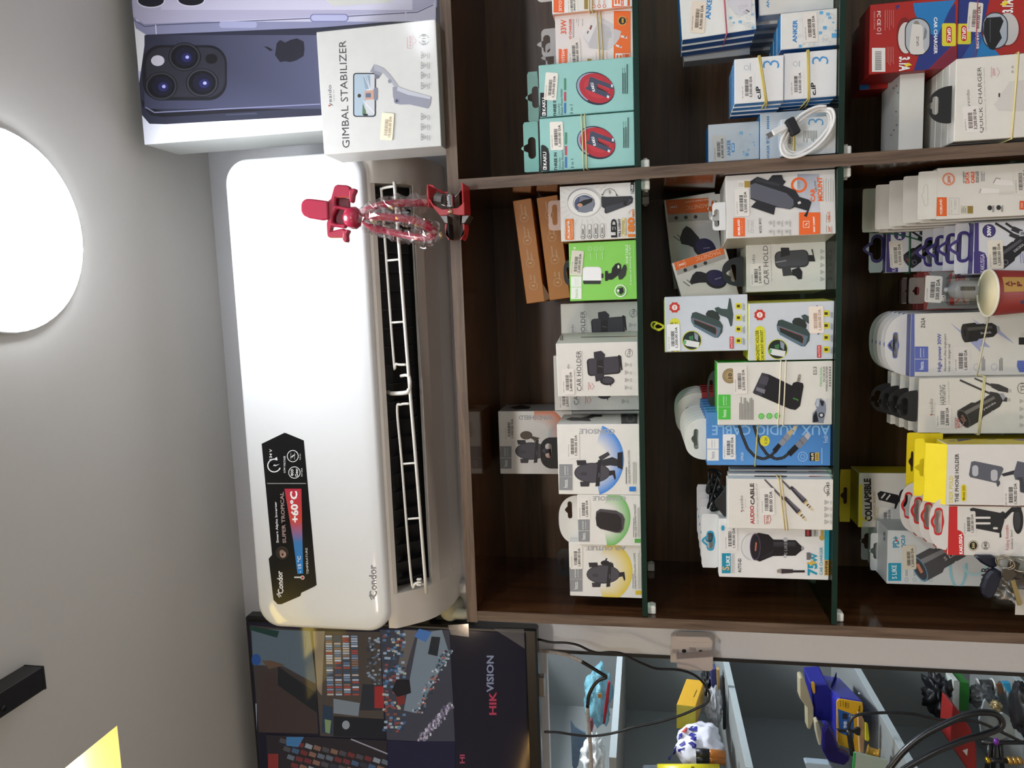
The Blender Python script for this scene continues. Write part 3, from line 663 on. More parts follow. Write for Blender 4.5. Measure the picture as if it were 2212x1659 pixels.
# ================================================================== gimbal carton
c = carton('gimbal_box', 'white carton of a phone gimbal standing on the cabinet top', 'box', 'L', 1248, None, 918, 178, -0.025, 0.072, '#d3d3d0', side='#cbc9c4', shelf='top')
f = c.f; f.fr = 'P'
f.tx('GIMBAL STABILIZER', 340, 822, 1240, 82, '#3a3b3e', 2, -0.004).tx('yesido', 180, 838, 245, 52, '#5a5a5c', 2, -0.005).p([(160, 940), (160, 968), (186, 955)], '#b8503c').tx('Just for You', 220, 838, 135, 18, '#9a9a9a', 2)
f.p(rrect(575, 830, 262, 508, 34), '#23252b').p(rrect(575, 830, 236, 482, 24), '#a9bccb')
f.p([(630, 600), (692, 590), (690, 1060), (560, 1070)], '#c9ccd0').p([(560, 620), (640, 600), (645, 760), (585, 760)], '#8fa2b4').l([(575, 610), (650, 800)], 5, '#eceef0').l([(600, 610), (640, 760)], 5, '#eceef0').l([(560, 900), (690, 1040)], 6, '#eef0f2')
f.p([(555, 930), (590, 1010), (600, 1060), (550, 1060)], '#5c7a5a').p([(575, 790), (690, 770), (690, 880), (580, 890)], '#c69c86').e(515, 840, 20, 22, '#3d2c28').r(590, 650, 810, 860, '#5d6c88').rr(560, 615, 1050, 1070, 8, '#0e0f12')
f.rr(682, 726, 746, 892, 16, '#7d7f8e').p([(700, 570), (690, 650), (740, 640), (760, 585)], '#6f7180').p([(640, 560), (685, 478), (790, 520), (760, 612)], '#8f919e')
f.p([(685, 480), (790, 520), (870, 600), (930, 680), (960, 720), (930, 760), (890, 690), (800, 585), (690, 545)], '#a8aab6').e(868, 672, 22, 24, '#8a8c98')
f.p([(900, 740), (960, 735), (1080, 780), (1120, 800), (1345, 855), (1338, 930), (1310, 988), (1100, 940), (980, 942), (930, 920), (905, 850)], '#9193a2').p([(960, 735), (1080, 780), (1340, 850), (1335, 880), (1080, 830), (950, 780)], '#bfc1cc').e(950, 900, 34, 34, '#83859a').e(950, 900, 15, 15, '#3c3e4c')
f.l([(1070, 160), (1070, 290), (1120, 295)], 5, '#c9868c').tx('3-AXIS', 1105, 208, 120, 26, '#c46f7a').tx('Phone Stabilizer', 1133, 205, 160, 12, '#a9888a').l([(1145, 160), (1175, 205), (1145, 245)], 5, '#c9868c')
f.ring(1262, 192, 60, 62, 5, '#4a4a4c', 20, 160).ring(1262, 192, 60, 62, 5, '#4a4a4c', 200, 340).tx('SF18', 1262, 192, 130, 46, '#4a4a4c')
for yy in (370, 490, 605, 725, 1082, 1200, 1318):
    f.l([(1232, yy-40), (1232, yy+40), (1288, yy), (1232, yy-40)], 5, '#8d8d8d').e(1250, yy, 10, 10, '#8d8d8d').lines(1300, yy+40, 2, 22, 75, 6, '#a5a5a5')
f.sticker(838, 1198, 315, 145, -4, '19,500.00 DA', '', '#efe9cf', faded=True)
f.done()
# clear shrink wrap glints are the gloss of the wrap itself
obox('shrink_wrap', c.O-c.ux*0.0012-c.uy*0.0022, c.ux, c.uy, c.uz, c.W+0.0024, c.d+0.003, c.H+0.001, clearmat('wrap', '#ffffff', 0.012, 0.1), c.root, None, 0.002)
# ================================================================== red gooseneck phone holder clamped to the top board
t = thing('phone_holder', 'red gooseneck phone holder clipped to the cabinet top board', 'phone holder', at(985, 440, -0.02))
RED = mat('#a5203f', 0.3, var=0.05, coat=0.3); RED2 = mat('#b0232c', 0.3, var=0.05)
def R_(x, y, Y): return fat('R', x, y, Y)
tube('gooseneck', [R_(1240, 580, -0.03), R_(1000, 575, -0.035), R_(700, 585, -0.04), R_(400, 630, -0.03), R_(230, 700, -0.005), R_(190, 830, 0.015), R_(330, 965, 0.02), R_(620, 1040, 0.02), R_(950, 1110, 0.01), R_(1220, 1130, -0.01), R_(1310, 1060, -0.035), R_(1180, 930, -0.055), R_(900, 840, -0.065), R_(500, 800, -0.065), R_(120, 800, -0.06), R_(20, 800, -0.06)], 0.0058, RED, t, 12, 6)
def crumple(name, pts, r, parent, seed):
    o = tube(name, pts, r, clearmat('poly_sleeve', '#f6f2f2', 0.2, 0.12), parent, 14, 8, cap=False)
    for v in o.data.vertices: v.co += Vector((noise.noise(v.co*90+Vector((seed, 0, 0))), noise.noise(v.co*90+Vector((0, seed, 5))), noise.noise(v.co*90+Vector((3, 0, seed)))))*0.008
    o.data.polygons.foreach_set('use_smooth', [False]*len(o.data.polygons)); return o
crumple('plastic_sleeve', [R_(1230, 580, -0.03), R_(900, 575, -0.037), R_(600, 595, -0.036), R_(300, 670, -0.02), R_(190, 780, 0.0)], 0.0105, t, 1)
crumple('plastic_sleeve', [R_(220, 920, 0.017), R_(520, 1020, 0.02), R_(850, 1090, 0.012), R_(1150, 1140, -0.005), R_(1300, 1090, -0.03), R_(1180, 930, -0.055)], 0.0115, t, 2)
crumple('plastic_sleeve', [R_(1180, 930, -0.055), R_(900, 845, -0.065), R_(550, 800, -0.065), R_(150, 800, -0.06)], 0.0105, t, 3)
def L_(x, y, Y): return fat('L', x, y, Y)
HY = -0.066
# cradle of the holder: long lip, cross body with openings, four gripping fingers
def slab(name, pts, Y, th, m, parent, bw=0.0018): return prism(name, [L_(x, y, Y) for x, y in pts], (0, th, 0), m, parent, bw, smooth=False)
slab('cradle_lip', [(1132, 1225), (1140, 1200), (1165, 1186), (1200, 1188), (1292, 1200), (1296, 1310), (1262, 1316), (1180, 1302), (1145, 1285), (1133, 1260)], HY-0.006, 0.007, RED, t)
slab('cradle_frame', [(1290, 1200), (1310, 1190), (1330, 1112), (1350, 1102), (1412, 1106), (1428, 1122), (1424, 1180), (1340, 1180), (1335, 1225), (1420, 1240), (1424, 1262), (1345, 1245), (1322, 1290), (1320, 1328), (1345, 1335), (1400, 1338), (1395, 1364), (1318, 1352), (1312, 1380), (1388, 1362), (1396, 1380), (1390, 1420), (1300, 1420), (1288, 1408), (1284, 1330), (1292, 1312)], HY-0.002, 0.010, RED, t)
slab('grip_finger', [(1420, 1130), (1452, 1122), (1461, 1134), (1446, 1165), (1440, 1208), (1424, 1210), (1418, 1180)], HY-0.012, 0.012, RED, t)
slab('grip_finger', [(1385, 1375), (1415, 1370), (1418, 1382), (1406, 1400), (1410, 1440), (1398, 1450), (1380, 1432)], HY-0.012, 0.012, RED, t)
slab('cradle_back', [(1330, 1180), (1425, 1185), (1430, 1340), (1395, 1365), (1325, 1350)], HY+0.008, 0.004, mat('#7d1830', 0.35), t)
lathe('swivel_ball', [(0.004, -0.014), (0.012, -0.01), (0.0165, 0), (0.0165, 0.006), (0.012, 0.012)], L_(1440, 1302, HY+0.006), tuple(L_(1500, 1300, -0.06)-L_(1400, 1302, HY)), RED, t, 24)
# clamp: two sheet jaws, spring, pin, coated handles and pads
CY = -0.02
def jaw(name, pts, Y, th, m=RED2): return prism(name, [R_(x, y, Y) for x, y in pts], (0, th, 0), m, t, 0.0008)
jaw('jaw_cheek', [(1190, 470), (1195, 330), (1230, 278), (1290, 290), (1330, 340), (1480, 400), (1640, 380), (1700, 350), (1750, 260), (1790, 262), (1792, 380), (1700, 400), (1560, 430), (1440, 430), (1330, 380), (1250, 330), (1225, 360), (1225, 500)], CY+0.022, 0.0014)
jaw('jaw_cheek', [(1230, 500), (1300, 610), (1440, 680), (1600, 670), (1690, 655), (1790, 560), (1795, 770), (1700, 775), (1600, 750), (1500, 775), (1400, 780), (1290, 640), (1225, 545)], CY-0.02, 0.0014)
obox('jaw_plate', R_(1232, 640, CY-0.02), Vector((1, 0, 0)), Vector((0, 1, 0)), Vector((0, 0, 1)), (R_(1232, 290, CY).x-R_(1232, 640, CY).x), 0.043, 0.0022, RED2, t)
obox('jaw_plate', R_(1790, 770, CY-0.02), Vector((1, 0, 0)), Vector((0, 1, 0)), Vector((0, 0, 1)), (R_(1790, 262, CY).x-R_(1790, 770, CY).x), 0.043, 0.0022, RED2, t)
lathe('spring_coil', [(0.0062, -0.009)]+[(0.0062+0.0009*(i % 2), -0.009+i*0.0022) for i in range(9)]+[(0.0062, 0.0108)], R_(1565, 555, CY-0.002), (1, 0, 0), mat('#9a9a9c', 0.25, metal=1), t, 20)
tube('pivot_pin', [R_(1570, 400, CY), R_(1566, 700, CY)], 0.0019, mat('#b9a98e', 0.3, metal=1), t, 8, 1)
lathe('pin_head', [(0.004, 0), (0.0038, 0.002), (0.001, 0.0032)], R_(1566, 718, CY-0.021), (0, -1, 0), mat('#c9a58a', 0.3, metal=1), t, 14)
tube('spring_leg', [R_(1620, 500, CY), R_(1690, 440, CY), R_(1745, 350, CY)], 0.0012, mat('#9a9a9c', 0.25, metal=1), t, 6, 2)
tube('spring_leg', [R_(1530, 640, CY), R_(1420, 600, CY), R_(1260, 545, CY)], 0.0012, mat('#9a9a9c', 0.25, metal=1), t, 6, 2)
lathe('mount_nut', [(0.008, -0.006), (0.008, 0.006)], R_(1380, 520, CY), tuple(R_(1240, 500, CY)-R_(1400, 520, CY)), mat('#6d6a68', 0.4), t, 6, False)
for x0, x1, sg in ((1500, 1545, 1), (1775, 1735, -1)):
    prism('grip_pad', [R_(x, y, CY-0.012) for x, y in ((x0, 900), (x0-15*sg, 960), (x0-5*sg, 1080), (x0+40*sg, 1150), (x1+10*sg, 1140), (x1, 900))], (0, 0.026, 0), mat('#141214', 0.6), t, 0.0012)
    prism('pad_cover', [R_(x, y, CY-0.013) for x, y in ((x0-15*sg, 905), (x0-22*sg, 980), (x0-5*sg, 1090), (x0+48*sg, 1155), (x0+40*sg, 1160), (x0+0*sg, 1085), (x0+8*sg, 980), (x0+14*sg, 905))], (0, 0.028, 0), RED2, t, 0.0006)
    prism('jaw_tip', [R_(x, y, CY-0.014) for x, y in ((x0-100*sg, 775), (x0-20*sg, 900), (x0+30*sg, 905), (x0+20*sg, 775))], (0, 0.03, 0), mat('#6f6c6a', 0.35, metal=0.9, var=0.3), t, 0.0006)
# ================================================================== shared printed pictures
def car_charger(f, cx, cy, L, D, ang, body='#1d1c20', hi='#55545c', face='#2c2b33', rim='#8a8a96', port='#c0503c', logo='', nib='#9a9aa2'):
    """car charger drawing: axis from head (start) to tip, ang ccw in the upright picture"""
    a = math.radians(ang)
    def q(i, j): return (cx-(i*math.sin(a)+j*math.cos(a)), cy-(i*math.cos(a)-j*math.sin(a)))
    f.p([q(L*0.34, D*0.28), q(L*0.5, D*0.12), q(L*0.5, -D*0.12), q(L*0.34, -D*0.28)], nib)
    f.p([q(-L*0.5, D*0.5), q(-L*0.16, D*0.5), q(-L*0.1, D*0.4), q(L*0.3, D*0.38), q(L*0.42, D*0.2), q(L*0.42, -D*0.2), q(L*0.3, -D*0.38), q(-L*0.1, -D*0.4), q(-L*0.16, -D*0.5), q(-L*0.5, -D*0.5)], body)
    f.p([q(-L*0.45, D*0.3), q(L*0.3, D*0.22), q(L*0.3, D*0.08), q(-L*0.45, D*0.1)], hi)
    f.e(*q(-L*0.46, 0), D*0.2, D*0.5, rim, ang=-ang+90 if False else 0) if False else None
    o = []
    for k in range(24):
        th = 2*math.pi*k/24; o.append(q(-L*0.47+L*0.1*math.cos(th), D*0.5*math.sin(th)))
    f.p(o, rim); o = []
    for k in range(24):
        th = 2*math.pi*k/24; o.append(q(-L*0.47+L*0.085*math.cos(th), D*0.44*math.sin(th)))
    f.p(o, face)
    f.p([q(-L*0.49, D*0.2), q(-L*0.44, D*0.2), q(-L*0.44, -D*0.16), q(-L*0.49, -D*0.16)], port)
    f.e(*q(L*0.12, D*0.42), D*0.07, D*0.07, '#c8c8cc'); f.e(*q(L*0.12, -D*0.42), D*0.06, D*0.06, '#c8c8cc')
    if logo: f.tx(logo, *q(L*0.12, -D*0.1), L*0.3, D*0.14, '#d0d0d4', ang)
def oval_holder(f, cx, cy, s, arm):
    """clip phone holder with an oval plate; s = scale, drawn about the plate centre (upright units)"""
    def q(i, j): return (cx-j*s, cy-i*s)
    def poly(pts, c): f.p([q(*p) for p in pts], c)
    if arm == 'suction':
        poly([(40, -10), (90, -20), (130, -120), (150, -190), (120, -260), (60, -250), (70, -170), (60, -90)], '#2e2e34'); poly([(50, -240), (190, -240), (200, -290), (30, -290)], '#1d1d22'); poly([(150, -60), (200, -150), (170, -170), (110, -80)], '#3c3b42')
    elif arm == 'vent':
        poly([(60, -20), (110, -40), (115, -100), (60, -110)], '#26262b'); f.e(*q(115, -20), 46*s, 26*s, '#1d1d22'); poly([(130, -10), (165, -30), (160, -44), (128, -30)], '#2b2b30')
    elif arm == 'wind':
        poly([(60, -60), (110, -50), (140, -100), (160, -20), (190, 40), (170, 60), (120, -30)], '#4c4238'); f.e(*q(170, 50), 66*s, 46*s, '#574a3e')
    o = [q(95*math.cos(2*math.pi*k/28), 170*math.sin(2*math.pi*k/28)) for k in range(28)]; f.p(o, '#37353c')
    o = [q(86*math.cos(2*math.pi*k/28), 160*math.sin(2*math.pi*k/28)) for k in range(28)]; f.p(o, '#4b4952')
    poly([(-130, 110), (-85, 115), (-80, 20), (-130, 30)], '#35333a'); poly([(70, 140), (118, 150), (120, 60), (75, 50)], '#2b2930')
    poly([(-130, -30), (120, -55), (125, -85), (-125, -70)], '#232228'); poly([(-30, -160), (20, -165), (25, -215), (-50, -225), (-70, -215), (-20, -195)], '#26252b')
    f.p(rrect(*q(-10, 80), 60*s, 34*s, 14*s), '#3d3b44'); f.tx('hoco', *q(-20, -62), 40*s, 14*s, '#8b8894')
def hoco_logo(f, x0, x1, ya, yb, yc, col, tc='#f3f3f0', w=(0.55, 0.5)):
    f.r(x0, x1, ya, yb, col).r(x0, x1, yb+4, yc, col)
    f.tx('premium', (x0+x1)/2-6, (ya+yb)/2, abs(yb-ya)*0.72, (x1-x0)*0.14, tc, 0, 0.01).tx('product', (x0+x1)/2+(x1-x0)*0.16, (ya+yb)/2, abs(yb-ya)*0.66, (x1-x0)*0.1, tc)
    f.tx('hoco.', (x0+x1)/2, (yb+yc)/2, abs(yc-yb)*0.62, (x1-x0)*0.32, tc, 0, 0.01)
def tri_icons(f, x, ys, s, col='#8a8a88'):
    for yy in ys:
        f.l([(x-s, yy-s*0.8), (x-s, yy+s*0.8), (x+s*0.5, yy), (x-s, yy-s*0.8)], s*0.14, col).e(x-s*0.5, yy, s*0.2, s*0.2, col).lines(x+s*1.0, yy+s*0.8, 2, s*0.45, s*1.6, s*0.14, '#a8a8a4')
# ================================================================== upper shelf, right half
MINT = '#97cbc5'; MINTD = '#7fb5ad'
c = carton('charger_box', 'white and orange charger box cut by the photo edge, fully under a sticker and band', 'charger box', 'A', 462, None, 118, -330, 0.02, 0.05, '#eceae8', side='#e0a080', shelf=1)
c.root['label'] = 'white and orange wall charger box at the right edge of the upper shelf'
f = c.f
f.r(480, 575, -330, 113, '#ee6a33').tx('SIYOTEAM', 540, -5, 210, 26, '#fff', 0).r(1005, 1165, -330, 140, '#ef6a2c')
f.sticker(645, 10, 300, 90, 3, '1,900.00 DA', 'FRNE LDNIO 33W'); f.rr(700, 795, -40, 95, 4, '#e6e2da').r(755, 790, -30, 85, '#9b8140')
for x in (840, 888, 935): f.ring(x, 57, 15, 17, 5, '#e0683c').lines(x-8, 35, 2, 10, 80, 4, '#e0a58c')
f.r(1020, 1140, -60, 55, '#f0ece6').rr(1028, 1048, -40, 40, 5, '#e8743c').rr(1056, 1076, -40, 40, 8, '#e8743c').r(1084, 1108, -60, 55, '#e85a20').tx('USB-A+C', 1096, 5, 80, 12, '#fff').l([(1020, 55), (1140, 55), (1140, -60)], 4, '#fff')
f.done(); tab(c, 328, 25, -160, '#dcdcda', (370, 430, 0, -130), rad=0.3)
band('pale rubber band round the charger box at the right edge of the upper shelf', c, 795, 800, '#cdbb80', strands=2, gap=0.004)
c = carton('charger_box', 'white charger box reading 33W with a printed plug, beside the mint boxes', 'charger box', 'A', 497, None, 578, 122, 0.03, 0.045, '#e6dedb', side='#d9b4a2', shelf=1)
f = c.f
f.tx('33W', 570, 240, 130, 52, '#e46848', 0, 0.03).tx('BO CHARGER', 630, 265, 195, 24, '#d8563c', 0, 0.03).r(650, 664, 170, 340, '#b9b2b0')
f.tx('USB-A', 685, 185, 38, 10, '#8a8482').tx('33W Output', 703, 200, 70, 10, '#8a8482').tx('USB-C 33W', 740, 200, 66, 10, '#8a8482')
f.p([(740, 325), (850, 148), (900, 150), (1000, 215), (1035, 262), (1085, 280), (1075, 320), (1060, 345), (1040, 400), (1030, 402), (960, 450), (800, 430), (780, 395)], '#d2cfd0').p([(740, 325), (850, 148), (880, 190), (795, 385)], '#dedbdb').p([(795, 385), (880, 190), (990, 250), (960, 450), (800, 430)], '#c3c0c3')
f.p([(800, 262), (815, 225), (828, 230), (815, 268)], '#7c3a28').p([(778, 300), (788, 275), (797, 280), (788, 303)], '#5c3a32').rr(955, 1000, 280, 340, 4, '#bdbabd').tx('SIYOTEAM', 912, 418, 60, 10, '#77736f', -20)
f.r(1020, 1170, 100, 590, '#ee6f2d').p([(1035, 262), (1087, 280), (1070, 345), (1030, 402), (1020, 402), (1020, 262)], '#c9c5c6').p([(1085, 315), (1138, 330), (1140, 348), (1082, 335)], '#e8e4e0').p([(1040, 398), (1090, 415), (1092, 432), (1036, 415)], '#e8e4e0').r(1112, 1130, 325, 340, '#8b7a70').r(1070, 1085, 410, 424, '#8b7a70')
f.ring(1096, 187, 40, 42, 8, '#d8b05a').e(1096, 187, 33, 34, '#26211c').r(1090, 1108, 165, 208, '#c9a24a').p([(1130, 165), (1142, 170), (1136, 178)], '#3a2a20').p([(1130, 205), (1142, 200), (1136, 195)], '#3a2a20')
f.r(527, 602, 440, 600, '#ee6a3a').tx('SIYOTEAM', 566, 520, 160, 26, '#fff', 0)
f.sticker(668, 480, 260, 110, 3, '1,900.00 DA', 'FRNE LDNIO 33W', '#e5ddd6')
f.rr(735, 830, 520, 590, 4, '#e0dad2').r(783, 820, 528, 580, '#9b8140').l([(862, 470), (862, 560)], 3, '#e0a58c').l([(912, 470), (912, 560)], 3, '#e0a58c').l([(958, 470), (958, 560)], 3, '#e0a58c')
f.r(1035, 1165, 480, 600, '#f0ece6').rr(1045, 1062, 495, 560, 4, '#e8743c').rr(1072, 1092, 495, 560, 8, '#e8743c').r(1098, 1160, 485, 600, '#e2601f').tx('USB-A+C', 1112, 520, 70, 12, '#fff')
f.done(); tab(c, 376, 512, 262, '#c3c3c3', (390, 448, 475, 310), rad=0.25, bump=0.9)
stack(c, 1, 0.047, 'second white charger box, its grey hang tab showing behind the 33W box', dx=-0.006, skip=('price_sticker', 'printed_artwork'))
band('pale rubber band stretched over the 33W charger box', c, 890, 872, '#cdbb80', strands=2, gap=0.005)
def kaku(label, xt, yl, yr, Y, logo_r, dy, st, sticker_ang):
    c = carton('phone_ring_box', label, 'phone holder box', 'A', xt, None, yl, yr, Y, 0.024, MINT, side=MINTD, shelf=1)
    f = c.f; W = (yl-yr)
    if logo_r: f.p([(xt+8, yl), (xt+8, yl-225), (xt+20, yl-235), (xt+45, yl-225), (xt+72, yl-200), (xt+82, yl-150), (xt+85, yl)], '#0c0f0f')
    else: f.r(xt+8, xt+68, yl-215, yl, '#0c0f0f')
    f.tx('KAKU', xt+42, yl-110, 120, 30, '#fff', 2, 0.02).rr(xt+26, xt+58, yl-40, yl-10, 5, '#fff').tx('K', xt+42, yl-25, 20, 22, '#0c0f0f', 0, 0.04)
    f.tx('THREE IN 1', xt+138, yl-95, 190, 26, '#182626', 2, 0.03).tx('Ultra-thin', xt+175, yl-68, 100, 18, '#2a3a3a', 2).tx('Mobile Phone Holder', xt+200, yl-135, 235, 20, '#2a3a3a', 2)
    f.rr(xt+222, xt+240, yl-125, yl-28, 4, '#3f74b8').rr(xt+222, xt+240, yl-222, yl-138, 4, '#c4455a').rr(xt+222, xt+240, yl-345, yl-238, 4, '#4e8f70').tx('3 in 1', xt+288, yl-65, 84, 26, '#1c2a2a', 2)
    cx, cy = xt+510, yl-255-dy
    f.e(cx-8, cy+2, 178, 142, '#20283a', ang=25).e(cx-12, cy, 166, 130, '#9aa6c0', 95, 300, ang=25).e(cx+4, cy, 162, 128, '#b52c38', ang=25).e(cx+4, cy, 120, 84, '#c43641', ang=25)
    f.p([(cx-62, cy-88), (cx-50, cy-102), (cx+150, cy-28), (cx+160, cy+2), (cx+140, cy+8), (cx+10, cy-40), (cx+6, cy-14), (cx+130, cy+60), (cx+110, cy+90), (cx-95, cy+8), (cx-90, cy-14), (cx-74, cy-10)], '#42495e')
    f.p([(cx+8, cy-30), (cx+110, cy+20), (cx+105, cy+40), (cx+6, cy+2)], '#3a1218').l([(cx+12, cy-20), (cx+105, cy+28)], 14, '#b02c38').tx('KAKU', cx-30, cy-10, 80, 26, '#fff', 14, 0.03)
    f.p([(cx+135, cy-38), (cx+150, cy-30), (cx+148, cy-6), (cx+132, cy-12)], '#dfe6f0').p([(cx+98, cy+62), (cx+118, cy+70), (cx+112, cy+92), (cx+94, cy+84)], '#dfe6f0')
    for i, w in enumerate((185, 190, 275)): f.lines(xt+745+i*19, yl-205, 1, 8, w, 9, '#3a5552', 0.05)
    f.tx('Zinc alloy material, durable', xt+749, yr+130, 195, 13, '#304a48', 2).tx('3M soft glue, super sticky', xt+768, yr+125, 185, 13, '#304a48', 2)
    f.sticker(*st, sticker_ang, '1,300.00 DA', 'FORKO KAKU 3IN'); f.done(); return c
c = kaku('mint green phone holder box without rubber band, right one of the pair', 352, 1046, 575, 0.018, False, 0, (457, 775, 248, 112), -4)
tab(c, 256, 1095, 645, '#7fa89e', (290, 350, 970, 770), shape='rect', rad=0.05, bump=0.9, low=352)
c = kaku('mint green phone holder box with rubber band, against the divider', 360, 1531, 1056, 0.012, True, 0, (508, 1218, 255, 118), 2)
tab(c, 220, 1545, 1096, '#85bdb3', (255, 318, 1425, 1225), shape='rect', rad=0.05, bump=0.9, low=352)
band('thin pale rubber band round the left mint green box', c, 745, 735, '#d3c890', strands=2, gap=0.005)
# ================================================================== upper shelf, left half
c = carton('fill_light_box', 'white carton of an LED ring light with big 180 MIN, next to the divider', 'box', 'D', 722, None, 782, 108, 0.014, 0.05, '#dedcd8', side='#c98546', shelf=1)
f = c.f
for k in range(26):
    a = k*0.2416; f.l([(1010+230*math.cos(a), 315+205*math.sin(a)), (1010+330*math.cos(a), 315+300*math.sin(a))], 3, '#bdbab4')
f.e(1005, 315, 205, 178, '#c9c9c6').e(1000, 300, 190, 150, '#8b8896', 180, 360).e(1005, 320, 190, 160, '#e8e7e2').ring(1005, 325, 135, 118, 12, '#b0aeb4').e(1010, 335, 122, 105, '#4a5476').p([(960, 240), (1130, 280), (1110, 420), (1010, 440), (930, 430)], '#7a7f8c').p([(915, 330), (1000, 290), (1110, 265), (1100, 310), (1010, 355), (930, 370)], '#161214').e(955, 350, 32, 22, '#c79a7e')
f.p([(1210, 245), (1280, 250), (1570, 240), (1590, 270), (1580, 320), (1540, 350), (1270, 450), (1250, 440), (1250, 390), (1215, 370)], '#2a2b31').p([(1260, 370), (1540, 300), (1545, 345), (1275, 440)], '#3d3f47').rr(1475, 1520, 300, 355, 8, '#17181c').e(1555, 295, 14, 16, '#55565c')
f.ring(1310, 232, 82, 80, 5, '#2a2a2a', 180, 360).tx('180°', 1312, 190, 55, 26, '#2a2a2a', 5).p([(1220, 215), (1212, 232), (1232, 232)], '#2a2a2a').p([(1395, 215), (1388, 240), (1408, 238)], '#2a2a2a')
f.r(1560, 1600, 40, 185, '#17171a').tx('U20', 1580, 142, 70, 26, '#fff', 0, 0.03).l([(1565, 200), (1600, 190)], 5, '#222').l([(1565, 215), (1600, 205)], 5, '#222')
f.rr(780, 880, 515, 765, 12, '#d9772c').tx('PLOKAMA', 822, 640, 205, 30, '#fff', 2, 0.01).tx('new experience', 858, 640, 190, 12, '#f0d8c0', 2).ring(830, 640, 44, 118, 3, '#f0c8a0')
for i, x in enumerate((992, 1070, 1145, 1222)):
    y = 665-i*4; f.p(rrect(x, y, 42, 170, 21), '#55534e').p(rrect(x, y, 36, 164, 18), '#dad8d3').ring(x, y+60, 26, 30, 4, '#55534e').e(x, y+60, 9, 9, '#55534e').lines(x-10, y+30, 2, 12, 70, 7, '#2c2a28')
f.tx('LED', 1362, 625, 220, 72, '#0c0c0c', 1, 0.05).tx('FILL LIGHT', 1428, 618, 215, 26, '#0c0c0c', 1, 0.03).rr(1455, 1505, 505, 720, 8, '#c9b45c').rr(1459, 1501, 509, 716, 6, '#e6d9a0').tx('& ADJUSTABLE', 1490, 612, 185, 16, '#33270c', 1, 0.02).r(1466, 1474, 530, 700, '#5b4c20')
f.tx('180', 1568, 612, 235, 84, '#e07b22', 1, 0.05).tx('MIN', 1592, 445, 90, 26, '#e07b22', 1, 0.04).ring(1575, 452, 38, 45, 6, '#c9a070', 180, 340)
f.done(); tab(c, 583, 655, 298, '#e8c9b8', (628, 682, 590, 340), rad=0.25, bump=0.3, colm=mat('#ecd3c6', 0.3, alpha=0.7))
c = carton('fill_light_box', 'bright green carton of a portable fill light beside the 180 MIN carton', 'box', 'D', 830, None, 1495, 797, 0.02, 0.06, '#86cf58', side='#6dbd3c', shelf=1)
f = c.f
f.r(848, 975, 1320, 1470, '#e9eee4').r(848, 975, 1200, 1330, '#e9eee4').r(840, 980, 1326, 1331, '#86cf58').tx('hoco.', 912, 1400, 110, 38, '#7cae52', 2).tx('premium', 905, 1265, 80, 18, '#b8ceaa', 2).tx('product', 930, 1265, 76, 14, '#c8d8bc', 2)
f.tx('8', 892, 862, 24, 30, '#e9f6e0', 0, 0.02).rr(985, 1215, 1085, 1290, 45, '#d8d8d6').rr(992, 1205, 1092, 1280, 40, '#efefee').p([(990, 1250), (1210, 1250), (1200, 1292), (1000, 1292)], '#252b22')
f.rr(1212, 1235, 1165, 1220, 4, '#20211f').rr(1255, 1290, 1135, 1255, 6, '#181a18').p([(1285, 1165), (1330, 1160), (1340, 1100), (1380, 1050), (1420, 1038), (1445, 1060), (1450, 1120), (1420, 1180), (1340, 1240), (1290, 1240)], '#181a18').p([(1410, 1180), (1450, 1120), (1480, 1060), (1505, 1060), (1515, 1110), (1500, 1190), (1460, 1235), (1420, 1240)], '#2b302a').e(1415, 1085, 12, 22, '#cfe8c0')
for x, y in ((1075, 870), (1146, 870), (1216, 866)): f.ring(x, y, 27, 30, 4, '#b8e4a0').ring(x, y, 15, 16, 3, '#b8e4a0').l([(x+6, y+45), (x+12, y+130)], 9, '#b4e09a')
f.tx('PORTABLE', 1518, 932, 220, 32, '#f2fbec', 2).tx('9 levels of dimming fill light', 1558, 1062, 480, 28, '#e6f6da', 2).l([(1592, 830), (1612, 1290)], 5, '#a9dc88')
f.e(1440, 1372, 72, 74, '#f2f8ee').e(1440, 1372, 60, 62, '#6aa848').p([(1395, 1350), (1470, 1330), (1480, 1390), (1440, 1420)], '#17191c').rr(1400, 1425, 1355, 1385, 4, '#eee')
f.sticker(918, 1042, 300, 145, -5, '2,200.00 DA', 'HOCO LV38', '#d9d4c4'); f.done()
tab(c, 764, 1310, 1005, '#101213', (800, 822, 1230, 1090), shape='oct', low=835, bump=0.2)
OR_ = '#bd7830'
def orange(label, tl, tr, bl, Y):
    c = carton('fill_light_box', label, 'box', 'D', None, None, None, None, Y, 0.075, OR_, side='#a8642a', top='#c28a52', corners=(tl, tr, bl)); f = c.f; h = c.H
    dx, dy = tl[0]-tr[0], tl[1]-tr[1]; bx, by = bl[0]-tl[0], bl[1]-tl[1]; ang = math.degrees(math.atan2(dx, dy))
    def q(u, v): return (tr[0]+dx*u+bx*v, tr[1]+dy*u+by*v)
    for u, nm1, nm2 in ((0.14, 'CAPACITY', '300 MAH'), (0.36, 'ROTATION', '180°'), (0.58, 'MIRRORS', 'CONVEX'), (0.8, 'SIZE', 'SMALL')):
        x, y = q(u+0.035, 0.5); f.ring(x, y, 50, 50, 4, '#e2c39c'); f.e(x, y, 18, 9, '#ddb88a').l([(x-24, y+8), (x+24, y-4)], 3, '#e2c39c')
        x, y = q(u-0.025, 0.62); f.tx(nm2, x, y, 120 if u < .5 else 100, 17, '#e2c39c', 180+ang, 0.02); x, y = q(u-0.048, 0.42); f.tx(nm1, x, y, 125 if u < .7 else 60, 17, '#e2c39c', 180+ang, 0.02)
    f.done(); return c
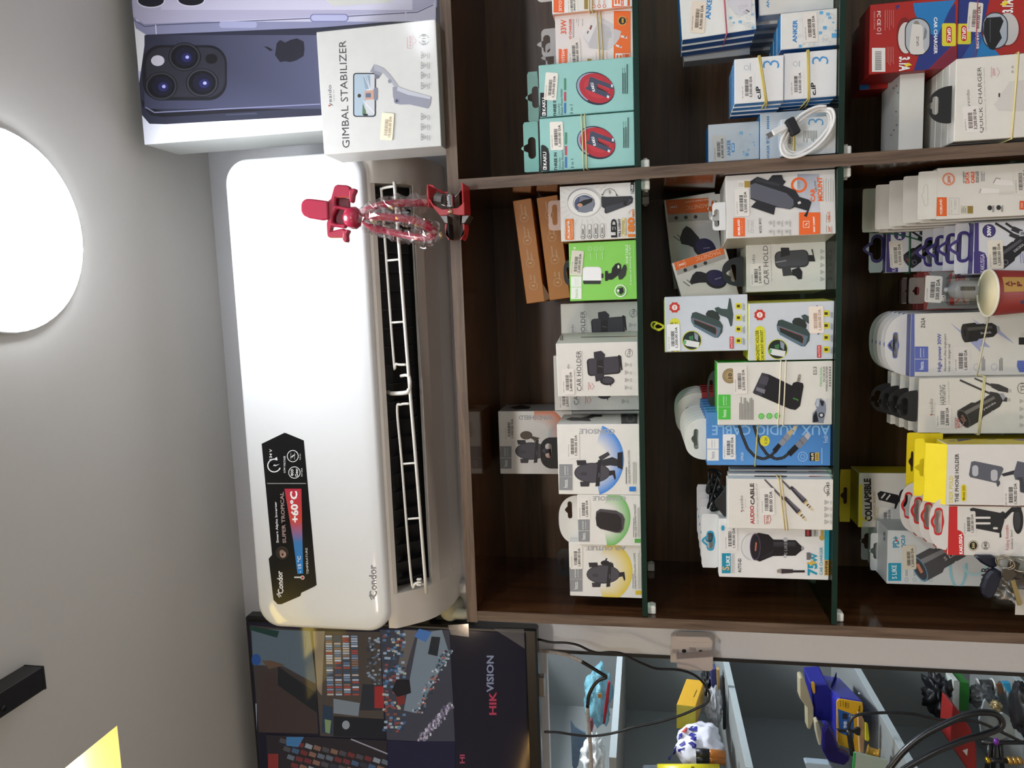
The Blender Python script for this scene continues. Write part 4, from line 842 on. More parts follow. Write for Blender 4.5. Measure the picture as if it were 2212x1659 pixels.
c = orange('orange carton lying tilted, the upper of two behind the ring light box', (318, 1528), (152, 300), (536, 1500), 0.1)
mesh('torn_flap', [c.O, c.O+c.ux*0.03, c.O+c.ux*0.016-c.uz*0.011-c.ux*0.012], [(0, 1, 2)], mat('#7d5a3a', 0.6), c.root)
c = orange('orange carton lying tilted, the lower of two behind the ring light box', (592, 1487), (436, 264), (840, 1460), 0.095)
c = carton('fill_light_box', 'orange carton standing behind the fill light boxes against the divider', 'box', 'D', 860, None, 1380, 150, 0.1, 0.08, '#b06c30', side='#a8642a', shelf=1)
def holder_box(label, xt, yl, yr, Y, d, yaw, mount, price, st):
    c = carton('car_holder_box', label, 'phone holder box', 'E', xt, None, yl, yr, Y, d, '#e3e0da', side='#d5d6cb', shelf=1, yaw=yaw); f = c.f; o = yl-1000; k = (xt-660)
    f.tx('CAR HOLDER', 878+k, 742+o, 400, 46, '#37363a', 1, -0.004).tx('Adjustable Clamping Base Air Vent Car Phone Holder', 912+k, 742+o, 395, 12, '#8a8884', 1).tx('yesido', 775+k, 735+o, 120, 34, '#6a686a', 0, -0.004).tx('Just for You', 800+k, 730+o, 70, 10, '#aaa', 0)
    f.l([(972+k, 935+o), (972+k, 860+o), (982+k, 858+o)], 4, '#c46a6a').tx('360°', 990+k, 895+o, 55, 18, '#c4504c').l([(1005+k, 930+o), (1030+k, 898+o), (1005+k, 862+o)], 4, '#c46a6a')
    f.rot(1125+k, 695+o, 175, 330, 5, '#26252c', 34).rot(1125+k, 690+o, 160, 300, 5, '#413f48', 28)
    f.r(1055+k, 1125+k, 625+o, 770+o, '#1f1e24').tx('Yesido', 1090+k, 700+o, 50, 12, '#8b8890', 80)
    f.p([(1025+k, 555+o), (1100+k, 542+o), (1140+k, 580+o), (1130+k, 625+o), (1060+k, 640+o), (1028+k, 610+o)], '#322f38').p([(1035+k, 770+o), (1130+k, 770+o), (1125+k, 830+o), (1045+k, 850+o)], '#35333c')
    f.e(1160+k, 840+o, 72, 45, '#2a2830').e(1165+k, 835+o, 52, 30, '#45434c').p([(1185+k, 880+o), (1200+k, 875+o), (1195+k, 902+o)], '#2a2830')
    f.p([(1260+k, 600+o), (1275+k, 582+o), (1298+k, 595+o), (1312+k, 735+o), (1300+k, 737+o), (1280+k, 640+o)], '#1f1e24')
    f.ring(1376+k, 566+o, 38, 38, 3, '#4a4a4a').tx(mount, 1376+k, 566+o, 84, 26, '#4a4a4a', -10)
    tri_icons(f, 1362+k, [680+o, 758+o, 833+o, 908+o], 24)
    if price: f.sticker(*st, 2, price, 'YESIDO C182/261', '#ece6df')
    f.done(); return c
c = holder_box('white car phone holder carton standing in front of its neighbours, with price 2,400', 660, 1000, 470, 0.02, 0.085, -8, 'C261', '2,400.00 DA', (770, 850, 255, 125))
f = c.right; f.l([(1055-155, 408), (1300, 402)], 6, '#4a4a44').l([(1300, 402), (1450, 398)], 6, '#b0604a').lines(690, 440, 2, 20, 70, 8, '#555'); f.done('side_print')
c = holder_box('white car phone holder carton half hidden beside the green carton', 702, 605, 72, 0.115, 0.075, 0, 'C261', None, None)
c = holder_box('white car phone holder carton mostly hidden, price 2,500, behind the console carton', 630, 1137, 590, 0.105, 0.08, 0, 'C172', '2,500.00 DA', (735, 1005, 250, 120))
# hoco family
GREY = '#8d8f92'
def hoco_box(name, label, fr, xt, xb, yl, yr, Y, d, glowc, rimc, word, hold, sub, price, st, lg, shelf=1, z0=None, wp=None, hp=None, gp=None, side='#d7d5d0'):
    c = carton(name, label, 'phone holder box', fr, xt, xb, yl, yr, Y, d, '#e6e3dd', side=side, shelf=shelf, z0=z0); f = c.f
    if gp:
        f.glow(gp[0], gp[1], gp[2], gp[3], '#e6e3dd', glowc, 0.45, gp[4] if len(gp) > 4 else 0, gp[5] if len(gp) > 5 else 360)
    f.tx(word, *wp, '#a9aaac', 90, 0.03)
    if hold: oval_holder(f, *hp, hold)
    hoco_logo(f, *lg, GREY)
    f.sticker(*st, 1, price, 'HOCO H156/168', '#e9e5de')
    return c
c = hoco_box('car_holder_box', 'white car holder carton with blue printed arc, reading CONSOLE, the wide one', 'F', 668, None, 405, -292, 0.022, 0.1, '#2f86dd', '#1f78d8', 'CONSOLE', 'suction', '', '1,900.00 DA', (820, -85, 265, 125), (682, 812, 105, 228, 362), wp=(1060, -222, 350, 50), hp=(1010, 190, 1.05), gp=(1000, 60, 325, 360, -70, 75))
f = c.f
f.lines(1345, 300, 1, 12, 190, 10, '#777').tx('STRONG ANTI-FALLING LOCKING', 1378, 130, 330, 20, '#4b4b4e', 2).lines(1415, 300, 3, 14, 240, 6, '#b5b3ae').p(rrect(1412, 350, 66, 46, 8), '#2f7ed0').done()
f = c.right; f.fr = 'E'; f.p([(745, 1225), (800, 1205), (900, 1210), (960, 1195), (1010, 1165), (1110, 1180), (1105, 1200), (1040, 1200), (980, 1220), (1000, 1245), (900, 1240), (800, 1240)], '#1c1c20').r(1300, 1460, 1150, 1270, '#222326').ring(1390, 1215, 40, 40, 8, '#777').done('side_print')
c.back.fr = 'E'; c.f.fr = 'E'; tab(c, 500, 1715, 1405, '#0d0d0f', (545, 605, 1610, 1465), rad=0.45, bump=0.5)
c = hoco_box('car_holder_box', 'small white carton with printed green arc and black magnet pad', 'F', 868, None, 908, 410, 0.022, 0.035, '#6cb85e', '', 'CONSOLE', None, '', '1,200.00 DA', (930, 545, 215, 120), (865, 985, 655, 765, 875), wp=(1180, 445, 330, 46), gp=(1110, 640, 280, 300, -80, 80))
f = c.f
f.p([(1045, 640), (1050, 575), (1090, 548), (1250, 565), (1310, 600), (1335, 650), (1320, 750), (1290, 785), (1240, 785), (1090, 745), (1055, 715)], '#4a464c').p([(1045, 640), (1060, 590), (1100, 575), (1260, 600), (1300, 640), (1305, 745), (1270, 778), (1100, 745), (1055, 715)], '#252025')
f.tx('MINI SIZE STRONG MAGNET', 1440, 665, 330, 20, '#4b4b4e', 2).lines(1418, 830, 1, 9, 210, 7, '#999').lines(1462, 830, 2, 12, 380, 6, '#b9b7b2').p(rrect(1462, 865, 58, 40, 6), '#58a94a').done()
tab(c, 685, 905, 412, '#e0ded8', (768, 808, 645, 475), shape='oct', bump=0.6)
c = hoco_box('car_holder_box', 'white carton with yellow printed arc reading AIR OUTLET, at the left end', 'F', 783, None, 1418, 885, 0.03, 0.085, '#e0c640', '', 'AIR OUTLET', 'vent', '', '1,800.00 DA', (852, 1030, 235, 125), (785, 912, 1128, 1248, 1370), wp=(1148, 942, 395, 40), hp=(1120, 1200, 0.98), gp=(1040, 1170, 370, 340, -72, 78))
f = c.f; f.tx('STRONG ANTI-FALLING LOCKING', 1436, 1165, 355, 20, '#4b4b4e', 2).lines(1412, 1340, 1, 9, 150, 7, '#999').lines(1465, 1345, 3, 14, 390, 6, '#b9b7b2').p(rrect(1470, 1380, 56, 40, 6), '#d8b830').done()
tab(c, 668, 1225, 940, '#0e0e10', (705, 730, 1165, 1010), rad=0.5, bump=0.4)
# the windscreen carton stands on a lying carton behind
zs = Z1+0.105
c0 = carton('car_holder_box', 'plain white carton lying hidden under the WINDSHIELD carton', 'box', 'E', 820, None, 1775, 1145, 0.15, 0.1, '#dedbd5', shelf=1)
zs = c0.O.z+c0.H+0.0004
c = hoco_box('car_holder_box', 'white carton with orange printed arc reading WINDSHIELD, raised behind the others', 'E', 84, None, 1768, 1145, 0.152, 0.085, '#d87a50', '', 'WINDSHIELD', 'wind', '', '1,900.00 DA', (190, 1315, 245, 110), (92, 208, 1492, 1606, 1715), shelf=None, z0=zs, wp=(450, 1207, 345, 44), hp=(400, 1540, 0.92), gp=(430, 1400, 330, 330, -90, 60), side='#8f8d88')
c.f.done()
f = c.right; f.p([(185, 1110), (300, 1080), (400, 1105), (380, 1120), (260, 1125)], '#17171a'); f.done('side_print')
# ================================================================== middle shelf, left half
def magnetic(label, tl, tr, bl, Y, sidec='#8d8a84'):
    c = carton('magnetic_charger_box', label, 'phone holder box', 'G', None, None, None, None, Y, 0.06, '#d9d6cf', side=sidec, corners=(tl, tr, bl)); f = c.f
    dx, dy = tl[0]-tr[0], tl[1]-tr[1]; bx, by = bl[0]-tl[0], bl[1]-tl[1]; ang = math.degrees(math.atan2(dx, dy))
    def q(u, v): return (tr[0]+dx*u+bx*v, tr[1]+dy*u+by*v)          # u: right to left, v: top to bottom
    def quad(u0, u1, v0, v1, col): f.p([q(u0, v0), q(u1, v0), q(u1, v1), q(u0, v1)], col)
    quad(0.0, 0.16, 0.04, 0.96, '#e06a28'); quad(0.16, 0.25, 0.04, 0.96, '#a9a6a0')
    f.tx('MAGNETIC', *q(0.09, 0.66), 280, 42, '#f6cfae', 90+ang, -0.012).tx('WIRELESS CHARGING CAR HOLDER', *q(0.025, 0.66), 280, 14, '#f3d4bc', 90+ang, 0.02)
    f.tx('15W', *q(0.08, 0.17), 70, 26, '#fff', 90+ang, 0.02).ring(*q(0.08, 0.17), 46, 46, 3, '#f3c4a0')
    for v in (0.2, 0.39, 0.58): f.e(*q(0.205, v), 20, 20, '#2b2a2c').lines(q(0.205, v)[0]-8, q(0.205, v)[1], 1, 8, 0.1, 5, '#999')
    f.tx('Magnetic & Charging', *q(0.27, 0.65), 110, 9, '#77746f', 90+ang)
    x, y = q(0.4, 0.16); f.l([(x-30, y+10), (x+40, y+60)], 9, '#5a5a5c').l([(x+10, y-10), (x+70, y+45)], 9, '#6a6a6c')
    def g(u, v): return q(u, v)
    f.p([g(0.34, 0.3), g(0.3, 0.38), g(0.33, 0.46), g(0.44, 0.6), g(0.5, 0.62), g(0.56, 0.5), g(0.52, 0.38), g(0.5, 0.24), g(0.44, 0.22)], '#17141c')
    f.e(*g(0.56, 0.68), 125, 100, '#1a1722', ang=20).e(*g(0.54, 0.7), 105, 84, '#25204a', ang=20).tx('MOBILAND', *g(0.56, 0.72), 70, 12, '#cfcbe0', 90+ang)
    f.done(); return c
zsup = Z2
c0 = carton('car_holder_box', 'plain white carton lying under the tilted orange and white cartons', 'box', 'G', 1020, None, 1300, 560, 0.165, 0.08, '#cfccc5', shelf=2)
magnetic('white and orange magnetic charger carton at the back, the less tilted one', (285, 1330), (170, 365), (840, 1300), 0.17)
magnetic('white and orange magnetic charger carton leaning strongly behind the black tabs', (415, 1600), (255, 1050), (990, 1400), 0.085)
c = carton('car_mount_box', 'big white and orange car mount carton with grey phone cradle, at the divider', 'phone holder box', 'G', 846, None, 778, 92, 0.004, 0.085, '#d8d5d0', side='#cac6c0', left='#bdb8b2', shelf=2, yaw=7); f = c.f
f.g(1620, 1860, 80, 500, ['#9aa0ae', '#d6d6da', '#c6c8d0', '#a9adb8'])
f.rr(975, 1110, 155, 232, 4, '#e8e4da').r(1045, 1108, 157, 228, '#a8893c').lines(985, 222, 4, 14, 55, 5, '#888')
f.ring(1638, 200, 88, 84, 26, '#e8682c').tx('15W', 1635, 195, 80, 34, '#8a8a92', 2, 0.02)
f.tx('CAR', 1787, 308, 145, 52, '#e8682c', 2, 0.04).tx('MOUNT', 1865, 242, 265, 56, '#e8682c', 2, 0.04).tx('Wireless Charging', 1818, 215, 120, 26, '#333', 10)
f.r(925, 1050, 556, 758, '#e8662a').tx('MOBILAND', 985, 660, 170, 26, '#fff', 2, 0.02).tx('your mobile world', 1020, 660, 130, 8, '#fbd9c4', 2)
f.tx('FAST CHARGE', 1088, 648, 140, 14, '#b0aeaa', 2).tx('TURBO', 1130, 628, 95, 30, '#b0aeaa', 2, -0.01).ring(1130, 702, 18, 20, 4, '#b0aeaa').tx('MODEL MW21', 1217, 640, 160, 28, '#66645f', 2, 0.01)
for x in (1330, 1418, 1505):
    for y in (610, 705): f.ring(x, y, 20, 20, 3, '#9a9894').lines(x+30, y+45, 2, 10, 80, 4, '#aaa8a4').e(x, y, 8, 8, '#9a9894')
f.r(1638, 1868, 498, 768, '#e8662a').rr(1680, 1750, 590, 665, 8, '#f6c9b0').rr(1686, 1744, 597, 658, 6, '#e8662a').p([(1695, 635), (1722, 640), (1716, 625), (1740, 618), (1714, 615), (1718, 628)], '#fff').tx('SMART CURRENT', 1800, 628, 170, 18, '#fff', 2, 0.03)
f.tx('360°', 1965, 678, 68, 28, '#e0662c', 2, 0.02).tx('USB-C', 1962, 545, 115, 28, '#e0662c', 2, 0.02).lines(1932, 720, 1, 8, 90, 5, '#999').lines(1990, 720, 1, 8, 90, 5, '#999').lines(1932, 605, 1, 8, 120, 5, '#999').lines(1900, 380, 5, 26, 260, 4, '#b0aeaa', 0.1)
f.p([(1108, 160), (1185, 112), (1300, 150), (1350, 95), (1450, 92), (1465, 140), (1495, 165), (1460, 205), (1600, 260), (1640, 330), (1740, 360), (1772, 385), (1760, 430), (1720, 550), (1690, 535), (1725, 480), (1590, 440), (1540, 465), (1380, 440), (1365, 525), (1115, 440), (1170, 380), (1110, 350)], '#222328')
f.p([(1110, 200), (1160, 180), (1500, 290), (1575, 360), (1580, 420), (1545, 460), (1450, 450), (1110, 340)], '#5a5b66').p([(1170, 120), (1430, 190), (1420, 215), (1160, 160)], '#33343a').p([(1620, 390), (1650, 375), (1660, 400), (1630, 412)], '#d8d5d0')
f.sticker(1020, 390, 300, 155, 2, '3,500.00 DA', 'LDN MW21', '#e3dfd8'); f.done()
tab(c, 700, 695, 392, '#dcdcda', (720, 770, 655, 460), plane='front', bump=0.8, low=846)
f = c.left; f.tx('Fast', 1300, 850, 60, 20, '#b8867c').lines(1240, 880, 1, 8, 60, 5, '#c0958a').r(1380, 1440, 830, 870, '#c9b9b2').done('side_print')
tabm = tab(c, 660, 590, 302, '#d2d2d0', (690, 745, 545, 360), bump=0.8, low=840)
c = carton('car_holder_box', 'white car holder carton under black hang tabs, beside the car mount carton', 'phone holder box', 'G', 1066, None, 1362, 800, 0.06, 0.085, '#dedbd3', side='#d0cdb9', left='#c9c79a', shelf=2, yaw=4); f = c.f  # yellowish reflection from beside it is put into the left side colour
f.tx('CAR HOLDER', 1278, 1020, 520, 54, '#45444a', 2, -0.006).tx('Air Vent Adjustable Car Phone Holder', 1335, 1010, 470, 14, '#8d8b88', 2).tx('yesido', 1150, 1060, 210, 44, '#66646a', 2, -0.006)
f.rot(1560, 1005, 190, 370, 4, '#3c3c40', 60).rot(1560, 1000, 160, 340, 4, '#4d4d52', 50).l([(1385, 1040), (1500, 1020)], 14, '#8b8b90').p([(1440, 880), (1530, 880), (1540, 960), (1440, 985)], '#2a2a2e').p([(1450, 1090), (1540, 1075), (1570, 1180), (1465, 1190)], '#3f3f43')
f.p([(1560, 1120), (1640, 1090), (1675, 1140), (1670, 1220), (1630, 1225), (1600, 1190), (1565, 1180)], '#232327').p([(1740, 960), (1790, 960), (1770, 900), (1785, 895), (1815, 1030), (1745, 1030)], '#2a2a2e')
tri_icons(f, 1900, [920, 990, 1070, 1145, 1220], 26); f.sticker(1180, 1175, 250, 145, 2, '2,400.00 DA', 'YESIDO C187/CBT', '#e8e4dc'); f.done()
tab(c, 805, 1310, 985, '#1d2225', (900, 955, 1250, 1060), shape='oct', bump=0.9, low=1040, plane='front')
f = c.left; f.l([(1320, 1440), (1700, 1425)], 9, '#3a3a2a').l([(1700, 1425), (1960, 1412)], 9, '#b0503a').done('side_print')
def yel(label, xt, xb, yl, yr, Y, yaw, shelf, z0, st, k, h):
    c = carton('magnetic_holder_box', label, 'phone holder box', 'H', xt, xb, yl, yr, Y, 0.062, '#cdd3da', side='#c3c23c', left='#9c9f2e', top='#d8d53a', shelf=shelf, z0=z0, yaw=yaw); f = c.f
    ox, oy, s = k
    def q(x, y): return (ox+(x-180)*s, oy+(y-700)*s)
    def P(pts, col): f.p([q(*p) for p in pts], col)
    P([(340, 700), (300, 720), (240, 700), (235, 400), (245, 355), (285, 335), (330, 350), (345, 400)], '#d9d93a')
    f.tx('MAGNETIC HOLDER', *q(265, 540), 320*s, 36*s, '#5c5b1c', 2, 0.03).tx('CAR MOUNT BRACKET', *q(312, 540), 320*s, 30*s, '#5c5b1c', 2, 0.03)
    o = []
    for i in range(16):
        r = 62 if i % 2 else 52; a = i*math.pi/8; o.append(q(288+r*math.cos(a), 222+r*math.sin(a)))
    f.p(o, '#c8392c').e(*q(288, 222), 30*s, 30*s, '#f0e8e4').tx('100', *q(288, 222), 34*s, 20*s, '#c8392c', 0, 0.02)
    f.e(*q(475, 580), 106*s, 106*s, '#c9cc3c').e(*q(475, 580), 98*s, 98*s, '#1d2a26'); P([(385, 590), (400, 570), (560, 600), (545, 660), (420, 640), (395, 625)], '#dfe2e0'); P([(500, 490), (545, 520), (540, 590), (505, 560)], '#8f9aa8'); P([(440, 540), (490, 525), (490, 575), (450, 575)], '#3d7a4a'); P([(380, 590), (415, 575), (410, 620), (385, 620)], '#5fae6a')
    P([(880, 120), (895, 125), (925, 300), (912, 420), (893, 430), (870, 350), (850, 330), (790, 310), (740, 270), (720, 230), (760, 215), (795, 235), (860, 240)], '#3f4f4c')
    P([(625, 290), (650, 255), (700, 250), (760, 280), (780, 330), (770, 370), (640, 340)], '#2b3330')
    P([(465, 330), (480, 280), (520, 270), (780, 370), (812, 420), (805, 490), (760, 550), (720, 550), (500, 430), (470, 380)], '#394a48'); P([(470, 340), (490, 335), (790, 445), (770, 520), (745, 552), (720, 548), (495, 425), (475, 380)], '#5d7684'); P([(495, 350), (730, 440), (745, 470), (735, 520), (500, 400)], '#27302e'); f.l([q(495, 350), q(730, 440), q(745, 470), q(735, 520)], 6*s, '#a8483c')
    for yy in (207, 333, 457, 583): f.p([q(*a) for a in rrect(980, yy, 68, 64, 10)], '#d8d13c').p([q(*a) for a in rrect(980, yy, 36, 30, 6)], '#4a4418').lines(*q(1030, yy+45), 2, 12*s, 80*s, 6*s, '#8d9298')
    P([(885, 540), (928, 538), (928, 668), (885, 668)], '#c0393c'); f.tx('H-CT218', *q(906, 603), 108*s, 22*s, '#f6d8d4', 2, 0.02)
    f.sticker(*st); f.done()
    f2 = c.left; f2.tx('MAGNETIC', xt+100, yl+30, 60, 30, '#3a3a14', 0, 0.03).p([(xt+200, yl+25), (xt+420, yl+10), (xt+470, yl+25), (xt+380, yl+42)], '#22260c'); f2.done('side_print'); return c
cb = yel('white and yellow magnetic holder box, the lower of two stacked, beside green box', 1092, None, 800, 178, 0.012, -3, 2, None, (1825, 355, 295, 160, 2, '1,000.00 DA', '', '#efe2d4', '#a9826c'), (1100, 800, 1.04), 1)
cy = yel('white and yellow magnetic holder box with yellow string loop, stacked on its twin', 182, None, 705, 104, 0.012, 5, None, cb.O.z+cb.H+0.0004, (275, 548, 290, 140, 2, '1,300.00 DA', 'SPCR-CT-23', '#eef0f0'), (180, 700, 1.0), 1)
tube('string_loop', [fat('H', x, y, cy.O.y+0.03) for x, y in ((175, 440), (110, 460), (50, 440), (38, 400), (70, 380), (120, 400), (165, 430), (120, 470), (80, 450), (70, 420), (110, 395), (175, 425))], 0.0014, mat('#d8d23a', 0.5), cy.root, 6, 4)
GRN = '#6fce58'
c = carton('receiver_box', 'white and green carton of a black car audio receiver with two bands', 'audio adapter box', 'H', 755, None, 1500, 822, 0.012, 0.05, '#dedbd3', side='#38a83c', top='#5fd052', shelf=2); f = c.f
f.e(888, 965, 82, 82, '#8d7a58').e(888, 965, 70, 70, '#a8926a').ring(888, 965, 60, 60, 5, '#6f5e40').tx('10', 890, 965, 60, 44, '#4a3c24', 0, 0.03)
hoco_logo(f, 760, 895, 1168, 1300, 1438, '#4fbf46')
for i in range(10): f.r(990+i*16, 999+i*16, 1440, 1180+random.Random(i).random()*90, '#7f7d78')
f.p([(1135, 1145), (1235, 930), (1315, 950), (1560, 1070), (1575, 1040), (1620, 1025), (1680, 1045), (1688, 1075), (1650, 1290), (1600, 1335), (1540, 1325), (1160, 1160)], '#1b191f').p([(1135, 1145), (1235, 930), (1310, 960), (1230, 1180), (1160, 1165)], '#3a3842').p([(1180, 1085), (1275, 1115), (1262, 1160), (1168, 1120)], '#77757f').p([(1230, 960), (1315, 985), (1285, 1070), (1200, 1045)], '#4a4852')
f.p([(1612, 1030), (1630, 950), (1655, 945), (1658, 965), (1645, 1030)], '#9a9486').l([(1625, 990), (1652, 992)], 5, '#3a3632').l([(1622, 1008), (1650, 1012)], 5, '#3a3632').tx('hoco', 1600, 1220, 60, 22, '#6ac85a', 70)
for x, y in ((1228, 1402), (1315, 1400), (1402, 1398)): f.e(x, y, 32, 32, '#55c04a').ring(x, y, 16, 16, 4, '#dff3d8')
f.tx('E53', 1810, 908, 85, 40, '#6a6864', 0).tx('STRONG SIGNAL', 1876, 972, 215, 24, '#58b848', 0).tx('IN-CAR AUX', 1908, 945, 165, 22, '#5a5854', 0).tx('WIRELESS RECEIVER', 1938, 998, 275, 22, '#5a5854', 0)
for i in range(8): f.r(1965, 1982, 865+i*28, 882+i*28, '#77756f')
f.p([(1780, 1470), (1785, 1370), (1830, 1320), (1810, 1270), (1830, 1215), (1880, 1210), (1920, 1250), (1930, 1330), (1900, 1478)], '#7d8696').p([(1790, 1400), (1825, 1340), (1850, 1460), (1790, 1470)], '#15181d').e(1880, 1390, 32, 30, '#15181d').e(1880, 1390, 18, 17, '#c8ccd4').p([(1860, 1225), (1910, 1240), (1900, 1290), (1880, 1290)], '#20242c').g(1930, 1990, 1215, 1478, ['#c8c8ca', '#c8c8ca', '#dedbd3', '#dedbd3']).p([(1815, 1290), (1830, 1220), (1860, 1215), (1850, 1300)], '#b9c2d0')
f.sticker(1000, 1010, 300, 150, 2, '2,500.00 DA', 'HOCO E53', '#e6e0d8'); f.done()
tab(c, 642, 1335, 900, '#2c302e', (668, 705, 1200, 1010), shape='oct', low=755, bump=0.3)
band('pair of thin white rubber bands round the white and green receiver carton', c, 1412, 1440, '#e6ddc0', strands=2, gap=0.007)
# blue audio cable packs, red ones behind
def auxpack(label, Y, col, first, xt=478, yl=395, yr=-35):
    c = carton('audio_cable_box', label, 'cable box', 'I', xt, None, yl, yr, Y, 0.0135, col, shelf=2, group='audio cable packs behind each other'); return c
c = auxpack('blue audio cable pack with white hang tab, the front one of its row', 0.02, '#4d86c4', True); f = c.f
f.g(475, 1500, 65, 400, ['#4a85c8', '#5a97d6', '#4f8ccc', '#3f78b8'])
f.tx('AUX AUDIO CABLE', 1000, 110, 960, 80, '#8fbde6', 90, 0.01, 2)
hoco_logo(f, 478, 575, 178, 262, 358, '#e8e8e4', '#6f86b0')
for pts in ([(740, 70), (765, 150), (810, 260), (870, 325), (940, 345), (1000, 320), (1040, 275)], [(860, 70), (885, 150), (920, 240), (970, 310), (1040, 345), (1100, 335), (1150, 295)]): f.l(pts, 24, '#1c1d22').l(pts, 8, '#3a3b42')
f.p([(1010, 270), (1040, 300), (1085, 240), (1060, 215)], '#17181c').p([(1060, 215), (1095, 240), (1165, 165), (1130, 130)], '#8c8f98').p([(1130, 130), (1160, 160), (1185, 120), (1165, 100)], '#c0a878').p([(1175, 100), (1192, 118), (1215, 85), (1200, 70), (1185, 75)], '#d0c09a').tx('hoco', 1108, 185, 50, 16, '#444', 50)
f.p([(1130, 290), (1160, 325), (1225, 260), (1195, 225)], '#17181c').p([(1195, 225), (1235, 260), (1300, 195), (1265, 155)], '#7d808a').p([(1270, 155), (1300, 190), (1325, 155), (1295, 125)], '#b4b4b8').tx('hoco', 1245, 205, 46, 16, '#333', 45)
f.e(950, 197, 40, 44, '#d9d23a').tx('3.2ft', 958, 195, 55, 22, '#6a6a20', 0, 0.02).ring(1258, 325, 40, 40, 5, '#9cc4ea').ring(1258, 325, 20, 20, 4, '#9cc4ea').r(1315, 1358, 292, 360, '#141414').r(1358, 1390, 292, 360, '#c9a648').tx('HI-FI', 1338, 326, 56, 22, '#f0e6c8', 0, 0.03).tx('AUDIO', 1375, 326, 54, 14, '#241c08', 0, 0.03)
f.tx('Fresh', 1445, 182, 55, 40, '#dfeaf6', 8, -0.01).l([(1415, 255), (1415, 385)], 5, '#a9cdee').tx('UPA26', 765, 325, 70, 22, '#dfeaf6', 0).tx('AUX CABLE', 712, 335, 50, 14, '#c9ddf0', 0)
f.sticker(660, 245, 205, 105, 0, '1,200.00 DA', 'AUX HOCO T-C', '#e6e8ea'); f.done()
tab(c, 300, 350, 12, '#e2e2dc', (372, 412, 265, 100), shape='oct', bump=0.5)
stack(c, 5, 0.0142, 'blue audio cable pack with white tab, %s from the front of its row', dx=0.002, dz=0.0008, skip=('price_sticker', 'printed_artwork'), group='blue audio cable packs')
band('yellow rubber band running aslant over the blue audio cable pack', c, 870, 900, '#cbb65c', strands=1)
c2 = carton('audio_cable_box', 'red cable pack with white tab behind the blue audio cable packs', 'cable box', 'I', 478, None, 395, -35, 0.02, 0.0135, '#a02a30', side='#8a1f26', shelf=2)
c2.root.location += Vector((0.02, 0.0142*6+0.004, 0.0)); bpy.context.view_layer.update()
c2.O = c2.O+Vector((0.02, 0.0142*6+0.004, 0)); c2.back.O = c2.O+c2.uy*c2.d; c2.f.O = c2.O
fz = c2.O.z+c2.H
def plain_tab(c, h, w0, w1, col, hole=True):
    """tab given in metres: height h, from fraction w0 to w1 of the width"""
    N = 48; u0, u1 = c.W*w0, c.W*w1; w = u1-u0; pts = []; inn = []
    hc = ((u0+u1)/2, c.H+h*0.5); hw, hh = w*0.36, h*0.22
    inn = holeloop(hc[0], hc[1], hw, hh, hh*0.5, N)
    for i in range(N):
        t_ = 2*math.pi*i/N; dx, dy = math.cos(t_), math.sin(t_); lo, hi = 0, w+h
        for _ in range(20):
            md = (lo+hi)/2; u, v = hc[0]+dx*md, hc[1]+dy*md
            ok = u0 <= u <= u1 and v >= c.H and (abs(u-(u0+u1)/2)/(w/2))**2.6+((v-c.H)/h)**2.2 <= 1
            if ok: lo = md
            else: hi = md
        pts.append((hc[0]+dx*lo, hc[1]+dy*lo))
    V = [c.O+c.uy*(c.d-k)+c.ux*a+c.uz*b for k in (0.0007, 0) for a, b in inn+pts]; Fs = []
    for i in range(N):
        j = (i+1) % N; Fs += [(i, N+i, N+j, j), (2*N+i, 2*N+j, 3*N+j, 3*N+i), (N+i, 3*N+i, 3*N+j, N+j), (i, j, 2*N+j, 2*N+i)]
    return mesh('hang_tab', V, Fs, mat(col, 0.45), c.root)
plain_tab(c2, 0.043, 0.03, 0.97, '#d6d6ce')
stack(c2, 3, 0.0142, 'red cable pack with white tab, %s of the red ones', dx=0.002)
# audio cable boxes with rubber band and cable tangle
c = carton('audio_cable_box', 'white audio cable box with red lettering, front one of a banded bundle', 'cable box', 'I', 648, None, 911, 507, -0.0, 0.021, '#e3dfd8', side='#d6dcdc', shelf=2); f = c.f
f.tx('AUDIO', 848, 800, 152, 34, '#b02a34', 2, 0.03).tx('CABLE', 848, 630, 175, 34, '#3c2c30', 2, 0.03).tx('Dual 3.5MM AUX Audio Cable With HD Call', 888, 710, 325, 14, '#a8a49e', 2)
f.tx('yesido', 765, 708, 130, 32, '#55504f', 2, -0.006).p([(755, 765), (755, 778), (768, 772)], '#c03a30').tx('Just for You', 792, 708, 72, 10, '#b5b0aa', 2)
for a, b in (((950, 508), (1110, 680)), ((1085, 508), (1160, 590))): f.l([a, b], 18, '#4a464a').l([a, b], 6, '#6f6b70')
for (x, y) in ((1100, 660), (1150, 575)):
    f.p([(x, y+5), (x+20, y-12), (x+140, y+100), (x+110, y+130)], '#3a3740').p([(x+30, y+15), (x+42, y+5), (x+130, y+95), (x+118, y+108)], '#67636c').p([(x+112, y+130), (x+140, y+102), (x+150, y+110), (x+122, y+140)], '#b59a64').l([(x+130, y+125), (x+180, y+178)], 20, '#d9c9a2').l([(x+145, y+140), (x+152, y+147)], 22, '#2a2622').l([(x+162, y+157), (x+167, y+162)], 22, '#2a2622').e(x+184, y+182, 9, 9, '#d9c9a2')
f.ring(1464, 592, 34, 36, 4, '#3f3c3c', 60, 300).tx('YAU43', 1464, 592, 115, 24, '#3f3c3c', 2, 0.01).tx('HD CALL', 970, 835, 75, 20, '#c04a48', 0, 0.02).l([(948, 800), (948, 872), (958, 875)], 4, '#c04a48').l([(985, 800), (1002, 835), (985, 872)], 4, '#c04a48')
tri_icons(f, 1460, [697, 750, 803, 856], 22)
f.sticker(970, 690, 220, 118, 1, '800.00 DA', 'YAU14 AUX', '#e9e5df'); f.done()
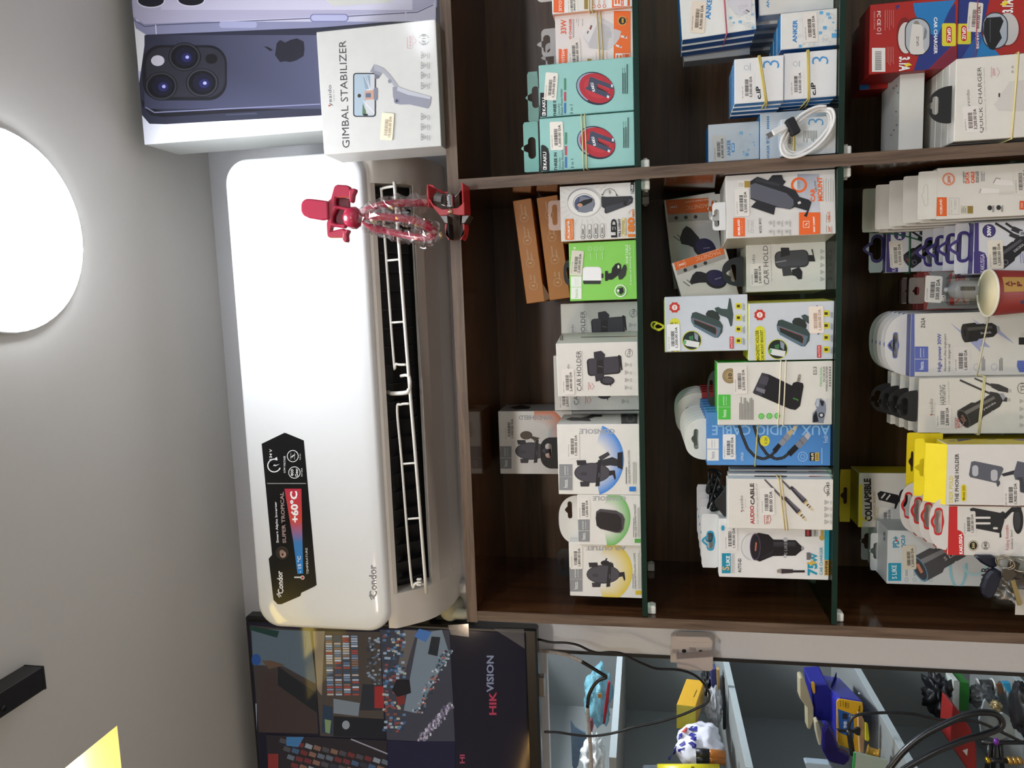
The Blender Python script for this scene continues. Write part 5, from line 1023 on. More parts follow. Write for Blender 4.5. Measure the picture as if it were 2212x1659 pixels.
f = c.right; f.l([(865, 485), (1130, 488)], 9, '#2a2a2c').l([(1310, 487), (1545, 480)], 9, '#b03a44').done('side_print')
tb = prism('hanger', [fat('I', x, y, 0.02) for x, y in ((640, 815), (640, 570), (615, 570), (615, 600), (570, 660), (540, 690), (545, 720), (620, 815))], (0, 0.003, 0), mat('#17181a', 0.5), c.root, 0.0005)
rnd = random.Random(11); pts = []
for k in range(26):
    pts.append(fat('I', 480+rnd.random()*150, 420+rnd.random()*370, 0.03+rnd.random()*0.05))
cb_ = tube('cable_coil', pts, 0.0021, mat('#0e0f12', 0.4), None, 6, 6, loc=pts[0])
tag(cb_, 'tangle of thin black cable on top of the audio cable boxes', 'cable')
band('yellow rubber band holding the bundle of audio cable boxes', c, 1115, 1060, '#d3c08a', depth=0.066, strands=2, gap=0.004)
stack(c, 2, 0.0225, 'white audio cable box in the banded bundle, %s from the front', dz=-0.004, dx=0.002, skip=('price_sticker', 'printed_artwork', 'hanger'))
# 75 W car charger boxes
c = carton('car_charger_box', 'white 75W car charger box with a black charger, left end of the middle shelf', 'charger box', 'I', 578, None, 1308, 832, 0.02, 0.02, '#e4e3e2', side='#dcdcdc', top='#e6e6e6', shelf=2); f = c.f
f.r(600, 672, 1112, 1275, '#1f8fae').tx('LIKE', 650, 1172, 80, 30, '#fff', 0, 0.02).tx('S', 632, 1235, 34, 56, '#d8b070', 0, 0.02).r(675, 705, 1112, 1275, '#c9c9c9').tx('INNOVATIVE QUALITY', 690, 1192, 140, 8, '#9a9a9a')
f.tx('AUTO-ID', 745, 1212, 115, 28, '#3a3a3e', 0, 0.02).ring(850, 1060, 95, 112, 7, '#bdbdc0').e(872, 1060, 92, 118, '#d9d9da')
f.p([(845, 1120), (870, 1165), (910, 1180), (980, 1150), (1018, 1135), (1200, 1132), (1255, 1085), (1255, 1060), (1200, 1005), (1020, 1000), (980, 960), (900, 945), (860, 960)], '#19171c').e(872, 1060, 44, 110, '#55425e').e(872, 1060, 38, 100, '#1f1c24').p([(868, 1095), (880, 1092), (886, 1025), (874, 1022)], '#c06a50').g(1020, 1200, 1020, 1060, ['#3f3d46', '#2a282e', '#2a282e', '#3f3d46']).tx('S LIKE', 1120, 1072, 100, 24, '#9a98a0', 0, 0.01)
f.e(1118, 1000, 18, 18, '#b9b9be').e(1115, 1137, 14, 14, '#b9b9be').e(1258, 1072, 12, 16, '#9a9a9e')
for k in range(5): f.l([(920+k*18, 1150-k*3), (975+k*12, 1120-k*10)], 6, '#2c2a32')
f.p([(1050, 1270), (1048, 1245), (1085, 1235), (1085, 1275)], '#9a9088').p([(1085, 1278), (1085, 1238), (1180, 1242), (1180, 1272)], '#3a3236').r(1180, 1275, 1250, 1268, '#2a2428')
f.tx('75', 1338, 1240, 105, 80, '#1f98b4', 0, 0.04).tx('W', 1352, 1150, 78, 52, '#1f98b4', 0, 0.04).p([(1285, 1190), (1330, 1180), (1325, 1165), (1380, 1195), (1335, 1200), (1340, 1215)], '#d8b048').p([(1290, 1165), (1320, 1165), (1330, 1135), (1320, 1105), (1290, 1105)], '#6a6a6e').tx('CAR CHARGER', 1408, 1175, 225, 24, '#2f9ab4', 0, 0.01)
f.r(1435, 1475, 912, 1165, '#28a0b8').r(1435, 1468, 1165, 1292, '#c8a04a').tx('HVP38', 1452, 1228, 110, 22, '#2a2010', 0, 0.03).e(1415, 985, 22, 22, '#c0a050').r(1405, 1428, 905, 985, '#c0a050')
f.r(1278, 1330, 915, 975, '#4a2026').r(1330, 1380, 915, 975, '#b8b8b8').r(1290, 1310, 922, 968, '#b04040').tx('1000', 1358, 945, 50, 18, '#555', 0, 0.02)
f.sticker(672, 985, 210, 110, 1, '1,900.00 DA', 'CHR AUTO SLIKE', '#e6e4e2'); f.e(608, 905, 14, 22, '#2a9ac0')
f.done(); tab(c, 436, 1228, 790, '#e2e2e4', (485, 530, 1075, 945), shape='rect', rad=0.05, bump=0.7, rim='#2a9ac0')
stack(c, 4, 0.0265, 'white 75W car charger box, %s from the front of its row', dx=0.005, skip=('price_sticker', 'printed_artwork'))
# ================================================================== middle shelf, right half: white and blue charger boxes
BL = '#1f6fb4'; WH = '#e2e2de'
def pictos(f, x0, x1, yl, yr, seed=1, n=26):
    r_ = random.Random(seed)
    for k in range(n):
        x = x0+(x1-x0)*r_.random()**0.7; y = yr+(yl-yr)*r_.random(); s = 8+r_.random()*22; t_ = r_.random()
        if t_ < 0.28: f.p(rrect(x, y, s*1.1, s*0.9, 4), '#6fb0da')
        elif t_ < 0.6: f.l([(x-s, y-s*.7), (x-s, y+s*.7), (x+s, y+s*.7), (x+s, y-s*.7), (x-s, y-s*.7)], 3, '#c6cdd2')
        else: f.ring(x, y, s, s, 3, '#c6cdd2')
c1 = carton('wall_charger_box', 'white and blue wall charger box, lowest of the pile cut by the photo edge', 'charger box', 'B', 908, None, 132, -330, 0.035, 0.026, '#dedcd6', side=BL, left='#b9c9d6', shelf=2)
f = c1.f; f.tx('ANKER', 990, -20, 180, 26, '#3a8ac8', 0, 0.02); f.done()
f = c1.left; f.lines(960, 150, 1, 10, 60, 10, '#6a7f94'); f.done('side_print')
stack(c1, 4, 0.027, 'white and blue wall charger box, %s back in the lowest pile', dx=-0.004, skip=('printed_artwork',))
zt = c1.O.z+c1.H+0.0005
ca = carton('wall_charger_box', 'white wall charger box price 3,900 on top of the pile with pink band', 'charger box', 'B', None, None, None, None, 0.02, 0.022, WH, side=BL, left='#2a5fa8', corners=((222, 358), (188, -200), (888, 272)))
f = ca.f; f.tx('ANKER', 462, 60, 230, 44, '#2f86c8', -5, 0.03); pictos(f, 640, 880, 250, 20, 3, 30)
f.p([(640, 40), (700, 130), (760, 140), (840, 80), (850, -100), (620, -100)], '#cfcdd4').tx('30w', 765, 60, 90, 44, '#b9b7be', -65, -0.01).p([(760, 110), (800, 80), (830, 100), (795, 130)], '#c0bec8').l([(795, 90), (822, 108)], 8, '#2a2a2e')
f.sticker(365, 155, 285, 130, -4, '3,900.00 DA', 'FRNE ANKER 30W', '#e6d9c8', '#4a2a20'); f.done()
band('pink rubber band round the top pile of white wall charger boxes', ca, 605, 595, '#b86478', depth=0.07, r=0.001)
stack(ca, 2, 0.024, 'white wall charger box in the pink banded pile, %s from front', dx=-0.0015, dz=-0.0006, skip=('price_sticker', 'printed_artwork'))
cd = carton('wall_charger_box', 'grey looking wall charger box at the back of the pink banded pile', 'charger box', 'B', None, None, None, None, 0.1, 0.03, '#b7babb', side='#8f979c', left='#7c848a', corners=((238, 552), (225, 100), (832, 500)))
f = cd.f; f.tx('ANKER', 305, 440, 110, 24, '#4a84b4', -4, 0.02).p([(720, 440), (745, 395), (770, 430)], '#3f8a58').p([(728, 432), (745, 405), (760, 428)], '#b7babb').done()
c = carton('wall_charger_box', 'white and blue wall charger box price 3,600 with printed pictograms', 'charger box', 'B', 1106, None, 438, 112, 0.014, 0.03, '#dfdeda', side=BL, left='#1c6fb8', top='#3a86c0', shelf=2); f = c.f
f.tx('ANKER', 1232, 280, 205, 40, '#2a80c2', -1, 0.03); pictos(f, 1270, 1600, 420, 110, 5, 30)
for x, y, s in ((1468, 115, 28), (1500, 250, 30), (1583, 320, 40), (1460, 295, 24), (1280, 415, 24)): f.p(rrect(x, y, s*1.1, s, 5), '#5fa9da')
f.sticker(1370, 245, 265, 125, 3, '3,600.00 DA', 'ANKER 20W PORT', '#e3ddd6', '#3a2420'); f.done()
stack(c, 3, 0.031, 'white and blue wall charger box, %s behind the 3,600 one', dx=-0.008, skip=('price_sticker', 'printed_artwork'))
def three(label, xt, yl, yr, Y, shelf, z0, stx, nb, tl):
    c = carton('cable_box', label, 'cable box', 'B', xt, None, yl, yr, Y, 0.018, '#e2e2e2', side=BL, left='#1f78c0', top='#2f86c8', shelf=shelf, z0=z0); f = c.f; k = xt-690; o = yl-925
    f.tx('3', 1018+k, 575+o, 70, 148, '#4a94ce', 2, -0.012).ring(798+k, 607+o, 22, 22, 3, '#9a9aa0').lines(830+k, 632+o, 1, 8, 70, 5, '#9a9aa0').tx('c.iP', tl, 832+o, 116, 42, '#141414', 4, 0.03)
    f.sticker(808+k, 780+o, 245, 125, 1, '3,500.00 DA', 'CBL ANKER C-IPH', '#e6e3e0'); f.done(); return c
cl = three('white and blue cable box, the lower of the two marked c.iP', 1130, 890, 472, 0.012, 2, None, None, 3, 1398)
stack(cl, 3, 0.0185, 'white and blue cable box, %s in the lower c.iP bundle', dx=-0.0005, skip=('price_sticker', 'printed_artwork'))
band('yellow rubber band round the lower bundle marked c.iP', cl, 1350, 1340, '#cdb968', depth=0.075, strands=2, gap=0.0018, r=0.0011)
cu = three('white and blue cable box, the upper of the two marked c.iP', 690, 925, 522, 0.008, None, cl.O.z+cl.H+0.0004, None, 4, 905)
stack(cu, 3, 0.0185, 'white and blue cable box, %s in the upper c.iP bundle', dx=-0.0015, skip=('price_sticker', 'printed_artwork'))
band('yellow rubber band round the upper bundle marked c.iP', cu, 968, 905, '#cdb968', depth=0.075, strands=2, gap=0.0018, r=0.0011)
ck = carton('wall_charger_box', 'white and blue charger box with two Chinese characters beside the divider', 'charger box', 'B', 922, None, 1430, 1008, 0.05, 0.06, '#cfd8de', side=BL, left='#2f86c4', top='#4a9ad4', shelf=2); f = ck.f
f.tx('ANKER 安克', 990, 1320, 205, 34, '#3a7cb4', 0, 0.015)
for i in range(6): f.r(982, 1000, 1042+i*20, 1056+i*20, '#4a86b8')
f.done()
c = carton('wall_charger_box', 'white charger box price 3,900 standing on the box with Chinese characters', 'charger box', 'B', 456, None, 1448, 1110, 0.055, 0.05, '#c3cdd4', side=BL, left='#2a5f94', z0=ck.O.z+ck.H+0.0004); f = c.f
f.tx('ANKER', 640, 1325, 145, 32, '#3a7cb4', 1, 0.02).rr(665, 692, 1282, 1365, 13, '#4a94c8').tx('2010', 678, 1323, 55, 15, '#fff', 0, 0.03); pictos(f, 720, 880, 1440, 1110, 8, 24)
f.sticker(555, 1330, 235, 115, 2, '3,900.00 DA', 'FRNE ANKER 30W', '#c9c9c4'); f.done()
c = carton('cable_box', 'small white cable box with yellow band behind the coiled cable', 'cable box', 'B', 1104, None, 1398, 1062, 0.012, 0.022, '#d9dcdd', side=BL, left='#1a5c9c', top='#c3ccd2', shelf=2); f = c.f
f.rr(1120, 1520, 1065, 1385, 4, '#d0d5d6').tx('3', 1420, 1092, 60, 140, '#5a9ac8', 0, -0.012)
for i in range(9): f.r(1310+i*14, 1316+i*14, 1170, 1230+random.Random(i).random()*50, '#77756c')
f.sticker(1190, 1225, 190, 100, 2, '2,200.00 DA', '', '#c8cac4'); f.done()
band('yellow rubber band round the small box behind the coiled white cable', c, 1225, 1215, '#c3ab52', strands=1, r=0.0014)
t = thing('charging_cable', 'coiled white charging cable with black tie in front of the small boxes', 'cable', fat('B', 1350, 1190, 0.0))
rnd = random.Random(5); ring = []
for k in range(4):
    for i in range(18):
        a = 2*math.pi*i/18; R1 = 240+k*19; R2 = 120+((k*2) % 4)*17; ang = math.radians(-43)
        X = R1*math.cos(a); Yy = R2*math.sin(a); ring.append(fat('B', 1345+X*math.cos(ang)-Yy*math.sin(ang), 1180+X*math.sin(ang)+Yy*math.cos(ang), -0.001-0.003*(k % 2)-0.0022*k))
tube('cable_loops', ring, 0.0019, mat('#e6e4e2', 0.35), t, 8, 3)
A, Bp = fat('B', 1260, 1075, -0.012), fat('B', 1055, 1185, -0.014); dv = (Bp-A).normalized(); pv = Vector((0, 1, 0)); sv = dv.cross(pv).normalized()
obox('plug_shell', A-sv*0.0048-pv*0.003+dv*0.017, dv, pv, sv, 0.021, 0.0055, 0.0096, mat('#dcdcdc', 0.3), t, None, 0.0018)
obox('plug_tip', A-sv*0.0036-pv*0.0014+dv*0.0382, dv, pv, sv, 0.0085, 0.002, 0.0072, mat('#9a9a9c', 0.25, metal=0.9), t, None, 0.0006)
obox('cable_tie', fat('B', 1245, 1120, -0.006)-sv*0.012-pv*0.010, dv, pv, sv, 0.013, 0.014, 0.024, mat('#1c1d22', 0.8), t, None, 0.002)
# ================================================================== lower shelf, right half
RD = '#a82420'
def gfuz(label, xt, yl, yr, Y, shelf, z0, d, flip, side_x):
    c = carton('car_charger_box', label, 'charger box', 'C', xt, None, yl, yr, Y, d, RD, side='#8a1c1a', left='#8a1a1a', top='#7c1718', shelf=shelf, z0=z0); return c
cg = gfuz('red and blue car charger box with a black charger, the lower of two', 1108, 520, -200, 0.05, 3, None, 0.06, 0, 0); f = cg.f
f.p([(1108, 545), (1280, 520), (1450, -250), (1108, -250)], '#26357c').p([(1180, 540), (1490, 510), (1310, 300), (1300, 330)], '#1f7ab8').p([(1150, 545), (1280, 520), (1340, 330), (1290, 300)], '#2a5a9c')
f.e(1540, 270, 140, 150, '#8a1d1a').e(1560, 260, 100, 145, '#c4c0be').p(rrect(1450, 275, 230, 330, 112, 8), '#2c3138').p(rrect(1450, 275, 210, 310, 102, 8), '#aab2bc').p([(1350, 200), (1370, 160), (1500, 150), (1525, 190), (1490, 280), (1510, 340), (1470, 400), (1440, 450), (1400, 440), (1370, 380), (1345, 300)], '#14161a').l([(1405, 170), (1405, 380)], 8, '#4a4c52')
f.p(rrect(1170, 305, 125, 185, 16), '#d8cf3a').p(rrect(1170, 300, 50, 140, 24), '#c02a2a').tx('GFUZ', 1170, 300, 110, 32, '#fff', 180, 0.03).tx('CAR CHARGER', 1288, 300, 290, 32, '#e8eaf0', 180, 0.03).tx('3.1A', 1562, 55, 120, 100, '#f0f0f0', 0, 0.04).p([(1490, 40), (1530, 20), (1530, -5), (1575, 30), (1545, 42), (1540, 60)], '#e8d23a')
f.sticker(1268, 155, 265, 130, -5, '600.00 DA', 'CHR AUTO GFU', '#dcd8d0', '#4a1a1a'); f.done()
band('thin pink rubber band crossing the lower red car charger box', cg, 1285, 1290, '#b04a5a', strands=1, r=0.0007)
cg2 = gfuz('red and blue car charger box with a white charger, the upper of two', 325, 660, 32, 0.045, None, cg.O.z+cg.H+0.0004, 0.055, 1, 0); f = cg2.f
f.p([(560, 50), (600, 45), (570, 90)], '#26357c').p([(720, 640), (850, 655), (1095, 380), (1095, 30), (840, 270)], '#26357c').p([(715, 30), (1095, 0), (1030, 110), (930, 330), (800, 270), (730, 120)], '#2379bb').p([(860, 650), (1095, 390), (1095, 640)], '#7a2038')
f.e(640, 320, 75, 165, '#7c1a18').e(650, 340, 70, 140, '#d4cfcc').p(rrect(755, 330, 230, 340, 112, 8), '#23262c').p(rrect(755, 330, 212, 320, 104, 8), '#b4b8be').p([(690, 480), (680, 430), (700, 260), (710, 210), (760, 205), (800, 240), (805, 430), (820, 470), (800, 485), (720, 490)], '#d9d5d0').p([(820, 240), (840, 280), (830, 340), (805, 360)], '#7c8086').tx('GFUZ', 755, 370, 90, 22, '#55504c', 0, 0.02).p([(715, 215), (735, 185), (760, 190), (775, 220)], '#8a8680')
f.tx('CAR CHARGER', 916, 320, 330, 32, '#eef0f4', 180, 0.03).p(rrect(1035, 312, 125, 205, 16), '#d8cf3a').p(rrect(1035, 312, 48, 150, 24), '#c02a2a').tx('GFUZ', 1035, 312, 120, 30, '#fff', 180, 0.03)
f.tx('FC CE', 408, 165, 130, 32, '#f0dcd8', 180, 0.02).ring(410, 265, 18, 18, 5, '#f0dcd8').tx('MADE IN CHINA', 368, 185, 160, 14, '#e0a8a0', 180).r(385, 430, 300, 306, '#f0dcd8').lines(460, 275, 1, 12, 180, 7, '#c8706a')
for i in range(5): f.r(462+i*18, 468+i*18, 90, 90+140+20*(i % 3), '#c8706a'); f.r(478+i*14, 484+i*14, 420, 560+15*(i % 3), '#c8706a')
f.r(345, 465, 430, 645, '#e8e4e0')
for i in range(26): f.r(372, 430, 462+i*6.6, 462+i*6.6+(2 if i % 3 else 4), '#222')
f.tx('3.1A', 635, 575, 130, 100, '#f0f0f0', 180, 0.04).p([(630, 580), (665, 570), (660, 560), (705, 585), (665, 595), (655, 605)], '#e8d23a'); f.done()
cg3 = gfuz('dark red car charger box showing a blue edge behind the red boxes', 240, 800, 200, 0.115, 3, None, 0.05, 1, 0); f = cg3.f; f.r(235, 320, 760, 810, '#2a6ab0').done('blue_corner'); f.r(245, 262, 425, 620, '#c8b832').done('yellow_patch')
# plain white carton and the quick charger pile
cq = carton('charger_box', 'white quick charger box with price 3,200 and yellow band, beside the divider', 'charger box', 'C', 1092, None, 1262, 520, 0.0, 0.022, '#dcd8d0', side='#cfcac0', top='#d8d4cc', shelf=3); f = cq.f
f.tx('QUICK CHARGER', 1320, 895, 590, 42, '#4a4644', 2, -0.004).tx('yesido', 1212, 880, 150, 38, '#6a6664', 2, -0.006).tx('Wide Voltage Flame Resistance · Safe · Fast Output · Wide Compatibility', 1360, 890, 570, 12, '#a8a29a', 2)
f.tx('20W', 1438, 645, 70, 26, '#c86a78', 2).l([(1415, 600), (1415, 690), (1425, 694)], 4, '#c88a90').l([(1465, 605), (1490, 645), (1465, 690)], 4, '#c88a90').p([(1440, 940), (1580, 730), (1900, 700), (1900, 1000), (1480, 990)], '#cfcbc6').p([(1478, 870), (1480, 835), (1495, 835), (1492, 872)], '#3a3634').rr(1595, 1615, 590, 612, 4, '#b0aaa2').rr(1595, 1615, 632, 655, 4, '#b0aaa2')
f.sticker(1235, 1070, 240, 150, 3, '3,200.00 DA', 'CHRG YESIDO 20W T.C.2', '#e2ded8', '#4a2222'); f.done()
tab(cq, 850, 1120, 785, '#1b1c1e', (885, 945, 1030, 860), shape='oct', low=1055, plane='front', bump=0.9)
stack(cq, 4, 0.023, 'white quick charger box, %s in its row', skip=('price_sticker', 'printed_artwork', 'hang_tab'))
band('yellow rubber band round the white quick charger box', cq, 1610, 1640, '#d8c98a', r=0.0012, depth=0.045)
cw = carton('plain_box', 'plain white carton lying on the back row of quick charger boxes', 'box', 'C', 592, 812, 1350, 640, 0.06, 0.085, '#dcdad4', top='#d2cfca', shelf=None); f = cw.top
for x, y in ((540, 790), (570, 770), (580, 830), (520, 1210), (545, 1165), (565, 1000), (570, 1120)): f.p(rrect(x, y, 14, 16, 5), '#8d8a86')
f.done('top_print')
# ================================================================== lower shelf, left half
c = carton('data_cable_box', 'white data cable box with orange brand patch, the front one', 'cable box', 'J', 682, None, 425, 68, 0.035, 0.02, '#dad5cc', side='#c5c0b6', shelf=3); f = c.f
f.r(678, 750, 275, 405, '#de6226').tx('MOBILAND', 710, 340, 105, 18, '#f6e6d8', 2, 0.02).rr(765, 835, 278, 396, 3, '#b9b4ac').rr(768, 832, 281, 393, 3, '#d7d2c9').tx('TURBO', 808, 325, 70, 16, '#a8a39b', 2).tx('FAST CHARGE', 782, 340, 90, 9, '#a8a39b', 2)
f.rr(845, 932, 333, 390, 3, '#c5bfae').r(893, 930, 336, 386, '#8a7434').lines(852, 380, 3, 12, 40, 5, '#888')
f.ring(762, 150, 44, 44, 12, '#dc8a6a').tx('30W', 765, 150, 50, 24, '#cf5030', 2, 0.03).tx('FAST CHARGING', 866, 138, 78, 11, '#3a3632', 2, 0.02).tx('DATA', 890, 140, 78, 30, '#d8582a', 2, 0.04).tx('CABLE', 928, 138, 80, 26, '#d8582a', 2, 0.04).tx('SPECIALLY FOR', 953, 135, 78, 10, '#4a4642', 2, 0.02).tx('PHONE SERIES', 965, 135, 78, 10, '#4a4642', 2, 0.02).lines(985, 165, 3, 10, 70, 5, '#999')
f.p([(1070, 178), (1090, 140), (1130, 150), (1200, 165), (1215, 195), (1130, 195), (1090, 190)], '#e4e0da').l([(1070, 178), (1090, 142), (1120, 150)], 6, '#8d8a86').p([(972, 240), (985, 212), (1015, 210), (1110, 220), (1110, 245), (1020, 250), (1000, 255)], '#e4e0da').l([(975, 245), (985, 215)], 8, '#a8a49e').l([(1110, 250), (1240, 240)], 14, '#cfcac2')
f.e(1045, 348, 16, 17, '#2a2826').e(1106, 346, 16, 17, '#2a2826').lines(1062, 378, 2, 8, 50, 5, '#888').lines(1124, 375, 2, 8, 50, 5, '#888').r(1250, 1283, 300, 360, '#d8582a').tx('3XX', 1266, 330, 36, 16, '#f0d8c8')
f.sticker(1262, 160, 200, 105, 2, '1,400.00 DA', 'MC.PHONE.TC', '#dad4ca'); f.done()
tab(c, 546, 430, 100, '#dcd8d0', None, rad=0.1, plane='front')
f = Face(c.O, c.ux, c.uz, c.W, c.H, 'J', c.root); f.clip = False; f.l([(575, 262), (590, 240), (592, 205), (605, 185), (618, 195), (620, 320), (610, 336), (595, 328), (590, 290), (575, 262)], 3, '#bdb8ae'); f.done('tab_perforation')
stack(c, 4, 0.024, 'white data cable box, %s from the front of its row', dx=-0.002, dz=0.012, skip=('price_sticker', 'printed_artwork', 'tab_perforation'))
PU = '#3d3272'
def kak(label, xt, yl, yr, Y, shelf, z0, sc_, st, n=None):
    c = carton('car_charger_box', label, 'charger box', 'J', xt, None, yl, yr, Y, 0.016, '#cfd0d4', side=PU, shelf=shelf, z0=z0); f = c.f; w = yl-yr
    def q(u, v): return (xt+v*w, yl-u*w)      # u left to right, v down, in box widths
    f.p([q(0, 0), q(1, 0), q(1, 0.1), q(0, 0.1)], PU).p([q(0, 0.0), q(0.42, 0.0), q(0.44, 0.1), q(0.4, 0.22), q(0.3, 0.26), q(0, 0.26)], PU).tx('KAKUSIGA', *q(0.2, 0.17), w*0.36, w*0.085, '#cfcbe0', 0, 0.01)
    f.e(*q(0.83, 0.3), w*0.13, w*0.13, '#2c2650').e(*q(0.83, 0.3), w*0.115, w*0.115, '#3f3672').tx('30W', *q(0.83, 0.3), w*0.2, w*0.08, '#fff', 0, 0.03)
    f.l([q(0.98, 0.42), q(0.86, 0.62), q(0.74, 0.8)], w*0.045, '#232228').l([q(0.98, 0.62), q(0.9, 0.74), q(0.84, 0.86)], w*0.045, '#232228').p([q(0.8, 0.72), q(0.73, 0.68), q(0.66, 0.85), q(0.74, 0.9)], '#2c2b33').p([q(0.92, 0.78), q(0.84, 0.72), q(0.76, 0.9), q(0.84, 0.96)], '#2c2b33').p([q(0.83, 0.9), q(0.75, 0.86), q(0.73, 1.0), q(0.82, 1.03)], '#b4b6bc').tx(':', *q(0.78, 0.95), w*0.06, w*0.05, '#333', 0, 0.05)
    for k in range(5): f.l([q(0.74-0.02*k, 0.88+0.03*k), q(0.2, 0.92+0.05*k)], w*0.012, '#7d78a8')
    cx, cy = q(0.47, 0.78); car_charger(f, cx, cy, w*0.78, w*0.36, -52, '#1a191e', '#4c4b53', '#35323a', '#3a383e', '#8a3028', 'KAKUSIGA')
    f.ring(*q(0.22, 0.62), w*0.05, w*0.05, w*0.01, '#8a8a90')
    if st: f.sticker(*st)
    f.done(); tab(c, xt-135*w/350, yl+4, yr+12, '#d0d1d6', (xt-105*w/350, xt-35*w/350, yl-95*w/350, yr+82*w/350), shape='rect', rad=0.04, bump=0.8, rim=PU); return c
ck1 = kak('white and purple 30W car charger box behind the paper cup, front one', 935, 800, 446, 0.055, 3, None, 1, (1085, 670, 200, 105, 3, '1,500.00 DA', 'CHR AUTO KAKUS T.C.', '#e0d8c8'))
stack(ck1, 3, 0.02, 'white and purple 30W car charger box, %s from the front', dz=0.008, dx=-0.001, skip=('price_sticker', 'printed_artwork'))
ckb = carton('car_charger_box', 'plain grey carton hidden under the raised purple 30W box', 'box', 'J', 700, None, 790, 482, 0.155, 0.04, '#b8b8bc', shelf=3)
ck2 = kak('white and purple 30W car charger box raised at the back with green band', 332, 792, 478, 0.157, None, ckb.O.z+ckb.H+0.0004, 1, (402, 668, 185, 95, 3, '1,500.00 DA', 'CHR AUTO KAKUS T.C.', '#dcd6ca'))
band('green rubber band round the raised purple 30W car charger box', ck2, 495, 490, '#1f5c40', r=0.0014)
tube('green_loop', [fat('J', x, y, 0.152) for x, y in ((200, 515), (330, 522), (450, 540), (560, 570), (640, 600), (665, 640), (655, 660))], 0.0011, mat('#1f5c40', 0.6), ck2.root, 6, 4)
# red blister packs
def blister(label, xt, yl, yr, Y, front):
    w = yl-yr
    c = carton('car_charger_pack', label, 'charger pack', 'J', xt, None, yl, yr, Y, 0.004, '#6f2a26', side='#5c2020', shelf=3); f = c.f
    if front:
        f.p([(610, 1048), (700, 1040), (900, 1045), (1283, 1045), (1283, 780), (620, 790), (660, 850)], '#6d6f70').r(770, 830, 800, 865, '#b9302a').p([(775, 870), (790, 790), (905, 790), (905, 865)], '#a8a6a2').tx('REMA', 840, 835, 70, 60, '#b9302a', 90, 0.04).r(770, 800, 950, 1015, '#b9302a').p([(800, 955), (905, 955), (905, 1010), (800, 1010)], '#a8a6a2').l([(810, 1000), (850, 960), (880, 1005)], 12, '#b9302a')
        f.rr(712, 742, 950, 990, 3, '#dcd8d2').tx('2.1A', 727, 970, 34, 18, '#222', 0, 0.04).sticker(658, 908, 185, 118, -3, '500.00 DA', 'CHR AUTO REMAX', '#cfccc8'); f.done()
        P0 = fat('J', 760, 912, Y-0.012); P1 = fat('J', 1400, 908, Y-0.012); ax_ = (P1-P0).normalized(); L_c = (P1-P0).length
        ch = lathe('car_charger', [(0.0001, -0.006), (0.003, -0.005), (0.0035, 0), (0.011, 0.004), (0.0135, 0.014), (0.0135, L_c*0.75), (0.016, L_c*0.8), (0.016, L_c)], P0, ax_, mat('#a9a9ad', 0.3), c.root, 24)
        obox('spring_contact', fat('J', 845, 918, Y-0.0262), ax_, Vector((0, 1, 0)), Vector((1, 0, 0)), 0.02, 0.002, 0.006, mat('#16161a', 0.3), ch, None, 0.0008)
        obox('blister', c.O+c.ux*0.006-c.uy*0.03+c.uz*0.004, c.ux, c.uy, c.uz, c.W-0.012, 0.03, c.H-0.03, clearmat('blister_clear', '#e6e6e6', 0.12, 0.05), c.root, None, 0.006)
    tab(c, xt-110, yl-40, yr+45, '#999', (xt-70, xt-35, yl-100, yr+105), rad=0.15, colm=clearmat('tab_clear', '#e0dcdc', 0.18, 0.05), plane='front')
    return c
cbp = blister('red blister pack with a grey car charger behind the paper cup', 596, 1050, 785, 0.085, True)
cb2 = blister('red blister pack, second behind the paper cup', 545, 1050, 785, 0.125, False)
cb3 = blister('red blister pack, last behind the paper cup', 520, 1050, 800, 0.165, False)
# blue high power packs
c = carton('car_charger_box', 'white and blue High power 30W box behind the paper cup, the front one', 'charger box', 'J', 500, None, 1510, 1075, 0.08, 0.019, '#d9d6cf', side='#4f5a96', shelf=3); f = c.f
f.r(490, 528, 1075, 1515, '#5d6aa8'); hoco_logo(f, 530, 622, 1303, 1388, 1478, '#5d6cb4')
f.tx('Z62A', 586, 1140, 72, 28, '#2a2826', 0, 0.005).tx('High power 30W', 702, 1345, 262, 34, '#4a56a0', 0, 0.025).tx('Aluminum alloy single-port', 740, 1345, 260, 22, '#5a5856', 0).tx('mini car charger set', 768, 1380, 190, 22, '#5a5856', 0)
f.p([(770, 1138), (880, 1220), (960, 1220), (1050, 1310), (980, 1300), (980, 1340), (900, 1260)], '#9fa6cc').p([(920, 1110), (1000, 1160), (1100, 1180), (1215, 1285), (1080, 1200), (1000, 1180)], '#9fa6cc')
car_charger(f, 990, 1197, 250, 128, -83, '#191817', '#4a4742', '#2a2826', '#2e2c28', '#101010', 'hoco.')
f.ring(955, 1445, 22, 24, 3, '#aab0c8').ring(1076, 1445, 22, 24, 3, '#aab0c8').lines(990, 1470, 3, 9, 110, 5, '#8a8a8a').lines(1110, 1470, 3, 9, 110, 5, '#8a8a8a').r(1245, 1283, 1240, 1290, '#1d1c1c').p([(1235, 1400), (1283, 1400), (1283, 1480), (1250, 1480), (1232, 1440)], '#5d6cb4').p([(1258, 1210), (1283, 1210), (1283, 1232), (1258, 1232)], '#cfccc8')
f.sticker(852, 1395, 180, 115, 1, '1,800.00 DA', 'CHRG AUTO 30W', '#dcd8d2'); f.done()
tab(c, 318, 1505, 1080, '#dcdbd8', (378, 412, 1375, 1215), shape='oct', rim='#6470b0', bump=0.9, low=492)
stack(c, 4, 0.0205, 'white and blue High power 30W box, %s in its row', dx=0.0005, dz=0.0, skip=('price_sticker', 'printed_artwork'))
band('cream rubber band down the High power 30W box', c, 960, 1035, '#ded7b8', r=0.0011, depth=0.06)
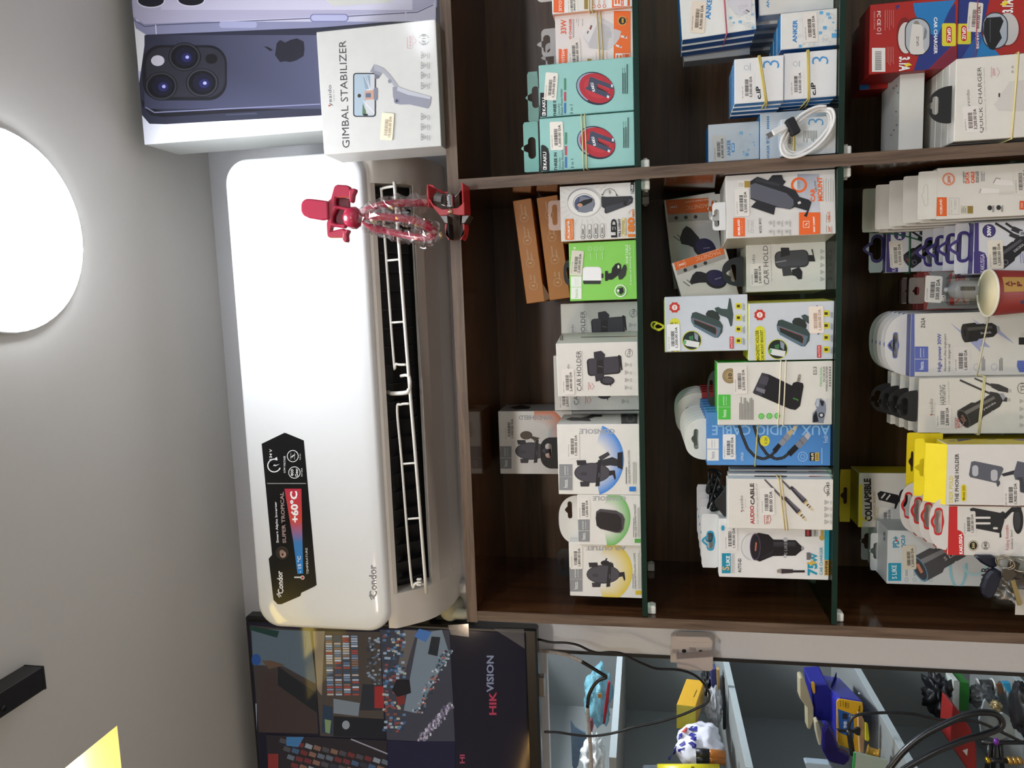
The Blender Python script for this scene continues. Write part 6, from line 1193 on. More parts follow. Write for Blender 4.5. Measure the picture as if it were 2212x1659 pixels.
# fast car charger boxes
c = carton('car_charger_box', 'white FAST car charger box with 2,800 price, the front one', 'charger box', 'K', 555, None, 392, 48, 0.06, 0.02, '#d9d6cd', side='#cfccc0', shelf=3); f = c.f
f.tx('yesido', 638, 228, 105, 30, '#6a6664', 2, -0.006).p([(628, 268), (628, 280), (640, 274)], '#c03a30').tx('Just for You', 658, 228, 60, 9, '#aaa', 2).tx('FAST CHARGING', 706, 195, 210, 36, '#55524f', 2, -0.004).tx('C TO USB-A QC3.0 36W', 742, 140, 150, 10, '#aaa6a0', 2)
f.l([(810, 60), (1000, 145)], 12, '#3f3c3c').l([(900, 48), (1010, 95)], 12, '#3f3c3c').p([(995, 130), (1040, 138), (1105, 170), (1100, 195), (1040, 185), (1000, 158)], '#3a3738').p([(1000, 80), (1050, 85), (1110, 112), (1108, 138), (1050, 128), (1005, 105)], '#3a3738').r(1102, 1122, 172, 192, '#b9b5ae').r(1108, 1128, 116, 136, '#b9b5ae')
car_charger(f, 955, 228, 300, 125, -60, '#33322f', '#6f6d68', '#24211f', '#55534e', '#7a5a4a', 'yesido')
f.tx('60W', 798, 325, 60, 26, '#b8504c', 2, 0.01).l([(782, 290), (782, 355), (792, 358)], 4, '#c08078').l([(815, 295), (835, 322), (815, 352)], 4, '#c08078').ring(1195, 110, 30, 34, 3, '#55534e').tx('Y51', 1195, 105, 50, 22, '#55534e')
tri_icons(f, 1195, [190, 238, 288, 338], 14); f.sticker(708, 285, 145, 100, 1, '2,800.00 DA', 'TBA 2Pol', '#dedad2'); f.done()
tab(c, 418, 318, 125, '#1d1d1e', (445, 490, 280, 170), shape='oct', low=545, plane='front', bump=0.9)
stack(c, 3, 0.0225, 'white FAST car charger box, %s in its row', dx=0.001, dz=0.006, skip=('price_sticker', 'printed_artwork'))
band('cream rubber band across the FAST car charger box', c, 925, 950, '#d9cf9c', depth=0.05, strands=2, gap=0.002, r=0.0011)
# yellow and white phone stand boxes
c = carton('phone_stand_box', 'white and yellow desk fold phone stand box, front one', 'phone stand box', 'K', 728, None, 833, 458, 0.0, 0.04, '#dcd9d4', side='#c8b422', top='#f0d81e', shelf=3); f = c.f
f.tx('DESK FOLD', 755, 735, 165, 24, '#d8c81e', 0, 0.01).tx('THE PHONE HOLDER', 792, 665, 300, 24, '#35322e', 0, 0.02).p(rrect(834, 757, 32, 105, 15), '#e0cc24').tx('Model: Z02', 834, 757, 86, 15, '#5a5210', 0, 0.02)
f.p([(880, 565), (900, 560), (1070, 595), (1080, 610), (1045, 690), (1030, 695), (875, 660), (866, 645)], '#5c5e68').p(rrect(905, 620, 38, 68, 18), '#b9bac0').p(rrect(1022, 648, 42, 70, 18), '#b9bac0').p([(1035, 690), (1055, 680), (1060, 700), (1045, 720), (1038, 712)], '#4a4c55').p([(1065, 640), (1170, 610), (1180, 635), (1080, 655)], '#2f3038').p([(1140, 640), (1165, 560), (1210, 570), (1210, 760), (1180, 750)], '#5a5c68').p([(1160, 660), (1200, 660), (1210, 750), (1190, 755)], '#3c3e46')
f.sticker(1130, 762, 170, 100, 1, '1,900.00 DA', 'Z02', '#e0ddd8'); f.done()
f = c.right; f.p([(790, 425), (870, 415), (875, 428), (800, 440)], '#2a3a5c').p([(970, 425), (1020, 418), (1020, 428)], '#2a3a5c').p([(1130, 428), (1200, 418), (1200, 436)], '#8a6a8a').lines(740, 440, 1, 8, 20, 40, '#a89a30').done('side_print')
o = c.O; YM = mat('#efd91c', 0.45)
sl = Vector((0, 0.02, 0.028))
mesh('slanted_top', [o+c.uz*c.H, o+c.uz*c.H+c.ux*c.W, o+c.uz*(c.H+0.024)+c.ux*(c.W-0.001)+c.uy*0.018, o+c.uz*(c.H+0.024)+c.ux*0.001+c.uy*0.018], [(0, 1, 2, 3)], YM, c.root)
c3 = Carton(); c3.__dict__.update(c.__dict__); c3.O = c.O+c.uy*0.017; c3.d = 0.002; c3.H = c.H+0.023; c3.back = Face(c3.O, c.ux, c.uz, c.W, c3.H, 'K', c.root); c3.back.clip = False
tab(c3, 524, 775, 422, '#f2dd20', (560, 600, 655, 545), shape='rect', rad=0.04, bump=0.8)
c4 = carton('phone_stand_box', 'yellow phone stand box peeking out behind the desk fold box', 'phone stand box', 'K', 700, None, 790, 430, 0.06, 0.04, '#d8d4cc', side='#c8b422', top='#e2cc1c', shelf=3)
tab(c4, 476, 722, 385, '#e8d01c', (505, 525, 625, 500), shape='rect', rad=0.04, bump=0.8, plane='front')
c = carton('phone_stand_box', 'red and white folding desktop stand box with red slotted tab', 'phone stand box', 'K', 738, None, 1143, 838, 0.004, 0.016, '#dcd8d2', side='#a82424', shelf=3); f = c.f
f.r(735, 795, 840, 1146, '#c42a2c').p([(790, 1146), (790, 985), (812, 990), (835, 1010), (835, 1146)], '#c42a2c').tx('KAKUSIGA', 816, 1072, 125, 22, '#fff', 2, 0.03)
f.p([(872, 855), (890, 848), (1060, 880), (1075, 870), (1090, 880), (1085, 930), (1065, 1000), (1068, 1030), (1055, 1035), (1055, 1005), (900, 975), (900, 955), (885, 900)], '#26282a')
for x0, x1, yy in ((905, 1000, 910), (905, 1000, 945), (1015, 1045, 975)): f.p(rrect((x0+x1)/2, yy, x1-x0, 13, 6), '#dcd8d2')
f.p([(1070, 900), (1130, 845), (1145, 860), (1090, 920)], '#1d1e20').e(1170, 925, 32, 85, '#1f2022').e(1165, 925, 20, 62, '#3a3c3e').r(1130, 1190, 845, 875, '#26282a')
f.ring(893, 1082, 32, 34, 5, '#b9ab88').e(893, 1082, 24, 25, '#1c1a18').tx('360', 893, 1082, 34, 18, '#d8c88a', 0, 0.02).ring(968, 1082, 24, 26, 3, '#8a8884').tx('S40', 968, 1082, 42, 22, '#55524e', 0, 0.02)
f.tx('Folding Rotatable', 1105, 1032, 155, 26, '#b83a40', 2, -0.006).tx('Desktop Stand', 1132, 1045, 115, 17, '#66625e', 2)
f.sticker(868, 945, 150, 80, 2, '1,500.00 DA', 'SUPPORT BUREAU BOIS', '#dad6d0'); f.done()
tab(c, 617, 1108, 782, '#d8d5d0', (655, 700, 1005, 862), shape='oct', bump=0.3, rim='#c42a2c', plane='front')
stack(c, 3, 0.0172, 'red and white desktop stand box, %s from the front', dx=0.003, dz=0.008, skip=('price_sticker', 'printed_artwork'))
c = carton('phone_stand_box', 'white and yellow COLLAPSIBLE bracket box at the back', 'phone stand box', 'K', 185, None, 970, 635, 0.14, 0.05, '#cfccc4', side='#a8981c', top='#b8a81e', shelf=3); f = c.f
f.r(183, 208, 705, 970, '#e0cc20').tx('COLLAPSIBLE', 243, 800, 265, 46, '#1d1b18', 2, 0.05).tx('C', 225, 920, 26, 40, '#e0cc20', 0, 0.04).tx('TELESCOPIC BRACKET', 283, 835, 185, 14, '#9a8a20', 2, 0.01).ring(303, 885, 14, 42, 3, '#c8b890').tx('NO. SJ12', 303, 885, 66, 13, '#b09a5a')
f.p([(300, 760), (320, 745), (430, 770), (438, 800), (415, 855), (405, 855), (410, 825), (310, 800)], '#1c1c1e').l([(325, 790), (350, 760)], 9, '#cfccc4').l([(355, 800), (380, 768)], 9, '#cfccc4').p([(430, 785), (460, 745), (475, 760), (440, 810)], '#17171a').e(460, 790, 28, 55, '#1a1a1c').sticker(355, 905, 115, 85, 1, '1,200.00 DA', '', '#d6d2ca'); f.done()
tab(c, 66, 935, 612, '#cdb81a', (90, 115, 825, 722), shape='rect', rad=0.04, bump=0.8)
c = carton('car_charger_box', 'white and teal PD QC3.0 car charger box with grey charger, at left end', 'charger box', 'K', 362, None, 1322, 990, 0.075, 0.05, '#c6cbcb', side='#b4bab8', top='#c2c6c6', shelf=3); f = c.f
f.r(368, 448, 1190, 1300, '#1a8fae').tx('S LIKE', 405, 1245, 85, 30, '#e8f0f0', 2, 0.01).tx('PD+', 415, 1060, 70, 40, '#2a8ca8', 2, 0.04).tx('QC3.0', 462, 1058, 80, 30, '#2a8ca8', 2, 0.04).p([(410, 1050), (425, 1040), (420, 1060)], '#c83a30')
for i, x in enumerate((480, 530, 578, 630)): f.ring(x, 1293, 11, 12, 2, '#4a9ab4').lines(x-5, 1270, 2, 8, 55, 4, '#8a9a9c')
f.ring(800, 1190, 60, 160, 18, '#8cc0cc', 0, 180).ring(900, 1150, 90, 120, 14, '#a8d0d6', 30, 150)
car_charger(f, 715, 1145, 370, 170, -62, '#46474a', '#7d7f82', '#3a3c40', '#5d8aa8', '#c07a60', 'S LIKE')
f.tx('CAR', 965, 1265, 100, 50, '#3a3d40', 0, 0.02).sticker(498, 1155, 150, 82, 2, '1,200.00 DA', '', '#ccc6b4'); f.done()
tab(c, 255, 1235, 1005, '#c9ccca', (275, 318, 1165, 1065), shape='rect', rad=0.15, bump=0.6, low=345)
f = c.top; f.e(345, 1040, 8, 14, '#7d8a90').e(345, 1010, 8, 14, '#7d8a90').done('top_print')
stack(c, 1, 0.052, '%s PD QC3.0 car charger box, only its white tab showing behind', dx=-0.001, skip=('price_sticker', 'printed_artwork', 'top_print'))
# paper cup
ctr = fat('J', 1028, 935, 0.03); rim = 0.0335
t = thing('paper_cup', 'dark red paper cup with kraft coloured ATP patch, standing on the lower shelf', 'cup', (ctr.x, ctr.y, Z3))
hgt = ctr.z-Z3
CU = mat('#7c2420', 0.5, var=0.06)
lathe('cup_wall', [(0.024, 0.0006), (0.0245, 0.003), (0.0325, hgt-0.003)], (ctr.x, ctr.y, Z3), (0, 0, 1), CU, t, 40)
lathe('cup_lining', [(0.0001, 0.006), (0.0238, 0.006), (0.0316, hgt-0.001)], (ctr.x, ctr.y, Z3), (0, 0, 1), mat('#d9cda8', 0.5, var=0.12, scale=40), t, 40)
lathe('rolled_rim', [(0.0316, hgt-0.002), (0.0326, hgt+0.0008), (0.0338, hgt), (0.0336, hgt-0.0022), (0.0324, hgt-0.003)], (ctr.x, ctr.y, Z3), (0, 0, 1), mat('#e6e0cc', 0.5), t, 40)
def cup_patch(name, a0, a1, z0, z1, m, k=0.0004, parent=t):
    V = []; Fs = []; N = 10
    for i in range(N+1):
        a = math.radians(a0+(a1-a0)*i/N)
        for z in (z0, z1):
            r_ = 0.0245+(0.0325-0.0245)*(z-0.003)/(hgt-0.006)+k; V.append((ctr.x+r_*math.cos(a), ctr.y+r_*math.sin(a), Z3+z))
        if i: Fs.append((2*i-2, 2*i, 2*i+1, 2*i-1))
    return mesh(name, V, Fs, m, parent)
pt_ = cup_patch('kraft_patch', -88, -48, hgt-0.036, hgt-0.008, mat('#b08a48', 0.6))
for ch_, zz in (('A', 0.013), ('T', 0.0205), ('P', 0.028)):
    Vg, Fg = glyphs(ch_, 0.04); V = []
    for i, j in Vg:
        a = math.radians(-68)+i*0.0075/0.031; z = hgt-zz+j*0.0062; r_ = 0.0245+(0.0325-0.0245)*(z-0.003)/(hgt-0.006)+0.0007; V.append((ctr.x+r_*math.cos(a), ctr.y+r_*math.sin(a), Z3+z))
    mesh('letter', V, Fg, mat('#6e2420', 0.6), pt_)
cup_patch('blue_dot', -120, -112, hgt-0.038, hgt-0.031, mat('#3a3c58', 0.6)); cup_patch('blue_dot', -66, -60, hgt-0.05, hgt-0.043, mat('#3a3c58', 0.6))
# car keys on a plastic bag
t = thing('plastic_bag', 'crumpled clear plastic bag under the car keys in the lower left corner', 'bag', fat('Z', 950, 1000, 0.03))
blob('bag_film', fat('Z', 1010, 800, 0.04), (0.026, 0.025, 0.034), clearmat('bag_clear', '#d6d3ce', 0.16, 0.35), t, 0.5, 2.2, 4, 4)
box('paper_slip', *[a for a in (fat('Z', 900, 1160, 0.0).x, fat('Z', 900, 780, 0.0).x)], 0.0, 0.0008, fat('Z', 1080, 900, 0).z-0.02, fat('Z', 930, 900, 0).z, mat('#bdb9b0', 0.5), t, 0)
t = thing('car_keys', 'bunch of car keys with dark blue remote hanging in the lower left corner', 'keys', fat('Z', 800, 450, -0.01))
NV = mat('#161a2a', 0.35, var=0.1)
prism('key_fob', [fat('Z', x, y, -0.012) for x, y in ((430, 760), (440, 880), (500, 925), (570, 940), (640, 840), (700, 700), (740, 560), (700, 500), (590, 490), (530, 540), (480, 620))], (0, 0.012, 0), NV, t, 0.003)
prism('key_fob', [fat('Z', x, y, -0.004) for x, y in ((310, 285), (420, 395), (560, 470), (640, 480), (680, 380), (620, 285))], (0, 0.01, 0), NV, t, 0.003)
BR = mat('#7c7462', 0.3, metal=0.9)
prism('key_bow', [fat('Z', x, y, -0.02) for x, y in ((745, 480), (720, 540), (760, 650), (800, 655), (900, 620), (950, 560), (900, 500), (820, 470))], (0, 0.0025, 0), mat('#5c564c', 0.35, metal=0.7), t, 0.0006)
prism('key_blade', [fat('Z', x, y, -0.019) for x, y in ((850, 660), (960, 1025), (1010, 1025), (1025, 990), (920, 640))], (0, 0.002, 0), mat('#b0a070', 0.3, metal=0.9), t, 0.0004)
prism('key_bow', [fat('Z', x, y, -0.012) for x, y in ((820, 380), (810, 470), (960, 500), (1000, 400), (930, 360))], (0, 0.0025, 0), mat('#55504a', 0.35, metal=0.7), t, 0.0006)
for k, (x, y, r_) in enumerate(((760, 370, 0.009), (790, 400, 0.008), (980, 420, 0.009))):
    C0 = fat('Z', x, y, -0.016-0.002*k); tube('key_ring', [C0+Vector((math.cos(a)*r_, math.sin(a)*0.006, math.sin(a)*r_)) for a in [2*math.pi*i/16 for i in range(16)]], 0.0011, mat('#8a8478', 0.3, metal=1), t, 6, 1, closed=True)
# ================================================================== wall bracket and cables beside the cabinet
t = thing('wall_bracket', 'white plastic wall bracket with two screws on the strip left of the cabinet', 'bracket', fat('N', 1400, 430, WY))
MBR = mat('#cdc3bf', 0.4); BY = WY-0.016
def nprism(name, pts, Y, th, m, par, bw=0.001): return prism(name, [fat('N', x, y, Y) for x, y in pts], (0, th, 0), m, par, bw)
nprism('back_plate', [(1222, 300), (1240, 290), (1540, 298), (1578, 340), (1572, 400), (1560, 500), (1270, 520), (1218, 520)], BY, WY-BY-0.0003, MBR, t)
nprism('upper_lip', [(1258, 298), (1268, 294), (1545, 300), (1580, 335), (1578, 372), (1545, 350), (1270, 346)], BY-0.022, 0.022, MBR, t)
nprism('lower_lip', [(1270, 490), (1560, 470), (1582, 460), (1582, 575), (1560, 594), (1370, 584), (1275, 562)], BY-0.026, 0.026, mat('#c6bbb9', 0.4), t)
for x, y in ((1334, 421), (1476, 428)): lathe('screw', [(0.0042, 0), (0.003, 0.0006)], fat('N', x, y, BY-0.0002), (0, -1, 0), mat('#1a1817', 0.4), t, 16)
for x, y in ((1262, 420), (1405, 404), (1405, 458)): box('slot_tongue', fat('N', x, y+14, BY).x, fat('N', x, y-14, BY).x, BY-0.001, BY+0.001, fat('N', x+28, y, BY).z, fat('N', x-28, y, BY).z, mat('#a89d9a', 0.5), t, 0.0003)
def ncable(name, label, fr, pts, r, m, Ys, **k):
    n = len(pts); P = [fat(fr, x, y, Ys[0]+(Ys[1]-Ys[0])*i/(n-1)) for i, (x, y) in enumerate(pts)]
    o = tube(name, P, r, m, None, 10, 5, loc=P[0], **k); return tag(o, label, 'cable')
BK = mat('#141416', 0.35)
ncable('power_cable', 'thin black cable looping from the television over the wall strip', 'N', [(98, 321), (110, 324), (200, 345), (330, 350), (430, 370), (520, 412), (600, 435), (700, 430), (800, 440), (900, 490), (1000, 535), (1100, 570), (1260, 578), (1380, 605), (1470, 660), (1530, 740), (1550, 800), (1530, 860), (1440, 910), (1300, 970), (1100, 1030), (900, 1070), (750, 1115), (560, 1145), (400, 1135), (260, 1113), (160, 1110), (146, 1110)], 0.0024, BK, (0.262, 0.24))
t = thing('thick_cable', 'thick black cable partly painted white below the television', 'cable', fat('N', 600, 600, 0.28))
P = [fat('N', x, y, 0.29) for x, y in ((60, 410), (200, 428), (320, 450), (400, 480), (460, 510))]; tube('painted_section', P, 0.0036, mat('#b5aca4', 0.7, var=0.5, scale=200), t, 10, 4)
P = [fat('N', x, y, 0.29) for x, y in ((460, 510), (520, 545), (600, 595), (670, 640), (640, 655), (600, 675), (560, 720), (522, 800), (510, 900))]; tube('bare_section', P, 0.0036, BK, t, 10, 4)
P = [fat('N', x, y, 0.29) for x, y in ((510, 900), (515, 1000), (528, 1150), (538, 1300), (545, 1450))]; tube('painted_section', P, 0.0038, mat('#9b938d', 0.7, var=0.4, scale=200), t, 10, 4)
# ================================================================== grey repair shelves seen through the opening
GR = mat('#878c8b', 0.5, var=0.04); GRE = mat('#aeb9bb', 0.45, var=0.03)
UXE, UXB, UY0, UY1 = -0.45, -0.74, 0.345, 1.03
t = thing('repair_shelving', 'grey shelving unit full of repair tools in the corner behind the opening', 'shelving', ((UXE+UXB)/2, 0.7, 0))
box('back_panel', UXB-0.015, UXB, UY0, UY1, 0.0, 1.95, GR, t, 0); box('end_panel', UXB, UXE, UY1, UY1+0.015, 0.0, 1.95, GR, t, 0)
ZU = [1.590, 1.312, 0.987, 0.62]
for z in ZU+[1.93]:
    b = box('shelf_board', UXB+0.0003, UXE-0.0015, UY0, UY1-0.0003, z-0.015, z, GR, t, 0); box('edge_strip', UXE-0.0015, UXE, UY0, UY1-0.0003, z-0.015, z, GRE, b, 0)
def np_(name, label, cat, fr, pts, Y, d, col, bw=0.001, rough=0.45, z=None, **mk):
    P = [fat(fr, x, y, Y) for x, y in pts]; lo = min(p.z for p in P); c0 = sum(P, Vector())/len(P)
    if z is not None:
        dz = z+0.0004-lo
        for p in P: p.z += dz
        lo += dz
    r = thing(name, label, cat, (c0.x, Y+d/2, lo)); prism('body', P, (0, d, 0), mat(col, rough, **mk) if isinstance(col, str) else col, r, bw); return r, P
def nb(name, label, cat, fr, x, y, rx, ry, Y, d, m, amp, fr_, seed, flat=None):
    c0 = fat(fr, x, y, Y); s = (Y+1.13)/FPX/FR[fr][2]
    o = blob(name, c0, (ry*s, d, rx*s), m, None, amp, fr_, seed, 4, flat, loc=c0); return tag(o, label, cat)
def bagmat(name, col, alpha, rough=0.2):
    if name in MC: return MC[name]
    m = bpy.data.materials.new(name); m.use_nodes = True; MC[name] = m; nt = m.node_tree; b = nt.nodes['Principled BSDF']
    n = nt.nodes.new('ShaderNodeTexNoise'); n.inputs['Scale'].default_value = 25; n.inputs['Detail'].default_value = 4
    r = nt.nodes.new('ShaderNodeMapRange'); r.inputs[3].default_value = alpha*0.5; r.inputs[4].default_value = min(1, alpha*1.5); nt.links.new(n.outputs['Fac'], r.inputs[0]); nt.links.new(r.outputs[0], b.inputs['Alpha'])
    bp = nt.nodes.new('ShaderNodeBump'); bp.inputs['Strength'].default_value = 0.6; bp.inputs['Distance'].default_value = 0.006; nt.links.new(n.outputs['Fac'], bp.inputs['Height']); nt.links.new(bp.outputs['Normal'], b.inputs['Normal'])
    b.inputs['Base Color'].default_value = lin(col)+(1,); b.inputs['Roughness'].default_value = rough; return m
# top compartment
nb('plastic_bag', 'pale turquoise plastic bag on the top repair shelf', 'bag', 'N', 600, 800, 118, 235, 0.72, 0.07, bagmat('bag_teal', '#7fc0d0', 0.75), 0.35, 2.6, 3)
np_('phone_shell', 'thin red phone shell leaning on the turquoise bag', 'phone part', 'N', [(640, 1050), (655, 880), (680, 700), (692, 680), (705, 690), (690, 860), (660, 1040)], 0.64, 0.01, '#9c2530', 0.0015, 0.25)
np_('flex_cable', 'small brown flex connector in front of the turquoise bag', 'phone part', 'N', [(598, 785), (630, 785), (635, 822), (600, 822)], 0.63, 0.002, '#a8702c', 0)
nb('plastic_bag', 'white crumpled plastic bag on the top repair shelf, cut by photo edge', 'bag', 'N', 560, 1330, 90, 150, 0.52, 0.05, mat('#d6d8d6', 0.35, var=0.1), 0.55, 3.4, 8)
np_('antistatic_bag', 'bluish grey antistatic pouch standing on the top repair shelf', 'bag', 'N', [(362, 1008), (400, 1070), (490, 1120), (500, 1180), (455, 1250), (430, 1400), (400, 1440), (378, 1400)], 0.6, 0.006, mat('#66788a', 0.2, var=0.25, scale=80), 0.001)
np_('marker_pen', 'small blue and red marker on the top repair shelf', 'pen', 'N', [(528, 1010), (548, 1004), (562, 1060), (548, 1120), (532, 1110)], 0.5, 0.012, '#7c3a4c', 0.002)
# second compartment
P2 = [fat('N', x, y, 0.62) for x, y in ((1270, 1078), (1270, 876), (1432, 895), (1432, 1068))]
ex = fat('N', 1355, 655, 0.74)-fat('N', 1270, 876, 0.62)
r = thing('yellow_box', 'yellow carton lying askew on the second repair shelf', 'box', sum(P2, Vector())/4)
o = prism('carton', P2, ex, mat('#d9a82a', 0.45), r, 0.0015)
o = prism('olive_face', [p+Vector((0, -0.0012, 0)) for p in P2], (0, 0.001, 0), mat('#a89c20', 0.5), r, 0)  # thin sheet that makes this face of the carton darker olive
A, B, Cc, Dd = P2[1], P2[1]+ex, P2[2]+ex, P2[2]
fx = Face(P2[2], ex.normalized(), (P2[1]-P2[2]).normalized(), ex.length, (P2[1]-P2[2]).length, 'N', r); fx.clip = False; fx.tx('⊗ PRIKCE', 1382, 770, 85, 14, '#5c4a10', 60) if False else fx.lines(1376, 800, 1, 8, 70, 8, '#6a5410', 0.05); fx.done('small_print')
np_('phone_carton', 'slim navy blue carton standing on the second repair shelf', 'box', 'N', [(1562, 575), (1608, 575), (1618, 800), (1572, 800)], 0.78, 0.03, '#3a3d72', 0.001, z=None)
np_('gold_strip', 'small gold and brown strips beside the navy carton', 'phone part', 'N', [(1612, 580), (1636, 580), (1642, 790), (1620, 790)], 0.77, 0.015, mat('#a88a58', 0.35, var=0.4, scale=90), 0.0006)
np_('black_pen', 'long black pen lying along the edge of the second repair shelf', 'pen', 'N', [(1652, 640), (1680, 650), (1692, 860), (1694, 1090), (1668, 1098), (1664, 860)], 0.66, 0.012, '#15161c', 0.002, 0.3)
nb('clear_bag', 'crumpled clear bag lying in the second repair shelf', 'bag', 'N', 1590, 900, 60, 150, 0.7, 0.03, bagmat('bag_clear2', '#d3d6da', 0.6, 0.12), 0.6, 3.5, 12)
nb('cable_bundle', 'black cable bundle in the dark end of the second repair shelf', 'cable', 'N', 1530, 680, 40, 85, 0.84, 0.04, mat('#1d2022', 0.5, var=0.4), 0.6, 4, 13)
wb = nb('shopping_bag', 'white plastic shopping bag with blue print on the second repair shelf', 'bag', 'N', 1470, 1240, 190, 175, 0.55, 0.055, mat('#dfe1ec', 0.3, var=0.04, bump=0.4, scale=25), 0.32, 2.2, 21)
# blue brush strokes printed on the bag: patches laid on its own surface
def on_bag(poly, col, nm):
    me = wb.data; base_ = wb.location; bvh_pts = []
    from mathutils.bvhtree import BVHTree
    bv = BVHTree.FromPolygons([v.co+base_ for v in me.vertices], [tuple(p.vertices) for p in me.polygons]); V = []
    n = len(poly); cx_ = sum(p[0] for p in poly)/n; cy_ = sum(p[1] for p in poly)/n
    for k in (1.0, 0.5):
        for x, y in poly:
            d = ray(*px('N', cx_+(x-cx_)*k, cy_+(y-cy_)*k)).normalized(); h = bv.ray_cast(CAM, d)
            V.append((h[0] if h[0] is not None else fat('N', x, y, 0.55))-d*0.0025)
    d = ray(*px('N', cx_, cy_)).normalized(); h = bv.ray_cast(CAM, d); V.append((h[0] if h[0] is not None else fat('N', cx_, cy_, 0.52))-d*0.0025)
    Fs = [(i, (i+1) % n, n+(i+1) % n, n+i) for i in range(n)]+[(n+i, n+(i+1) % n, 2*n) for i in range(n)]
    mesh(nm, V, Fs, mat(col, 0.35), wb)
for pl in ([(1370, 1080), (1400, 1060), (1445, 1062), (1445, 1100), (1380, 1098)], [(1370, 1140), (1395, 1115), (1440, 1130), (1400, 1150)], [(1385, 1170), (1405, 1145), (1440, 1150), (1440, 1185), (1415, 1185)], [(1365, 1205), (1400, 1190), (1440, 1215), (1435, 1250), (1405, 1250), (1395, 1225)], [(1290, 1130), (1320, 1115), (1310, 1160), (1285, 1180)], [(1290, 1220), (1335, 1180), (1345, 1215), (1310, 1235)], [(1280, 1260), (1340, 1240), (1330, 1262), (1285, 1285)], [(1240, 1280), (1265, 1225), (1262, 1290), (1235, 1310)], [(1200, 1320), (1230, 1310), (1215, 1350), (1195, 1350)]): on_bag(pl, '#2a2c8c', 'blue_print')
on_bag([(1310, 1110), (1350, 1070), (1365, 1075), (1350, 1120)], '#c8504c', 'red_print')
r = thing('flux_bottles', 'row of dark capped amber bottles at the front of the second repair shelf', 'bottle', fat('N', 1560, 1330, 0.45))
for k, yy in enumerate((1295, 1350)):
    c0 = fat('N', 1570, yy, 0.46+0.02*k); lathe('amber_bottle', [(0.009, -0.03), (0.0095, 0.0), (0.0085, 0.006)], c0, (0, 0, 1), mat('#a8682c', 0.2, var=0.2), r, 18); lathe('black_cap', [(0.0095, 0.006), (0.0095, 0.034)], c0, (0, 0, 1), mat('#16161a', 0.4), r, 18)
r = thing('spray_tube', 'yellow tube with pale cap at the photo edge, second repair shelf', 'tube', fat('N', 1250, 1420, 0.43))
c0 = fat('N', 1640, 1440, 0.44); c1 = fat('N', 980, 1440, 0.44); L = (c1-c0).length
lathe('tube_body', [(0.0135, 0), (0.0135, L*0.8)], c0, (c1-c0), mat('#d8cc24', 0.3), r, 22); lathe('cap', [(0.0115, L*0.8), (0.0115, L*0.98), (0.009, L)], c0, (c1-c0), mat('#9aa6b4', 0.3), r, 22)
box('printed_band', c0.x-0.0137, c0.x+0.0137, c0.y-0.0139, c0.y-0.0132, c0.z+L*0.33, c0.z+L*0.37, mat('#8a8424', 0.4), r, 0)
# third compartment: hot air station and friends
YB_ = 0.60
pan = [fat('Q', x, y, YB_) for x, y in ((615, 840), (640, 818), (835, 850), (842, 900), (800, 1275), (640, 1215), (618, 1180))]
exv = fat('Q', 560, 640, 0.8)-fat('Q', 640, 830, YB_); exv.z = 0
r = thing('hot_air_station', 'blue hot air soldering station with yellow front on the third repair shelf', 'soldering station', sum(pan, Vector())/7)
sh_ = [p+(sum(pan, Vector())/7-p)*-0.04 for p in pan]
prism('housing', sh_, exv, mat('#2b2d9a', 0.35), r, 0.003)
o = prism('front_panel', [p+Vector((0, -0.003, 0)) for p in pan], (0, 0.0028, 0), mat('#d9a91e', 0.4), r, 0.001)
fd = Face(pan[-1]+Vector((-0.2, -0.003, -0.1)), Vector((1, 0, 0)), Vector((0, 0, 1)), 0.5, 0.4, 'Q', o)
fd.p([(630, 910), (740, 950), (765, 960), (765, 1165), (640, 1110)], '#1f57a8').p([(670, 945), (712, 955), (712, 1000), (668, 995)], '#1c2430').tx('98', 692, 1045, 60, 30, '#c9d4e0', 0, 0.03).lines(650, 890, 3, 22, 60, 5, '#6a5510').lines(690, 905, 3, 14, 50, 5, '#6a5510').tx('Pro', 812, 905, 45, 20, '#2a2208', 0, 0.03).ring(735, 968, 12, 12, 4, '#e0c860'); fd.done('panel_print')
for k in range(9):
    q = k/9; a = fat('Q', 575+k*5, 745-k*13, 0.68+0.012*k)
    box('vent_slot', a.x-0.012, a.x+0.012, a.y-0.001, a.y+0.001, a.z-0.0008, a.z+0.0012, mat('#14165a', 0.5), r, 0)
for x, y in ((812, 778), (742, 828)): lathe('screw', [(0.003, 0), (0.002, 0.001)], fat('Q', x, y, 0.64), (0.6, -0.8, 0), mat('#c8c8d0', 0.3, metal=0.8), r, 12)
np_('blue_case', 'plain dark blue instrument box on top of the hot air station', 'box', 'Q', [(400, 710), (540, 700), (575, 780), (575, 1015), (430, 1010), (415, 800)], 0.66, 0.09, '#1c1f86', 0.002)
np_('lamp_arm', 'beige plastic lamp head standing next to the blue instrument box', 'tool', 'Q', [(302, 650), (318, 640), (345, 650), (410, 850), (425, 900), (425, 1010), (395, 1090), (370, 1080), (365, 900), (305, 820)], 0.64, 0.03, '#a8a184', 0.002)
np_('beige_grip', 'beige handle piece hanging below the lamp head', 'tool', 'Q', [(432, 1020), (460, 1010), (505, 1140), (498, 1215), (470, 1225), (445, 1120)], 0.62, 0.02, '#b0aa92', 0.002)
np_('yellow_driver', 'small yellow tipped screwdriver by the blue instrument box', 'screwdriver', 'Q', [(403, 690), (420, 684), (436, 695), (440, 780), (425, 790), (408, 740)], 0.645, 0.008, '#d8a83a', 0.002)
